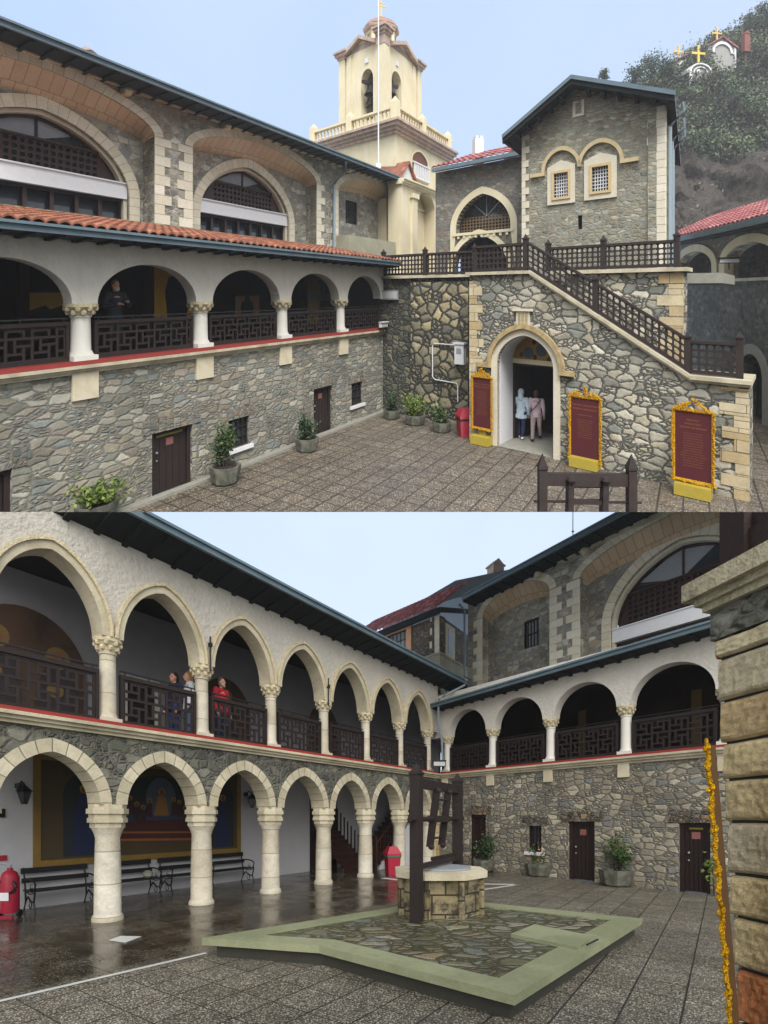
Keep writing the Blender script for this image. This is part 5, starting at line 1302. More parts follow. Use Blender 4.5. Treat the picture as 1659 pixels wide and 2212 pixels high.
for px, lb in ((318, 'dark square timber post left of the gold robed panel'), (50, 'dark square timber post left of the ochre panel')):
    a = FA.s(px, -2.7); m = MB(); m.box(FA, a-.1, a+.1, 3.5, 5.95, -2.8, -2.6); tag(m.build('timber_post', M['wood_red']), lb, 'post')
a = FA.s(693, -.9); m = MB(); m.box(FA, a-.75, a+.45, 4.72, 4.98, -.93, -.87)
for k in (-.5, .2): m.tube([FA.P(a+k, 4.98, -.9), FA.P(a+k, 5.9, -.9)], .01, 5)
tag(m.build('hanging_sign', flat('dull_green_board', '#34382c')), 'rounded dull green board hanging in the fourth gallery arch', 'sign')
m = MB(); x, y, z = FA.P(AE-.35, 0, .25)
floodlight('floodlight', 'white floodlight standing on the red ledge at the gallery end', x, y, 3.5, math.atan2(FA.u[1], FA.u[0]), .5, .2, 'white_paint')
# man at the railing
a = FA.s(249, -.62); x, y, z = FA.P(a, 3.5, -.62)
person('grey bearded man in dark vest raising his hands at the gallery railing', x, y, z, math.atan2(-.4, .9)-math.pi/2+.0, fabric('black_vest_cloth', '#23252e'), fabric('dark_trousers', '#22262f'), M['dark'], flat('grey_hair_up', '#5d5a57'),
       arms=(((-.2, 0, 1.42), (-.3, .08, 1.16), (-.1, .3, 1.24)), ((.2, 0, 1.42), (.31, .06, 1.16), (.2, .34, 1.2))), beard=flat('white_beard', '#a8a49e'), s=1.04)
# ---------------------------------------------------------------- bell tower
d, e = (.5351, .8448), (-.762, .648)
CX, CY = .672, 27.1
def TP(a, b): return (CX+a*d[0]+b*e[0], CY+a*d[1]+b*e[1])
FRt = Fr(TP(0, 0), d, (.8448, -.5351)); FLt = Fr(TP(0, 0), e, (-.648, -.762))
T = thing('bell_tower', 'cream bell tower with red domed lantern, open belfry and balustrade', 'building', (*TP(3.5, 3.5), 0))
LA, LB = 7.4, 7.0
m = MB(); m.prism([TP(.15, .15), TP(LA-.15, .15), TP(LA-.15, LB), TP(.15, LB)], 5, 14.0)
m.build('lower_body', M['cream'], T)
# right face: portal front with a tall niche, pilasters and a small gable
nz0 = 5.6
PO = .75
na0, na1 = FRt.s(901, PO), FRt.s(940, PO); nsp = FRt.z(920, 450, PO); ntop = FRt.z(920, 411, PO)
pe = FRt.s(962, PO); ps_ = FRt.s(868, PO)
w = MB(); w.slab(FRt, [(ps_, nz0)]+[(na0, nz0)]+arch(na0, na1, nsp, ntop-nsp, 20, .25)+[(na1, nz0), (pe, nz0), (pe, 10.9), (ps_, 10.9)], [], -.1, PO)
w.box(FLt, .3, 2.2, 5.6, 10.3, .16, .5)
w.build('portal_front', M['cream'], T)
m = MB(); m.box(FRt, na0-.2, na1+.2, nz0, ntop+.3, -.09, .02); m.build('niche_back', M['cream'], T)
for a in (na0-.45, pe-.35): m = MB(); m.box(FRt, a-.28, a+.28, nz0, 10.3, PO, PO+.14); m.box(FRt, a-.36, a+.36, 10.3, 10.55, PO, PO+.22); m.build('pilaster', M['cream'], T)
m = MB(); m.box(FRt, na0-.05, na1+.05, nsp+.0, nsp+.12, .021, .1); m.build('impost', M['cream'], T)
m = MB()
for (z0, z1, o) in ((10.9, 11.0, .1), (11.0, 11.12, .2), (11.12, 11.2, .3)): m.box(FRt, ps_-.1, pe+.2, z0, z1, -.1, PO+o)
m.build('portal_cornice', M['cream'], T)
m = MB(); m.slab(FRt, [(-.5, 11.2), (1.3, 11.2), (.4, 12.25)], [], -.1, .5); m.build('gable', M['white_paint'], T)
r = MB(); r.slab(FRt, [(-.75, 11.18), (.4, 12.4), (.4, 12.28), (-.6, 11.18)], [], -1.5, .65); r.slab(FRt, [(1.55, 11.18), (1.4, 11.18), (.4, 12.28), (.4, 12.4)], [], -1.5, .65)
r.build('gable_roof', M['tile_orange'], T)
o0, o1 = FRt.s(899, .15), FRt.s(932, .15); osp, oto, obt = FRt.z(915, 350, .15), FRt.z(915, 327, .15), FRt.z(915, 386, .15)
m = MB(); m.slab(FRt, [(o0, obt)]+arch(o0, o1, osp, oto-osp, 18, .15)+[(o1, obt)], [], -.149, .0); 
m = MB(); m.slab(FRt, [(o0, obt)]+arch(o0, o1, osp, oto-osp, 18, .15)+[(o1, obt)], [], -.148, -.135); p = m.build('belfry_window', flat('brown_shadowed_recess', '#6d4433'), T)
m = MB(); m.ring(FRt, arch(o0, o1, osp, oto-osp, 18, .15, obt), arch(o0-.15, o1+.15, osp, oto-osp+.15, 18, .15, obt), -.148, -.08); m.build('surround', M['cream'], p)
m = MB(); m.box(FRt, o0-.1, o1+.1, obt+.8, obt+.88, -.06, .06); m.box(FRt, o0-.1, o1+.1, obt-.08, obt, -.06, .06)
for k in range(9): a = o0+(o1-o0)*(k+.5)/9; m.box(FRt, a-.06, a+.06, obt, obt+.8, -.04, .04)
m.build('white_balustrade', M['white_paint'], p)
m = MB()
for (z0, z1, o) in ((14.0, 14.18, .0), (14.18, 14.36, .12), (14.36, 14.55, .28), (14.55, 14.68, .4)):
    m.prism([TP(-o, -o), TP(LA+o, -o), TP(LA+o, LB+o), TP(-o, LB+o)], z0, z1)
m.build('balcony_cornice', M['pinkish'], T)
B = MB(); B.box(FRt, .0, LA, 14.68, 14.76, -.2, .1); B.box(FLt, .0, LB, 14.68, 14.76, -.2, .1)
B.box(FRt, .0, LA, 15.38, 15.5, -.2, .1); B.box(FLt, .0, LB, 15.38, 15.5, -.2, .1)
bal = B.build('balustrade', M['cream'], T)
for (f, L, ps) in ((FRt, LA, (0, 3.2, 6.9)), (FLt, LB, (3.6, 6.9))):
    for a in ps:
        b = MB(); b.box(f, a-.2, a+.2, 14.68, 15.7, -.25, .15); c = f.P(a, 16.05, -.05)
        k = [f.P(a+x*.2, 15.7, -.05+y*.2) for x, y in ((-1, -1), (1, -1), (1, 1), (-1, 1))]
        for i in range(4): b.face([k[i], k[(i+1) % 4], c])
        b.build('pier', M['cream'], bal)
    n = int(L/.3)
    for k in range(n):
        a = (k+.5)*L/n
        if min(abs(a-q) for q in ps) < .26: continue
        x, y, _ = f.P(a, 0, -.05); b = MB(); b.lathe(x, y, [(.07, 14.76), (.1, 14.9), (.05, 15.0), (.085, 15.18), (.05, 15.3), (.07, 15.38)], 8); b.build('baluster', M['cream'], bal, smooth=True)
# belfry shaft
ia, ib, SA_, SB_ = 1.0, 1.6, 4.46, 3.6
def SP(a, b): return TP(ia+a, ib+b)
FRs = Fr(SP(0, 0), d, (.8448, -.5351)); FLs = Fr(SP(0, 0), e, (-.648, -.762))
def shaft_wall(f, L, b0, b1, sp, tp, bt):
    w = MB(); w.slab(f, [(.06, 14.6), (L-.06, 14.6), (L-.06, 20.1), (L*.8, 20.1), (L*.5, 20.7), (L*.2, 20.1), (.06, 20.1)], [[(b0, bt)]+arch(b0, b1, sp, tp-sp, 18, 0)+[(b1, bt)]], -.55, 0); w.build('belfry_wall', M['cream'], T)
shaft_wall(FRs, SA_, .9, 2.1, 18.1, 18.8, 15.6); shaft_wall(FLs, SB_, .85, 1.85, 18.1, 18.8, 15.6)
bk1 = Fr(SP(0, SB_), d, (-.8448, .5351)); bk2 = Fr(SP(SA_, 0), e, (.648, .762))
for f, L, b0, b1 in ((bk1, SA_, .9, 2.1), (bk2, SB_, .85, 1.85)): shaft_wall(f, L, b0, b1, 18.1, 18.8, 15.6)
p = MB()
for a, b in ((0, 0), (SA_, 0), (0, SB_), (SA_, SB_)):
    w = .42; p.prism([SP(a-(.12 if a == 0 else w), b-(.12 if b == 0 else w)), SP(a+(w if a == 0 else .12), b-(.12 if b == 0 else w)), SP(a+(w if a == 0 else .12), b+(w if b == 0 else .12)), SP(a-(.12 if a == 0 else w), b+(w if b == 0 else .12))], 14.6, 20.0)
for f, L in ((FRs, SA_), (FLs, SB_)): p.box(f, L-.95, L-.55, 14.6, 20.0, -.05, .07); p.box(f, .5, .62, 14.6, 20, -.05, .05)
p.build('corner_pilaster', M['cream'], T)
for a, b in ((0, 0), (SA_, 0), (0, SB_), (SA_, SB_)):
    c = MB()
    for (z0, z1, o, w) in ((19.95, 20.12, .2, .55), (20.12, 20.3, .32, .62), (20.3, 20.42, .42, .7)):
        lift = .5 if (a, b) == (0, 0) else 0
        c.prism([SP(a-(o if a == 0 else w), b-(o if b == 0 else w)), SP(a+(w if a == 0 else o), b-(o if b == 0 else w)), SP(a+(w if a == 0 else o), b+(w if b == 0 else o)), SP(a-(o if a == 0 else w), b+(w if b == 0 else o))], z0+lift, z1+lift)
    if (a, b) == (0, 0): c.prism([SP(-.15, -.15), SP(.5, -.15), SP(.5, .5), SP(-.15, .5)], 19.9, 20.46)
    c.build('corner_cornice', M['pinkish'], T)
c = MB()
for f, L in ((FRs, SA_), (FLs, SB_), (bk1, SA_), (bk2, SB_)):
    for s0_, s1_ in ((L*.14, L*.5), (L*.86, L*.5)):
        c.slab(f, [(s0_, 20.05), (s1_, 20.72), (s1_, 20.95), (s0_, 20.28)], [], -.5, .3)
c.build('pediment_cornice', M['pinkish'], T)
c = MB(); c.prism([SP(0, 0), SP(SA_, 0), SP(SA_, SB_), SP(0, SB_)], 20.1, 20.5); c.build('belfry_roof', M['pinkish'], T)
c = MB()
for f, b0 in ((FRs, 1.5), (FLs, 1.35)): c.box(f, b0-.14, b0+.14, 19.15, 19.45, 0, .06)
c.build('small_plaque', M['white_paint'], T)
x0, y0 = SP(SA_/2, SB_/2)
c = MB(); c.lathe(x0, y0, [(1.02, 20.4), (1.02, 22.1)], 8, ang=.2); dr = c.build('lantern_drum', M['cream'], T)
c = MB()
for i in range(8):
    an = .2+math.pi/4*(i+.5); f = AX(x0+.945*math.cos(an), y0+.945*math.sin(an), an-math.pi/2); f = Fr(f.O, (-math.sin(an), math.cos(an)), (math.cos(an), math.sin(an))); c.box(f, -.17, .17, 21.3, 21.85, 0, .02)
c.build('lantern_window', M['olive_dark'] if False else flat('shadowed_buff', '#8f7f5c'), dr)
c = MB(); c.lathe(x0, y0, [(1.02, 22.05), (1.2, 22.15), (1.24, 22.3), (1.1, 22.36)], 8, ang=.2); c.build('lantern_cornice', M['pinkish'], T)
c = MB(); c.lathe(x0, y0, [(1.16, 22.34), (1.0, 22.62), (.62, 22.9), (.2, 23.02), (.001, 23.05)], 16); c.build('dome', M['dome'], T, smooth=True)
c = MB(); c.lathe(x0, y0, [(.12, 23.0), (.06, 23.15), (.1, 23.25), (.04, 23.35)], 8); f = AX(x0, y0, .3); c.box(f, -.035, .035, 23.3, 24.3, -.03, .03); c.box(f, -.3, .3, 23.9, 23.97, -.03, .03); c.box(f, -.15, .15, 24.1, 24.16, -.03, .03); c.build('cross', M['gold_far'], T)
def bell(x, y, z, r, label):
    t = thing('church_bell', label, 'bell', (x, y, z-r*1.4)); b = MB()
    b.lathe(x, y, [(r, z-r*1.4), (r*.86, z-r*1.2), (r*.62, z-r*.7), (r*.55, z-r*.25), (r*.35, z-.02), (.001, z)], 18); b.build('shell', M['bronze'], t, smooth=True)
    b = MB(); b.tube([(x, y, z-r*.3), (x, y, z-r*1.55)], [.03, .06], 6); b.build('clapper', M['iron'], t)
    b = MB(); b.box(AX(x, y, .6), -r*1.5, r*1.5, z, z+.18, -.08, .08); b.build('yoke', M['wood'], t)
bx, by = FLs.P(1.35, 0, -.35)[:2]; bell(bx, by, 17.9, .42, 'larger bronze bell in the left belfry opening')
bx, by = FRs.P(1.35, 0, -.35)[:2]; bell(bx, by, 17.9, .36, 'smaller bronze bell in the right belfry opening')
c = MB(); c.tube([(*FLs.P(1.3, 0, -.5)[:2], 17.2), (*FLs.P(1.4, 0, -.5)[:2], 15.2)], .12, 6); c.box(FLs, .9, 1.8, 16.6, 16.75, -.5, -.4); c.tube([FLs.P(.85, 17.6, -.2), FLs.P(1.7, 16.8, -.3)], .05, 6); tag(c.build('bell_support', M['iron']), 'dark iron bell frame inside the left belfry opening', 'support')
c = MB(); x, y, z = at(818, 358, 26.2); c.tube([(x, y, z), (x, y, z+9), (x, y, z+17.5)], [.04, .032, .022], 10); c.box(AX(x, y), -.12, .12, z-.3, z+.12, -.12, .12)
tag(c.build('flagpole', M['white_paint'], smooth=False), 'tall white flagpole standing in front of the bell tower', 'flagpole')
# ---------------------------------------------------------------- gatehouse range between tower and gable
FG = Fr((0, 27), (1, -.85)); g0, g1 = FG.s(952), FG.s(1150)
GH = thing('gatehouse', 'stone range with pink tiled roof and two stacked pointed arches beside the bell tower', 'building', FG.P((g0+g1)/2, 5.6, -2))
c0, c1 = FG.s(986), FG.s(1104); sp = FG.z(1045, 488); tp = FG.z(1045, 418)
l0, l1 = FG.s(978), FG.s(1098); lsp, ltp = 6.2, FG.z(1038, 508)
w = MB(); w.slab(FG, [(g0-.3, 5.6), (l0, 5.6)]+arch(l0, l1, lsp, ltp-lsp, 20, .15)+[(l1, 5.6), (g1, 5.6), (g1, 11.15), (g0-.3, 11.15)], [[(c0, sp-.25)]+arch(c0, c1, sp, tp-sp, 22, .2)+[(c1, sp-.25)]], -.5, 0); w.build('wall', M['stone_mid'], GH)
m = MB(); m.ring(FG, arch(c0, c1, sp, tp-sp, 24, .2, sp-.25), arch(c0-.32, c1+.32, sp, tp-sp+.34, 24, .2, 5.6), -.3, .05); m.build('upper_arch', M['cream'], GH)
m = MB(); m.ring(FG, arch(l0, l1, lsp, ltp-lsp, 24, .15, 5.6), arch(l0-.25, l1+.25, lsp, ltp-lsp+.28, 24, .15, 5.6), -.3, .05); m.build('lower_arch', M['cream'], GH)
m = MB(); m.box(FG, c0-.15, c1+.15, sp-.38, sp-.25, -.3, .1)
for k in range(9): a = c0+(c1-c0)*(k+.5)/9; m.box(FG, a-.06, a+.06, sp-.52, sp-.38, 0, .08)
m.build('sill', M['cream'], GH)
m = MB(); m.box(FG, c0, c1, sp-.25, tp, -.49, -.44); pw_ = m.build('window', M['glass'], GH)
m = MB(); zz = sp-.25; lattice(m, FG, c0+.1, c1-.1, zz, (tp-sp)*.5, -.3, .17, th=.03); m.build('lattice', plain('pale_brown_lattice', '#6d5738'), pw_)
m = MB()
for t_ in (50, 90, 130): a = (c0+c1)/2; r_ = math.radians(t_); m.tube([FG.P(a, zz+(tp-sp)*.5, -.42), FG.P(a+1.4*math.cos(r_), zz+(tp-sp)*.5+1.1*math.sin(r_), -.42)], .025, 5)
m.build('glazing_bars', M['steel'], pw_)
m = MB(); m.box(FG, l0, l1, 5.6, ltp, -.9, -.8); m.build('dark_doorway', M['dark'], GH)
m = MB(); tile_roof(m, FG, g0-.2, g1+1, .5, 11.25, -3.4, 12.75, .3, .42); m.build('tile_roof', M['tile_pink'], GH)
m = MB(); m.box(FG, g0-.2, g1+.5, 11.08, 11.25, .3, .52); m.build('gutter', M['slate_metal'], GH)
m = MB(); x, y, z = at(1033, 335, 26.5); f = AX(x, y, .2); m.box(f, -.24, .24, z-1, z+.85, -.22, .22); m.box(f, -.2, -.06, z+.85, z+1.0, -.2, .2); m.box(f, .06, .2, z+.85, z+1.0, -.2, .2)
tag(m.build('chimney', M['white_paint']), 'white chimney rising behind the pink tiled gatehouse roof', 'chimney')
# ---------------------------------------------------------------- gabled stone tower
FT = Fr((0, 24), (1, -.85), (-.5351, -.8448)); t0, t1 = FT.s(1128), FT.s(1437)
GT = thing('gabled_tower', 'tall gabled stone building with two hooded barred windows, above the terrace', 'building', FT.P((t0+t1)/2, 5.6, -3))
zl, zr, zp, ap = FT.z(1128, 285), FT.z(1437, 226), FT.z(1243, 193), FT.s(1243)
zz = (zl+zr)/2; zl = zr = zz
h1 = (FT.s(1198), FT.s(1228), FT.z(1213, 426), FT.z(1213, 374)); h2 = (FT.s(1280), FT.s(1315), FT.z(1297, 413), FT.z(1297, 360))
sl1 = (FT.s(1249), FT.s(1258), FT.z(1253, 495), FT.z(1253, 465))
def rect(a): return [(a[0], a[2]), (a[1], a[2]), (a[1], a[3]), (a[0], a[3])]
w = MB(); w.slab(FT, [(t0, 5.4), (t1, 5.4), (t1, zr), (ap, zp), (t0, zl)], [rect(h1), rect(h2), rect(sl1)], -.5, 0); w.build('front_wall', M['stone_tower'], GT)
FS = Fr(FT.P(t1, 0, 0)[:2], (.6333, 1), (1, -.6333)); FS2 = Fr(FT.P(t0, 0, 0)[:2], (.6333, 1), (-1, .6333))
w = MB(); w.box(FS, .0, 9, 5.4, zr, -.5, -.003); w.box(FS2, 0, 9, 5.4, zl, -.5, -.003); w.build('side_wall', M['stone_tower'], GT)
q = MB(); quoins(q, FT, t0, 5.4, zl-.1, 1, .02, .27, .16, .3); q.build('corner_stones', M['quoin'], GT); q = MB(); quoins(q, FT, t1, 5.4, zr-.1, -1, .02, .27, .28, .5); quoins(q, FS, 0, 5.4, zr-.1, 1, .02, .27, .28, .5); q.build('corner_stones', M['quoin'], GT)
m = MB()
for s0_, z0_, s1_, z1_ in ((t0-.6, zl-.25, ap, zp+.12), (t1+.3, zr-.1, ap, zp+.12)):
    for (lo, hi, o0, o1, mt) in ((0, .16, -9.5, .75, 0),):
        m.slab(FT, [(s0_, z0_), (s1_, z1_), (s1_, z1_+.15), (s0_, z0_+.15)], [], -9.5, .75)
m.build('roof', M['slate_metal'], GT)
m = MB()
for s0_, z0_ in ((t0-.6, zl-.25), (t1+.3, zr-.1)): m.slab(FT, [(s0_, z0_-.17), (ap, zp-.05), (ap, zp+.119), (s0_, z0_-.001)], [], .5, .7); m.slab(FT, [(s0_, z0_-.1), (ap, zp+.02), (ap, zp+.119), (s0_, z0_-.001)], [], -9, .5)
for k in range(6):
    for s0_, z0_ in ((t0-.5, zl-.2), (t1+.2, zr-.06)):
        u = k/6; a = s0_+(ap-s0_)*u; z = z0_+(zp-z0_)*u-.12; m.box(FT, a-.06, a+.06, z-.1, z+.02, 0, .6)
m.build('bargeboard', M['dark_eave'], GT)
m = MB(); a = ap; m.box(FT, a-.28, a-.02, zp, zp+.62, -.6, -.3); m.box(FT, a+.0, a+.16, zp, zp+.55, -.6, -.3); tag(m.build('chimney', flat('dark_brown_flue', '#4d4340')), 'small dark chimney on the ridge of the gabled stone building', 'chimney')
for (h, fs) in ((h1, .26), (h2, .28)):
    f = MB(); b = fs
    f.slab(FT, [(h[0]-b, h[2]-b), (h[1]+b, h[2]-b), (h[1]+b, h[3]+b), ((h[0]+h[1])/2, h[3]+b+.22), (h[0]-b, h[3]+b)], [rect(h)], -.2, .06); p = f.build('window', M['quoin'], GT)
    f = MB(); 
    for (x0, x1, z0, z1) in ((h[0]-.09, h[0], h[2]-.09, h[3]+.09), (h[1], h[1]+.09, h[2]-.09, h[3]+.09), (h[0], h[1], h[3], h[3]+.09), (h[0], h[1], h[2]-.09, h[2])): f.box(FT, x0, x1, z0, z1, .05, .1)
    f.build('moulding', flat('tan_limestone', '#c7ae80'), p)
    f = MB(); f.box(FT, h[0], h[1], h[2], h[3], -.3, -.25); f.build('pane', M['glass'], p)
    f = MB()
    for k in range(1, 6): a = h[0]+(h[1]-h[0])*k/6; f.box(FT, a-.014, a+.014, h[2], h[3], -.06, -.03)
    for k in range(1, 7): z = h[2]+(h[3]-h[2])*k/7; f.box(FT, h[0], h[1], z-.014, z+.014, -.065, -.025)
    f.build('grille', M['white_paint'], p)
m = MB()
for (h, ex) in ((h1, .62), (h2, .66)):
    c = (h[0]+h[1])/2; zb = h[3]+.12; m.ring(FT, arch(c-ex, c+ex, zb, .72, 20, .05), arch(c-ex-.13, c+ex+.13, zb-.01, .88, 20, .05), 0, .12)
cA, cB = (h1[0]+h1[1])/2, (h2[0]+h2[1])/2
m.box(FT, cA-1.2, cA-.62, h1[3]-.02, h1[3]+.12, 0, .12); m.box(FT, cB+.66, cB+1.25, h2[3]-.02, h2[3]+.12, 0, .12)
m.build('hood_moulding', flat('ochre_limestone', '#bfae88'), GT)
f = MB(); a0, a1, z0, z1 = FT.s(1238), FT.s(1263), FT.z(1250, 252), FT.z(1250, 218); f.box(FT, a0, a1, z0, z1, 0, .05); p = f.build('carved_plaque', M['quoin'], GT); f = MB(); f.box(FT, a0+.1, a1-.1, z0+.1, z1-.1, .05, .06); 
for k in range(5): f.ball(FT.P(a0+.17+(a1-a0-.34)*(k % 2), z0+.2+.12*k, .06), .06, 6)
f.build('relief', M['concrete'], p)
f = MB(); f.box(FT, sl1[0], sl1[1], sl1[2], sl1[3], -.4, -.3); f.build('slit_window', M['dark'], GT)
for k, (dd_, lb) in enumerate(((.35, 'nearest grey drainpipe down the side of the gabled stone building'), (2.2, 'middle drainpipe along the side of the gabled stone building'), (3.4, 'farthest drainpipe along the side of the gabled stone building'))):
    m = MB(); m.tube([FS.P(dd_, zr+.0, .55), FS.P(dd_, zr-.3, .5), FS.P(dd_, zr-.75, .12), FS.P(dd_, 5.6, .12)], .075, 8); tag(m.build('drainpipe', M['pipe'], smooth=True), lb, 'drainpipe')
# ---------------------------------------------------------------- terrace, entrance block and stairs
pts_top = FD.s(1145); s_l = FD.s(1015); s_r = FD.s(1620); s_k = FD.s(1492)
EB = thing('entrance_block', 'pale rubble stone block with a pointed doorway under a sloping stair parapet', 'building', FD.P((s_l+s_r)/2, 0, -1))
k0, k1 = FD.s(1075), FD.s(1197); zsp = 2.7; rise = .98
ZT = 5.62; ZB = 2.82
w = MB(); w.slab(FD, [(s_l, 0), (k0, 0)]+arch(k0, k1, zsp, rise, 26, .12)+[(k1, 0), (s_r, 0), (s_r, ZB), (s_k, ZB), (pts_top, ZT), (s_l, ZT)], [], -1.1, 0); w.build('front_wall', M['stone_block'], EB)
m = MB(); m.ring(FD, arch(k0-.0, k1+.0, zsp, rise, 28, .12, 0), arch(k0-.2, k1+.2, zsp, rise+.22, 28, .12, 0), -.15, .05); m.build('door_arch', M['quoin'], EB)
m = MB(); m.ring(FD, arch(k0-.2, k1+.2, zsp, rise+.22, 28, .12), arch(k0-.34, k1+.34, zsp, rise+.38, 28, .12), 0, .14); m.box(FD, k0-.72, k0-.2, zsp-.14, zsp, 0, .14); m.box(FD, k1+.2, k1+.62, zsp-.14, zsp, 0, .14); m.build('hood_moulding', plain('weathered_hood_stone', '#b59f70', .85, .25, 8, .01, c2='#8f7f60'), EB)
m = MB(); m.ring(FD, arch(k0+.02, k1-.02, zsp, rise-.02, 26, .12, 0), arch(k0+.001, k1-.001, zsp, rise-.001, 26, .12, 0), -1.1, -.151); m.build('white_reveal', M['white_paint'], EB)
q = MB(); quoins(q, FD, s_l, 0, ZT-.2, 1, .01, .29, .3, .5); q.build('corner_stones', M['quoin_tan'], EB); q = MB(); quoins(q, FD, s_r, 0, ZB-.12, -1, .01, .29, .3, .58); q.build('corner_stones', M['quoin_tan'], EB)
m = MB(); m.box(FD, k0+.0, k1-.0, 0.003, .012, -2.5, .0); m.build('threshold', M['concrete'], EB)
m = MB(); zt = 2.62
m.box(FD, k0, k0+.1, 0.013, zt, -1.2, -1.101); m.box(FD, k1-.1, k1, 0.013, zt, -1.2, -1.101); m.box(FD, k0+.1, k1-.1, zt-.09, zt, -1.2, -1.105); p = m.build('doorway', M['wood'], EB)
m = MB(); FDl = Fr(FD.P(k0+.1, 0, -1.2)[:2], (FD.u[0]*.35-FD.n[0]*.94, FD.u[1]*.35-FD.n[1]*.94)); m.box(FDl, 0, .72, .02, zt-.1, -.03, .03); m.build('open_leaf', M['wood'], p)
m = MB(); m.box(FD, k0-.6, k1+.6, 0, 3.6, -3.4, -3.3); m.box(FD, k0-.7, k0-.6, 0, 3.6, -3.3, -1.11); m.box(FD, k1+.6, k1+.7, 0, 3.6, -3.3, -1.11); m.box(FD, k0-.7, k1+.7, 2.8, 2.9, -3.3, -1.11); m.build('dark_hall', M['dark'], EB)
m = MB(); m.slab(FD, [(k0+.02, zt)]+[(k1-.02, zt)]+arch(k0+.02, k1-.02, zsp, rise-.02, 20, .12)[::-1], [], -1.14, -1.09); tm = m.build('painted_tympanum', flat('ochre_fresco', '#9a7a34'), EB)
m = MB(); c = (k0+k1)/2
for dx, dz, r in ((-.35, .38, .18), (.1, .5, .2), (.5, .35, .14), (-.05, .85, .12)): m.slab(FD, [(c+dx+r*math.cos(i*.52), zt+dz+r*1.1*math.sin(i*.52)) for i in range(12)], [], -1.089, -1.084)
m.build('painted_figure', flat('grey_blue_fresco', '#4d5a66'), tm)
m = MB()
for dx, dz in ((-.15, .75), (.3, .8), (-.6, .3), (.75, .25), (.35, .2), (-.12, .25)): m.slab(FD, [(c+dx+.07*math.cos(i*.78), zt+dz+.09*math.sin(i*.78)) for i in range(8)], [], -1.089, -1.081)
m.build('painted_halo', flat('dark_brown_fresco', '#4a2f16'), tm)
m = MB(); m.box(FD, k0+.02, k1-.02, zt, zt+.16, -1.089, -1.04); m.build('lintel', M['cream'], EB)
m = MB(); a0, a1, z0, z1 = FD.s(1117), FD.s(1146), FD.z(1131, 703), FD.z(1131, 672); m.box(FD, a0, a1, z0, z1, 0, .05); m.box(FD, a0-.1, a1+.1, z1, z1+.08, 0, .1); p = m.build('carved_plaque', M['quoin'], EB)
m = MB()
for i in range(3):
    for j in range(3): m.box(FD, a0+.05+(a1-a0-.1)*i/3+.015, a0+.05+(a1-a0-.1)*(i+1)/3-.015, z0+.04+(z1-z0-.08)*j/3+.012, z0+.04+(z1-z0-.08)*(j+1)/3-.012, .05, .062)
m.build('relief', flat('shadowed_limestone', '#a3926c'), p)
cp = MB()
def slope_prism(mb, p0, p1, th, o0, o1):
    mb.slab(FD, [p0, p1, (p1[0], p1[1]+th), (p0[0], p0[1]+th)], [], o0, o1)
cp.box(FD, s_l-.1, pts_top, ZT, ZT+.1, -.5, .12); slope_prism(cp, (pts_top, ZT), (s_k, ZB), .1, -.4, .1); cp.box(FD, s_k, s_r+.06, ZB, ZB+.1, -1.15, .14)
cp.box(FD, s_k, s_r+.02, ZB-.07, ZB, -.3, .07); slope_prism(cp, (pts_top, ZT-.07), (s_k, ZB-.07), .069, -.2, .05)
cp.build('coping', M['cornice'], EB)
m = MB(); n = 15
for i in range(n):
    a0 = pts_top+(s_k-pts_top)*i/n; a1 = pts_top+(s_k-pts_top)*(i+1)/n; z = ZT-(ZT-ZB)*(i+1)/n; m.box(FD, a0, a1, z-.6, z, -1.9, -1.11)
m.build('steps', M['concrete'], EB)
# recessed dark retaining wall and the terrace floor
RW = thing('retaining_wall', 'dark mossy rubble retaining wall in the corner behind the planters', 'wall', (1.6, 19.5, 0))
FW = Fr((-.1, 20.7), (3.35, -2.45)); Lw = math.hypot(3.35, 2.45)
w = MB(); w.slab(FW, [(-.2, 0), (Lw, 0), (Lw, 5.62), (-.2, 5.62)], [], -.4, 0); w.build('rubble_face', M['stone_dark'], RW)
w = MB(); w.box(FW, 1.55, Lw-.05, 0, 5.45, 0, .12); w.build('lighter_bay', stone('ochre_rubble_stone', ['#8f8871', '#a39a7e', '#7d7864', '#a89c7a', '#8a8470', '#6d6b5c'], '#2e2c26', 2.9, 3.4, .12, .05, .9, .3, .25, .35), RW)
w = MB(); w.box(FW, -.3, Lw+.3, 5.62, 5.72, -.5, .16); w.build('coping', M['cornice'], RW)
TR = MB(); ptsT = [FW.P(-.2, 0, -.4)[:2], FW.P(Lw, 0, -.4)[:2], FD.P(s_l+.1, 0, -.6)[:2], FD.P(pts_top, 0, -.6)[:2], FD.P(pts_top, 0, -2)[:2], FT.P(t1+1.5, 0, 1.4)[:2], FT.P(t1+2, 0, -2)[:2], FG.P(g0, 0, -1)[:2], TP(0, 0), FA.P(HE, 0, -3)[:2], FA.P(AE+.3, 0, -.6)[:2]]
TR.prism(ptsT, 5.3, 5.6); structure(TR.build('terrace_floor', M['concrete']))
FP5 = Fr((0, 20.6), (1, -.85)); q0, q1 = FP5.s(1180), FP5.s(1477)
SW = thing('stair_back_wall', 'rubble wall with cream coping and tan corner stones behind the stair', 'wall', FP5.P((q0+q1)/2, 0, -.3))
w = MB(); w.slab(FP5, [(q0+.7, 0), (q1, 0), (q1, 5.62), (q0+.7, 5.62)], [], -.6, 0); w.build('rubble_face', M['stone_block'], SW)
q = MB(); quoins(q, FP5, q1, 0, 5.6, -1, .01, .31, .35, .62); q.build('quoins', M['quoin_tan'], SW)
w = MB(); w.box(FP5, q0+.1, q1+.12, 5.62, 5.73, -.7, .14); w.build('coping', M['cornice'], SW)
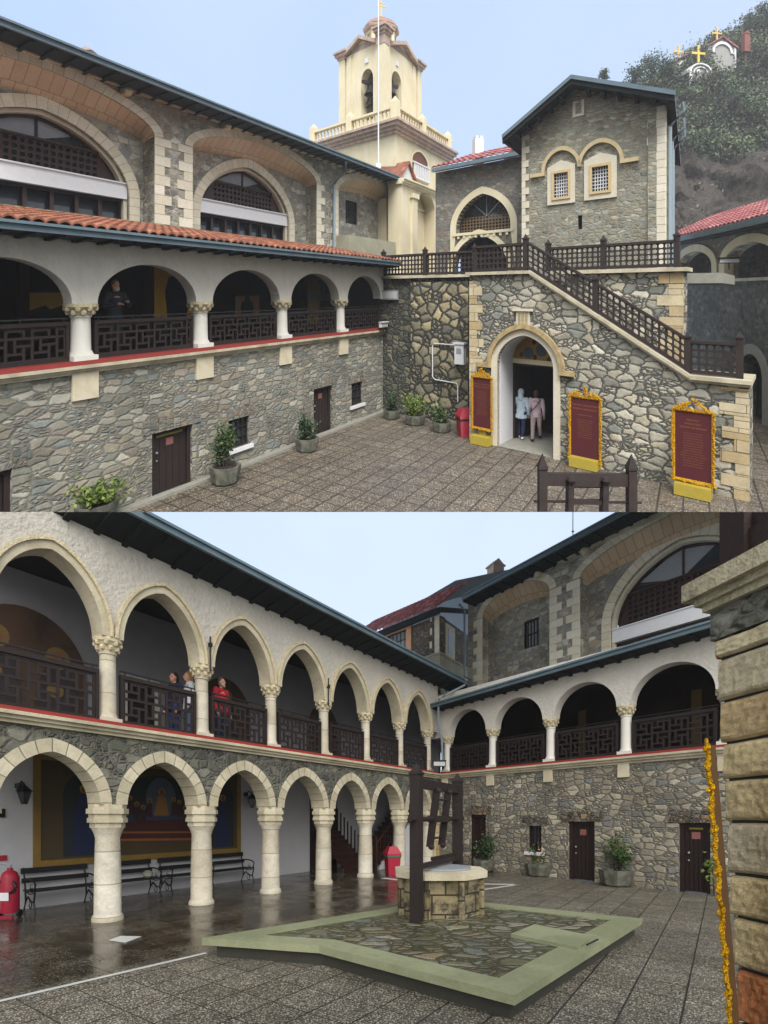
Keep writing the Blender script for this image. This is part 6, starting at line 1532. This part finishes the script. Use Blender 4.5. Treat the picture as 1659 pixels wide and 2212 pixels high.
# fences
def fence(fr, name, label, segs, h, o, posts, cell=.165):
    t = thing(name, label, 'fence', fr.P(segs[0][0], segs[0][2], o)); m = MB(); r = MB()
    for (a0, a1, z0, z1) in segs:
        lattice(m, fr, a0, a1, z0+.1, h-.18, o, cell, z1-z0); r.box(fr, a0, a1, z0+h-.08, z0+h, o-.08, o+.035, dz=z1-z0); r.box(fr, a0, a1, z0+.03, z0+.1, o-.07, o+.025, dz=z1-z0)
    m.build('lattice', M['wood'], t); r.build('rail', M['wood'], t)
    for (a, z0) in posts:
        p = MB(); post(p, fr, a, z0, z0+h+.1, o-.02); p.build('post', M['wood'], t)
    return t
fence(FW, 'terrace_fence', 'dark pierced timber fence on the retaining wall top, nearest the gallery roof', [(.0, Lw*.5, 5.72, 5.72), (Lw*.5, Lw+.2, 5.72, 5.72)], .9, -.1, [(0, 5.72), (Lw*.5, 5.72), (Lw+.1, 5.72)])
m1 = FD.s(1132)
fence(FD, 'terrace_fence', 'short dark pierced timber fence on the block above the pointed doorway', [(s_l+.05, m1, 5.72, 5.72)], .9, -.1, [(m1, 5.72)])
mid = FD.s(1284); zm = ZT+.1-(ZT-ZB)*(mid-pts_top)/(s_k-pts_top); me_ = FD.s(1484); zme = ZT+.1-(ZT-ZB)*(me_-pts_top)/(s_k-pts_top)
fence(FD, 'stair_fence', 'dark pierced timber fence sloping down along the stair parapet', [(m1+.08, mid, ZT+.15, zm), (mid, me_, zm, zme)], .88, -.1, [(mid, zm-.05), (me_, zme-.1)])
le = FD.s(1597)
fence(FD, 'landing_fence', 'short level dark fence on the stair landing at the right', [(me_+.08, le, ZB+.1, ZB+.1)], .88, -.1, [(le, ZB+.1)], .17)
f3 = FP5.s(1300)
fence(FP5, 'back_fence', 'dark pierced timber fence before the gabled building, beyond the stair', [(q0, f3, 5.73, 5.73), (f3, FP5.s(1462), 5.73, 5.73)], .8, -.15, [(q0, 5.73), (f3, 5.73), (FP5.s(1460), 5.73)])
# ---------------------------------------------------------------- right wing
FQ = Fr((14.45, 18.3), (.12, .993), (-.993, .12)); 
RWg = thing('right_wing', 'shaded stone range with pink tiled roof and cream arches at the right edge', 'building', FQ.P(3, 0, 0))
w = MB(); q_ = FQ.s(1607), FQ.s(1652)
a0, a1 = sorted((FQ.s(1600), FQ.s(1648)))
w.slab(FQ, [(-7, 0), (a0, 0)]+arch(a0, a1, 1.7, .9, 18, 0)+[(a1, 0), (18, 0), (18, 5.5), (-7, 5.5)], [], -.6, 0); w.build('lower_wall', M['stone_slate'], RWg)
m = MB(); m.ring(FQ, arch(a0, a1, 1.7, .9, 18, 0, 0), arch(a0-.4, a1+.4, 1.7, 1.3, 18, 0, 0), -.3, .03); m.build('arch', plain('grey_limestone', '#98958a', .85, .15, 4), RWg)
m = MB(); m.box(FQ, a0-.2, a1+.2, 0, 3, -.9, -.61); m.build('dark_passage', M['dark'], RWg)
m = MB(); m.box(FQ, -7, 18, 5.5, 5.62, -.5, .15); m.build('ledge', M['cornice'], RWg)
bs = [-5.2, -.9, 3.4, 7.7]
out = [(-7, 5.62)]
for a, b in zip(bs[:-1], bs[1:]): out += [(a+.5, 5.62)]+arch(a+.5, b-.5, 6.3, .75, 18, 0)+[(b-.5, 5.62)]
w = MB(); w.slab(FQ, out+[(18, 5.62), (18, 7.5), (-7, 7.5)], [], -.6, -.05); w.build('upper_wall', M['stone_mid'], RWg)
for a, b in zip(bs[:-1], bs[1:]):
    m = MB(); m.ring(FQ, arch(a+.5, b-.5, 6.3, .75, 18, 0, 5.62), arch(a+.1, b-.1, 6.3, 1.1, 18, 0, 5.62), -.4, -.01); m.build('arch', M['cream'], RWg)
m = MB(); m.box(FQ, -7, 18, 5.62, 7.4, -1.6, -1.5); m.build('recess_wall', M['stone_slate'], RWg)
zq = 7.62
m = MB(); m.box(FQ, -7, 18, zq-.02, zq+.2, .45, .55); m.build('gutter', M['slate_metal'], RWg)
m = MB(); m.box(FQ, -7, 18, zq-.1, zq-.03, -.6, .45); m.build('soffit', M['dark_eave'], RWg)
m = MB(); tile_roof(m, FQ, -7, 9, .5, zq+.2, -3.0, zq+1.75, .3, .42); m.build('tile_roof', M['tile_pink'], RWg)
x, y, z = at(1575, 574, 20.2); floodlight('floodlight', 'dark blue floodlight on a short stem above the ledge at the right wing', x, y, z, -.3, .75, .22, 'iron')
# ---------------------------------------------------------------- signs on stands
def info_sign(px0, px1, yt, yb, o, label, lines, base_y, stem=True):
    a0, a1 = FD.s(px0, o), FD.s(px1, o); z1, z0 = FD.z((px0+px1)/2, yt, o), FD.z((px0+px1)/2, yb, o); c = (a0+a1)/2; w = a1-a0
    t = thing('information_sign', label, 'sign', FD.P(c, 0, o), 'gilded crimson signs by the entrance block'); m = MB(); fw = .07
    crest = z0+(z1-z0)*.83
    m.box(FD, a0+fw, a1-fw, z0+fw, crest, o-.03, o); m.build('board', M['sign_red'], t)
    m = MB(); rg = random.Random(int(px0))
    for (x0, x1, y0, y1) in ((a0+.01, a0+fw, z0+.01, crest), (a1-fw, a1-.01, z0+.01, crest), (a0+fw, a1-fw, z0+.01, z0+fw), (a0+fw, a1-fw, crest, crest+fw)): m.box(FD, x0, x1, y0, y1, o-.035, o+.012)
    def blob(a, z, r): m.ball(FD.P(a+rg.gauss(0, .006), z, o+.012), r*(.8+.4*rg.random()), 6, (1, 1, 1))
    n = int((crest-z0)/.055)
    for i in range(n+1):
        z = z0+(crest-z0)*i/n
        for a in (a0+.02, a1-.02): blob(a+rg.choice((-.012, .012)), z, .03); blob(a+(.025 if a == a0+.02 else -.025), z+.025, .018)
    n = int(w/.055)
    for i in range(n+1): a = a0+w*i/n; blob(a, z0+.01+rg.choice((-.012, .012)), .032); blob(a, crest+.04, .032)
    hh = z1-crest
    for i in range(70):
        u = rg.uniform(-1, 1); v = rg.random()*(1-abs(u)**1.3); blob(c+u*w*.48, crest+.04+v*(hh-.05), .034)
    m.ball(FD.P(c, z1-.03, o+.02), .045, 8)
    m.build('frame', M['gold'], t, smooth=True)
    m = MB(); zc = crest-.2; 
    for (s, sz) in lines:
        if s: put_text(m, FD, c, zc, o+.004, s, sz)
        zc -= sz*1.55
    m.build('lettering', M['sign_text'], t)
    m = MB(); bz = FD.z((px0+px1)/2, base_y, o+.2)
    m.box(FD, c-w*.42, c+w*.42, .02, .3, o-.25, o+.2); m.build('base', M['gold_paint'], t)
    m = MB(); m.box(FD, c-w*.15, c+w*.15, .3, z0+.05, o-.1, o-.04); m.build('stem', M['gold_paint'], t)
body = ['OPENING HOURS AND ENTRANCE', 'VISITORS ARE KINDLY ASKED', 'TO ENTER SUITABLY DRESSED']
def para(seed, n, wd):
    rg = random.Random(seed); o = []
    ws = 'the holy monastery and the sacred church of our lady within the old court of the mountain which was first built and later restored by the abbot and the monks with the icons and the relics kept for all who come to pray'.split()
    for i in range(n):
        s = ''
        while len(s) < wd: s += rg.choice(ws)+' '
        o.append((s.strip(), .04))
    return o
info_sign(1019, 1064, 795, 928, .2, 'gilded crimson sign on a stand left of the pointed doorway', [('THE HOLY MONASTERY', .058), ('MUSEUM ENTRANCE', .058), ('', .04)]+para(1, 13, 21), 955)
info_sign(1229, 1300, 834, 996, .22, 'gilded crimson sign right of the pointed doorway, middle one of three', [('THE HOLY MONASTERY', .07), ('MUSEUM ENTRANCE', .07), ('', .04), ('OPENING HOURS', .05), ('', .04)]+para(2, 9, 21), 990)
info_sign(1452, 1545, 860, 1043, .5, 'largest gilded crimson sign under the stair landing', [('THE HOLY', .06), ('MONASTERY', .06), ('VISITORS ENTRANCE', .06), ('', .03)]+para(3, 14, 25), 1046)
# ---------------------------------------------------------------- people entering, bin, box, planters
x, y = ground(1126, 948); person('person in pale blue hooded coat walking into the pointed doorway', x, y, 0.01, -.55, fabric('pale_blue_cloth', '#b7c6d3'), fabric('navy_trousers', '#1c2546'), M['white_paint'], None, top='coat', legs=.16, hood=True, s=.97)
x, y = ground(1159, 952); person('person in pale pink jacket with a dark shoulder strap entering the doorway', x, y, 0.01, -.45, fabric('pale_pink_cloth', '#c7b3bd'), fabric('pinkish_beige_trousers', '#a08f8e'), M['dark'], flat('brown_bun_hair', '#54402f'), legs=-.2, bag=M['dark'], hairlen=.06, s=.97)
x, y = ground(1006, 946); bin_(x, y+.2, 0, 'red bin beside the first gilded sign in the upper court', 1.0, 'iron', .2)
m = MB(); a0, a1 = FD.s(1000, .1), FD.s(1013, .1); EBX = thing('meter_box', 'white electric meter box with conduit on the block corner', 'meter box', FD.P(s_l-.3, 2.6, .1))
m.box(FW, Lw-.5, Lw-.12, 2.35, 3.1, .12, .34); m.box(FW, Lw-.54, Lw-.08, 3.1, 3.16, .12, .38); m.build('case', M['white_paint'], EBX)
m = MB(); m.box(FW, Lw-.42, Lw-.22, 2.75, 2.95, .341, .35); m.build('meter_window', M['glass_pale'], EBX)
m = MB(); m.tube([FW.P(Lw-.5, 3.05, .18), FW.P(Lw-1.5, 3.05, .17), FW.P(Lw-1.55, 2.95, .17), FW.P(Lw-1.55, 1.75, .17), FW.P(Lw-1.45, 1.65, .17), FW.P(Lw-.5, 1.6, .17), FW.P(Lw-.45, 1.5, .17), FW.P(Lw-.45, .9, .17)], .022, 6); m.build('conduit', M['white_paint'], EBX, smooth=True)
m = MB(); x, y, z = at(854, 636, 20.0); m.box(FW, .05, .9, z-.22, z+.17, .05, .12); p = tag(m.build('blank_sign', M['steel']), 'blank pale grey sign plate high in the dark wall corner', 'sign')
m = MB(); m.box(FW, .1, .85, z-.17, z+.12, .121, .126); m.build('plate', M['drain'], p)
PLN = (((479, 1052), .4, .46, 1.0, .3, 'leaf', 'mossy planter below the first barred window', 'tall leggy shrub with dark leaves below the first barred window', 520, .3),
       ((660, 980), .38, .42, .75, .28, 'leaf_dark', 'mossy planter just left of the far brown door', 'dark bushy shrub just left of the far brown door', 420, .25),
       ((847, 908), .36, .36, .62, .32, 'leaf_dark', 'planter tucked in the corner below the blank sign', 'dark green plant tucked in the corner below the blank sign', 420, .1),
       ((898, 921), .42, .38, .7, .4, 'leaf_bright', 'middle planter of the three at the dark wall', 'yellow green plant, middle of the three at the dark wall', 560, .1),
       ((957, 937), .36, .36, .55, .34, 'leaf', 'planter nearest the red bin at the dark wall', 'spreading green plant nearest the red bin', 460, .1))
for i, ((px, py), r, h, ph, sp, lf, lb, pl, n, br) in enumerate(PLN):
    x, y = ground(px, py); planter((x, y+.3), r, h, lb, 'planters in the upper court', pl, 40+i, ph, sp, lf, False, .11, n, br)
x, y = ground(206, 1125); planter((x, y), .45, .42, 'planter at the near end of the wall, mostly out of view', 'planters in the upper court', 'bright yellow green shrub at the near end of the stone wall', 55, .5, .5, 'leaf_bright', False, .12, 600, .1)
x0, y0 = ground(928, 905); q = thing('potted_plant', 'trailing dark leaves between the middle planters at the dark wall', 'plant', (x0, y0, .3)); lf = MB(); rg = random.Random(8)
for k in range(220): lf.leaf((x0+rg.gauss(0, .22), y0+.1+rg.gauss(0, .15), .55+rg.gauss(0, .22)), .1, rg)
lf.build('foliage', M['leaf'], q)
s = MB(); s.tube([(x0, y0, 0), (x0, y0+.1, .6)], [.02, .008], 6); s.build('stem', M['wood_grey'], q)
x, y, z = at(1268, 1000, 6.3)
well_frame('top of a dark timber well windlass at the near edge of the upper court', (x, y), (1, -.03), .57, .2, 2.93, .052, 2.3, 'wood', 1.5, .3, .018, .22)
# ---------------------------------------------------------------- hillside with chapels
import mathutils
def hill_top(x):    # ridge height above eye level for x metres to the right
    return 24.5+(x-29)*.62 if x > 29 else 24.5-(29-x)*.55
rg = random.Random(4); hm = MB(); NX, NZ = 150, 90; GR = []
def hp_(i, j):
    x = 14+58*i/NX; u = j/NZ; zt = hill_top(x); z = -12+(zt+12)*min(u/.86, 1.0); back = max(0, (u-.86)/.14)*14
    n1 = mathutils.noise.noise(Vector((x*.16, z*.1, 3)))*3.2+mathutils.noise.noise(Vector((x*.5+z*.2, z*.33-x*.1, 8)))*2.0+abs(mathutils.noise.noise(Vector((x*.9+z*.5, z*.5-x*.3, 1))))*1.6+mathutils.noise.noise(Vector((x*2.2, z*1.6, 1)))*.5
    y = 46+.62*max(0, z-4)+.1*z+n1+back; return (x+mathutils.noise.noise(Vector((x*.3, z*.2, 11)))*1.2, y, 5+z-(back*.25))
for i in range(NX):
    for j in range(NZ): hm.face([hp_(i, j), hp_(i+1, j), hp_(i+1, j+1), hp_(i, j+1)])
structure(hm.build('hillside', M['rock'], smooth=True))
sc_, sd_ = MB(), MB()
for k in range(3000):
    i = NX*(.2+.56*rg.random()); j = NZ*(.55+.36*rg.random()); p = hp_(i, j); x = p[0]
    if p[2]-5 < 15.5+4*mathutils.noise.noise(Vector((x*.25, 1, 1))) : continue
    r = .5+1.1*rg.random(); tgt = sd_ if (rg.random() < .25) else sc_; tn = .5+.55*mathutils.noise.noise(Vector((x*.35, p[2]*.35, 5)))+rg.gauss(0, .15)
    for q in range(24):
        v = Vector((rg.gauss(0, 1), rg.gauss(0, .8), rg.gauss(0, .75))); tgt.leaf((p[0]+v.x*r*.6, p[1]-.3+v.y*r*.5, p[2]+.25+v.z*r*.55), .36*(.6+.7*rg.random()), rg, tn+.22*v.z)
for k in range(140):
    i = rg.random()*NX; j = NZ*(.18+.35*rg.random()); p = hp_(i, j); r = .4+.5*rg.random()
    for q in range(14): sd_.leaf((p[0]+rg.gauss(0, r*.6), p[1]-.2+rg.gauss(0, r*.4), p[2]+rg.gauss(0, r*.5)), .35, rg)
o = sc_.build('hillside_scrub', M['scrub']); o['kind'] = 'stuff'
o = sd_.build('dry_undergrowth', M['scrub_dry']); o['kind'] = 'stuff'
def tree(px, py, yy, h, label, sd, mat='scrub', n=900):
    x, y, z = at(px, py, yy); rg = random.Random(sd); t = thing('ridge_tree', label, 'tree', (x, y, z), 'trees along the ridge'); m = MB()
    m.tube([(x, y, z-1), (x+.1, y, z+h*.4), (x, y, z+h*.8)], [.16, .1, .04], 7)
    cl = []
    for k in range(9):
        a = rg.random()*6.28; c = (x+h*.33*math.cos(a)*rg.random(), y+h*.25*math.sin(a), z+h*(.4+.55*rg.random())); cl.append(c); m.tube([(x, y, z+h*.35), c], [.06, .02], 5)
    m.build('trunk', M['wood_grey'], t); lf = MB()
    for k in range(n): c = rg.choice(cl); s = h*.13; lf.leaf((c[0]+rg.gauss(0, s), c[1]+rg.gauss(0, s), c[2]+rg.gauss(0, s*.8)), .3, rg)
    lf.build('crown', M[mat], t)
for i, (px, py, h, lb) in enumerate(((1372, 188, 3.2, 'leftmost round bush tree on the ridge beside the roof edge'), (1412, 180, 4.2, 'broad dark tree on the ridge left of the chapels'), (1440, 178, 3.2, 'dark tree just left of the lowest chapel'),
     (1545, 105, 2.6, 'small tree between the large gold cross and the upper chapel'), (1305, 172, 1.6, 'tiny tree tip behind the gabled roof'), (1628, 70, 3.4, 'pine like tree near the top right corner of the ridge'), (1652, 60, 3.6, 'dark tree at the right edge on the ridge top'))):
    tree(px, py+8, 43.5/(1-.72*(634-py-8)/1050), h, lb, 60+i, 'scrub', 420 if h < 3 else 800)
def cross(mb, f, z, h, w=.16):
    mb.box(f, -w*.5, w*.5, z, z+h, -.07, .07); mb.box(f, -h*.36, h*.36, z+h*.56, z+h*.56+w, -.065, .065)
    for (a, zz, dx, dz) in ((-h*.36, z+h*.56+w/2, .1, .22), (h*.36, z+h*.56+w/2, .1, .22)): mb.box(f, a-dx/2, a+dx/2, zz-dz/2-.06, zz+dz/2+.06, -.06, .06)
    mb.box(f, -.2, .2, z+h-.08, z+h+.04, -.06, .06); mb.box(f, -.22, .22, z-.06, z+.12, -.08, .08)
def chapel(px, py, yy, w, h, label, ch, clabel, cp=None):
    x, y, z = at(px, py, yy); f = Fr((x, y), (1, .15)); t = thing('hill_chapel', label, 'chapel', (x, y, z), 'little chapels on the ridge'); m = MB()
    m.slab(f, [(-w/2, z-2), (w/2, z-2), (w/2, z+h), (0, z+h+w*.28), (-w/2, z+h)], [], -2.5, 0); m.build('wall', plain('misty_grey_render', '#9a9a98', .9, .1, 2), t)
    m = MB(); m.slab(f, [(-w/2-.25, z+h-.12), (0, z+h+w*.3), (0, z+h+w*.3+.15), (-w/2-.25, z+h+.03)], [], -2.7, .25); m.slab(f, [(w/2+.25, z+h-.12), (w/2+.25, z+h+.03), (0, z+h+w*.3+.15), (0, z+h+w*.3)], [], -2.7, .25); m.build('roof', M['tile_pink'], t)
    m = MB(); m.ring(f, arch(-w*.3, w*.3, z+h*.35, w*.28, 16), arch(-w*.37, w*.37, z+h*.35, w*.36, 16), 0, .15); m.box(f, w*.37, w*.5, z+h*.3, z+h*.4, 0, .12); m.box(f, w*.44, w*.5, z-1.5, z+h, -.1, .1); m.build('arch_trim', M['white_paint'], t)
    m = MB(); g = Fr(f.P((cp or 0), 0, -.4)[:2], (1, .15)); cross(m, g, z+h+w*.26-(abs(cp or 0)*.55), ch); tag(m.build('gold_cross', M['gold_far']), clabel, 'cross')
chapel(1480, 156, 64.5, 3.1, 1.3, 'lowest grey ridge chapel, half hidden by trees', 1.8, 'small gold cross on the lowest ridge chapel', -.6)
chapel(1560, 122, 66, 4.2, 1.3, 'upper grey ridge chapel with pink roof', 1.9, 'small gold cross on the upper ridge chapel', -.4)
x, y, z = at(1513, 162, 62.5); f = Fr((x, y), (1, .15)); t = thing('hill_chapel', 'front ridge chapel with curved white gable and the largest cross', 'chapel', (x, y, z), 'little chapels on the ridge'); m = MB()
m.slab(f, [(-1.4, z-2), (1.4, z-2)]+arch(-1.4, 1.4, z+.3, 1.0, 18)[::-1], [], -2, 0); m.build('wall', plain('misty_pale_render', '#a5a6a6', .9, .1, 2), t)
m = MB(); m.ring(f, arch(-1.4, 1.4, z+.3, 1.0, 18), arch(-1.6, 1.6, z+.3, 1.18, 18), -2, .2); m.ring(f, arch(-.9, .9, z+.2, .72, 18), arch(-1.02, 1.02, z+.2, .84, 18), 0, .15); m.box(f, -1.6, -1.35, z-2, z+.3, 0, .15); m.build('arch_trim', M['white_paint'], t)
m = MB(); m.slab(f, [(-.3+.5*0+.32*math.cos(i*.39), z+.5+.3*math.sin(i*.39)) for i in range(16)], [], 0, .05); m.build('roundel', M['white_paint'], t)
m = MB(); cross(m, f.sub(0, -.3), z+1.4, 2.5, .26); tag(m.build('gold_cross', M['gold_far']), 'largest gold cross on the curved white gable', 'cross')
x, y, z = at(1611, 122, 66); m = MB(); f = AX(x, y, .2); m.tube([(x, y, z-1.5), (x, y, z+1.0)], .12, 8); m.box(f, -.45, .45, z+.6, z+3.0, -.3, .3); m.slab(f, [(-.5, z+3.0), (.5, z+3.0), (0, z+3.4)], [], -.35, .35)
tag(m.build('ridge_shrine', flat('red_brown_shrine', '#7a4338')), 'narrow red brown shrine post on the ridge right of the chapels', 'shrine')
# ================================================================ light, sky, camera
sc = bpy.context.scene
wd = bpy.data.worlds.new('World'); sc.world = wd; wd.use_nodes = True; nt = wd.node_tree; nt.nodes.clear()
out = nt.nodes.new('ShaderNodeOutputWorld'); bg = nt.nodes.new('ShaderNodeBackground'); nt.links.new(bg.outputs[0], out.inputs[0])
sky = nt.nodes.new('ShaderNodeTexSky'); sky.sky_type = 'NISHITA'; sky.sun_disc = False; sky.air_density = 1.0; sky.dust_density = 2.5; sky.ozone_density = 1.5
SE, SA = math.radians(38), math.radians(168)   # sun height and compass angle (clockwise from +y)
sky.sun_elevation = SE; sky.sun_rotation = SA
tc = nt.nodes.new('ShaderNodeTexCoord')
no = nt.nodes.new('ShaderNodeTexNoise'); no.inputs['Scale'].default_value = 1.3; no.inputs['Detail'].default_value = 7; nt.links.new(tc.outputs['Generated'], no.inputs['Vector'])
rp = nt.nodes.new('ShaderNodeValToRGB'); nt.links.new(no.outputs[0], rp.inputs[0])
rp.color_ramp.elements[0].position = .32; rp.color_ramp.elements[0].color = (4.3, 6.0, 8.7, 1)
rp.color_ramp.elements[1].position = .68; rp.color_ramp.elements[1].color = (6.7, 7.7, 9.3, 1)
mx = nt.nodes.new('ShaderNodeMix'); mx.data_type = 'RGBA'; mx.inputs[0].default_value = .8
sx = nt.nodes.new('ShaderNodeSeparateXYZ'); nt.links.new(tc.outputs['Generated'], sx.inputs[0])
mr = nt.nodes.new('ShaderNodeMapRange'); mr.inputs[1].default_value = -.25; mr.inputs[2].default_value = .45; nt.links.new(sx.outputs[1], mr.inputs[0])
cl = nt.nodes.new('ShaderNodeMix'); cl.data_type = 'RGBA'; cl.inputs[6].default_value = (8.0, 8.1, 8.1, 1); nt.links.new(mr.outputs[0], cl.inputs[0]); 
mz = nt.nodes.new('ShaderNodeMapRange'); mz.inputs[1].default_value = .12; mz.inputs[2].default_value = .7; nt.links.new(sx.outputs[2], mz.inputs[0])
lo = nt.nodes.new('ShaderNodeMix'); lo.data_type = 'RGBA'; lo.inputs[6].default_value = (6.8, 8.0, 9.8, 1); nt.links.new(mz.outputs[0], lo.inputs[0]); nt.links.new(rp.outputs[0], lo.inputs[7]); nt.links.new(lo.outputs[2], cl.inputs[7])
nt.links.new(sky.outputs[0], mx.inputs[6]); nt.links.new(cl.outputs[2], mx.inputs[7]); nt.links.new(mx.outputs[2], bg.inputs[0])
bg.inputs[1].default_value = .1
sl_ = bpy.data.lights.new('sun', 'SUN'); sl_.energy = 2.3; sl_.angle = math.radians(60); sl_.color = (1, .95, .89)
so = bpy.data.objects.new('sun', sl_); col.objects.link(so)
dv = Vector((math.sin(SA)*math.cos(SE), math.cos(SA)*math.cos(SE), math.sin(SE)))
so.rotation_euler = dv.to_track_quat('Z', 'Y').to_euler()
cam = bpy.data.cameras.new('camera'); co = bpy.data.objects.new('camera', cam); col.objects.link(co); sc.camera = co
co.location = (0, 0, EYE); co.rotation_euler = (math.radians(90), 0, 0)
cam.sensor_width = 36; cam.sensor_fit = 'AUTO'; cam.lens = 36*FP/2212; cam.shift_y = (1763-1106)/2212; cam.clip_end = 2000; cam.clip_start = .05
sc.view_settings.view_transform = 'Standard'; sc.view_settings.look = 'None'; sc.view_settings.exposure = 0.45; sc.view_settings.gamma = 1

hz = bpy.data.materials.new('mountain_mist'); hz.use_nodes = True; ht = hz.node_tree; ht.nodes.clear()
ho = ht.nodes.new('ShaderNodeOutputMaterial'); hv = ht.nodes.new('ShaderNodeVolumePrincipled'); ht.links.new(hv.outputs[0], ho.inputs['Volume'])
hv.inputs['Color'].default_value = (.93, .96, 1, 1); hv.inputs['Density'].default_value = .0009; hv.inputs['Anisotropy'].default_value = .2
use('lower')
me = bpy.data.meshes.new('haze'); bm = bmesh.new(); bmesh.ops.create_cube(bm, size=1.0); bm.to_mesh(me); bm.free(); me.materials.append(hz)
ho_ = bpy.data.objects.new('haze', me); col.objects.link(ho_); ho_['kind'] = 'stuff'
X0, X1, Y0, Y1, Z0, Z1 = -28, 88, -16, 106, -1.0, 150
ho_.location = ((X0+X1)/2, (Y0+Y1)/2, (Z0+Z1)/2); ho_.scale = (X1-X0, Y1-Y0, Z1-Z0)
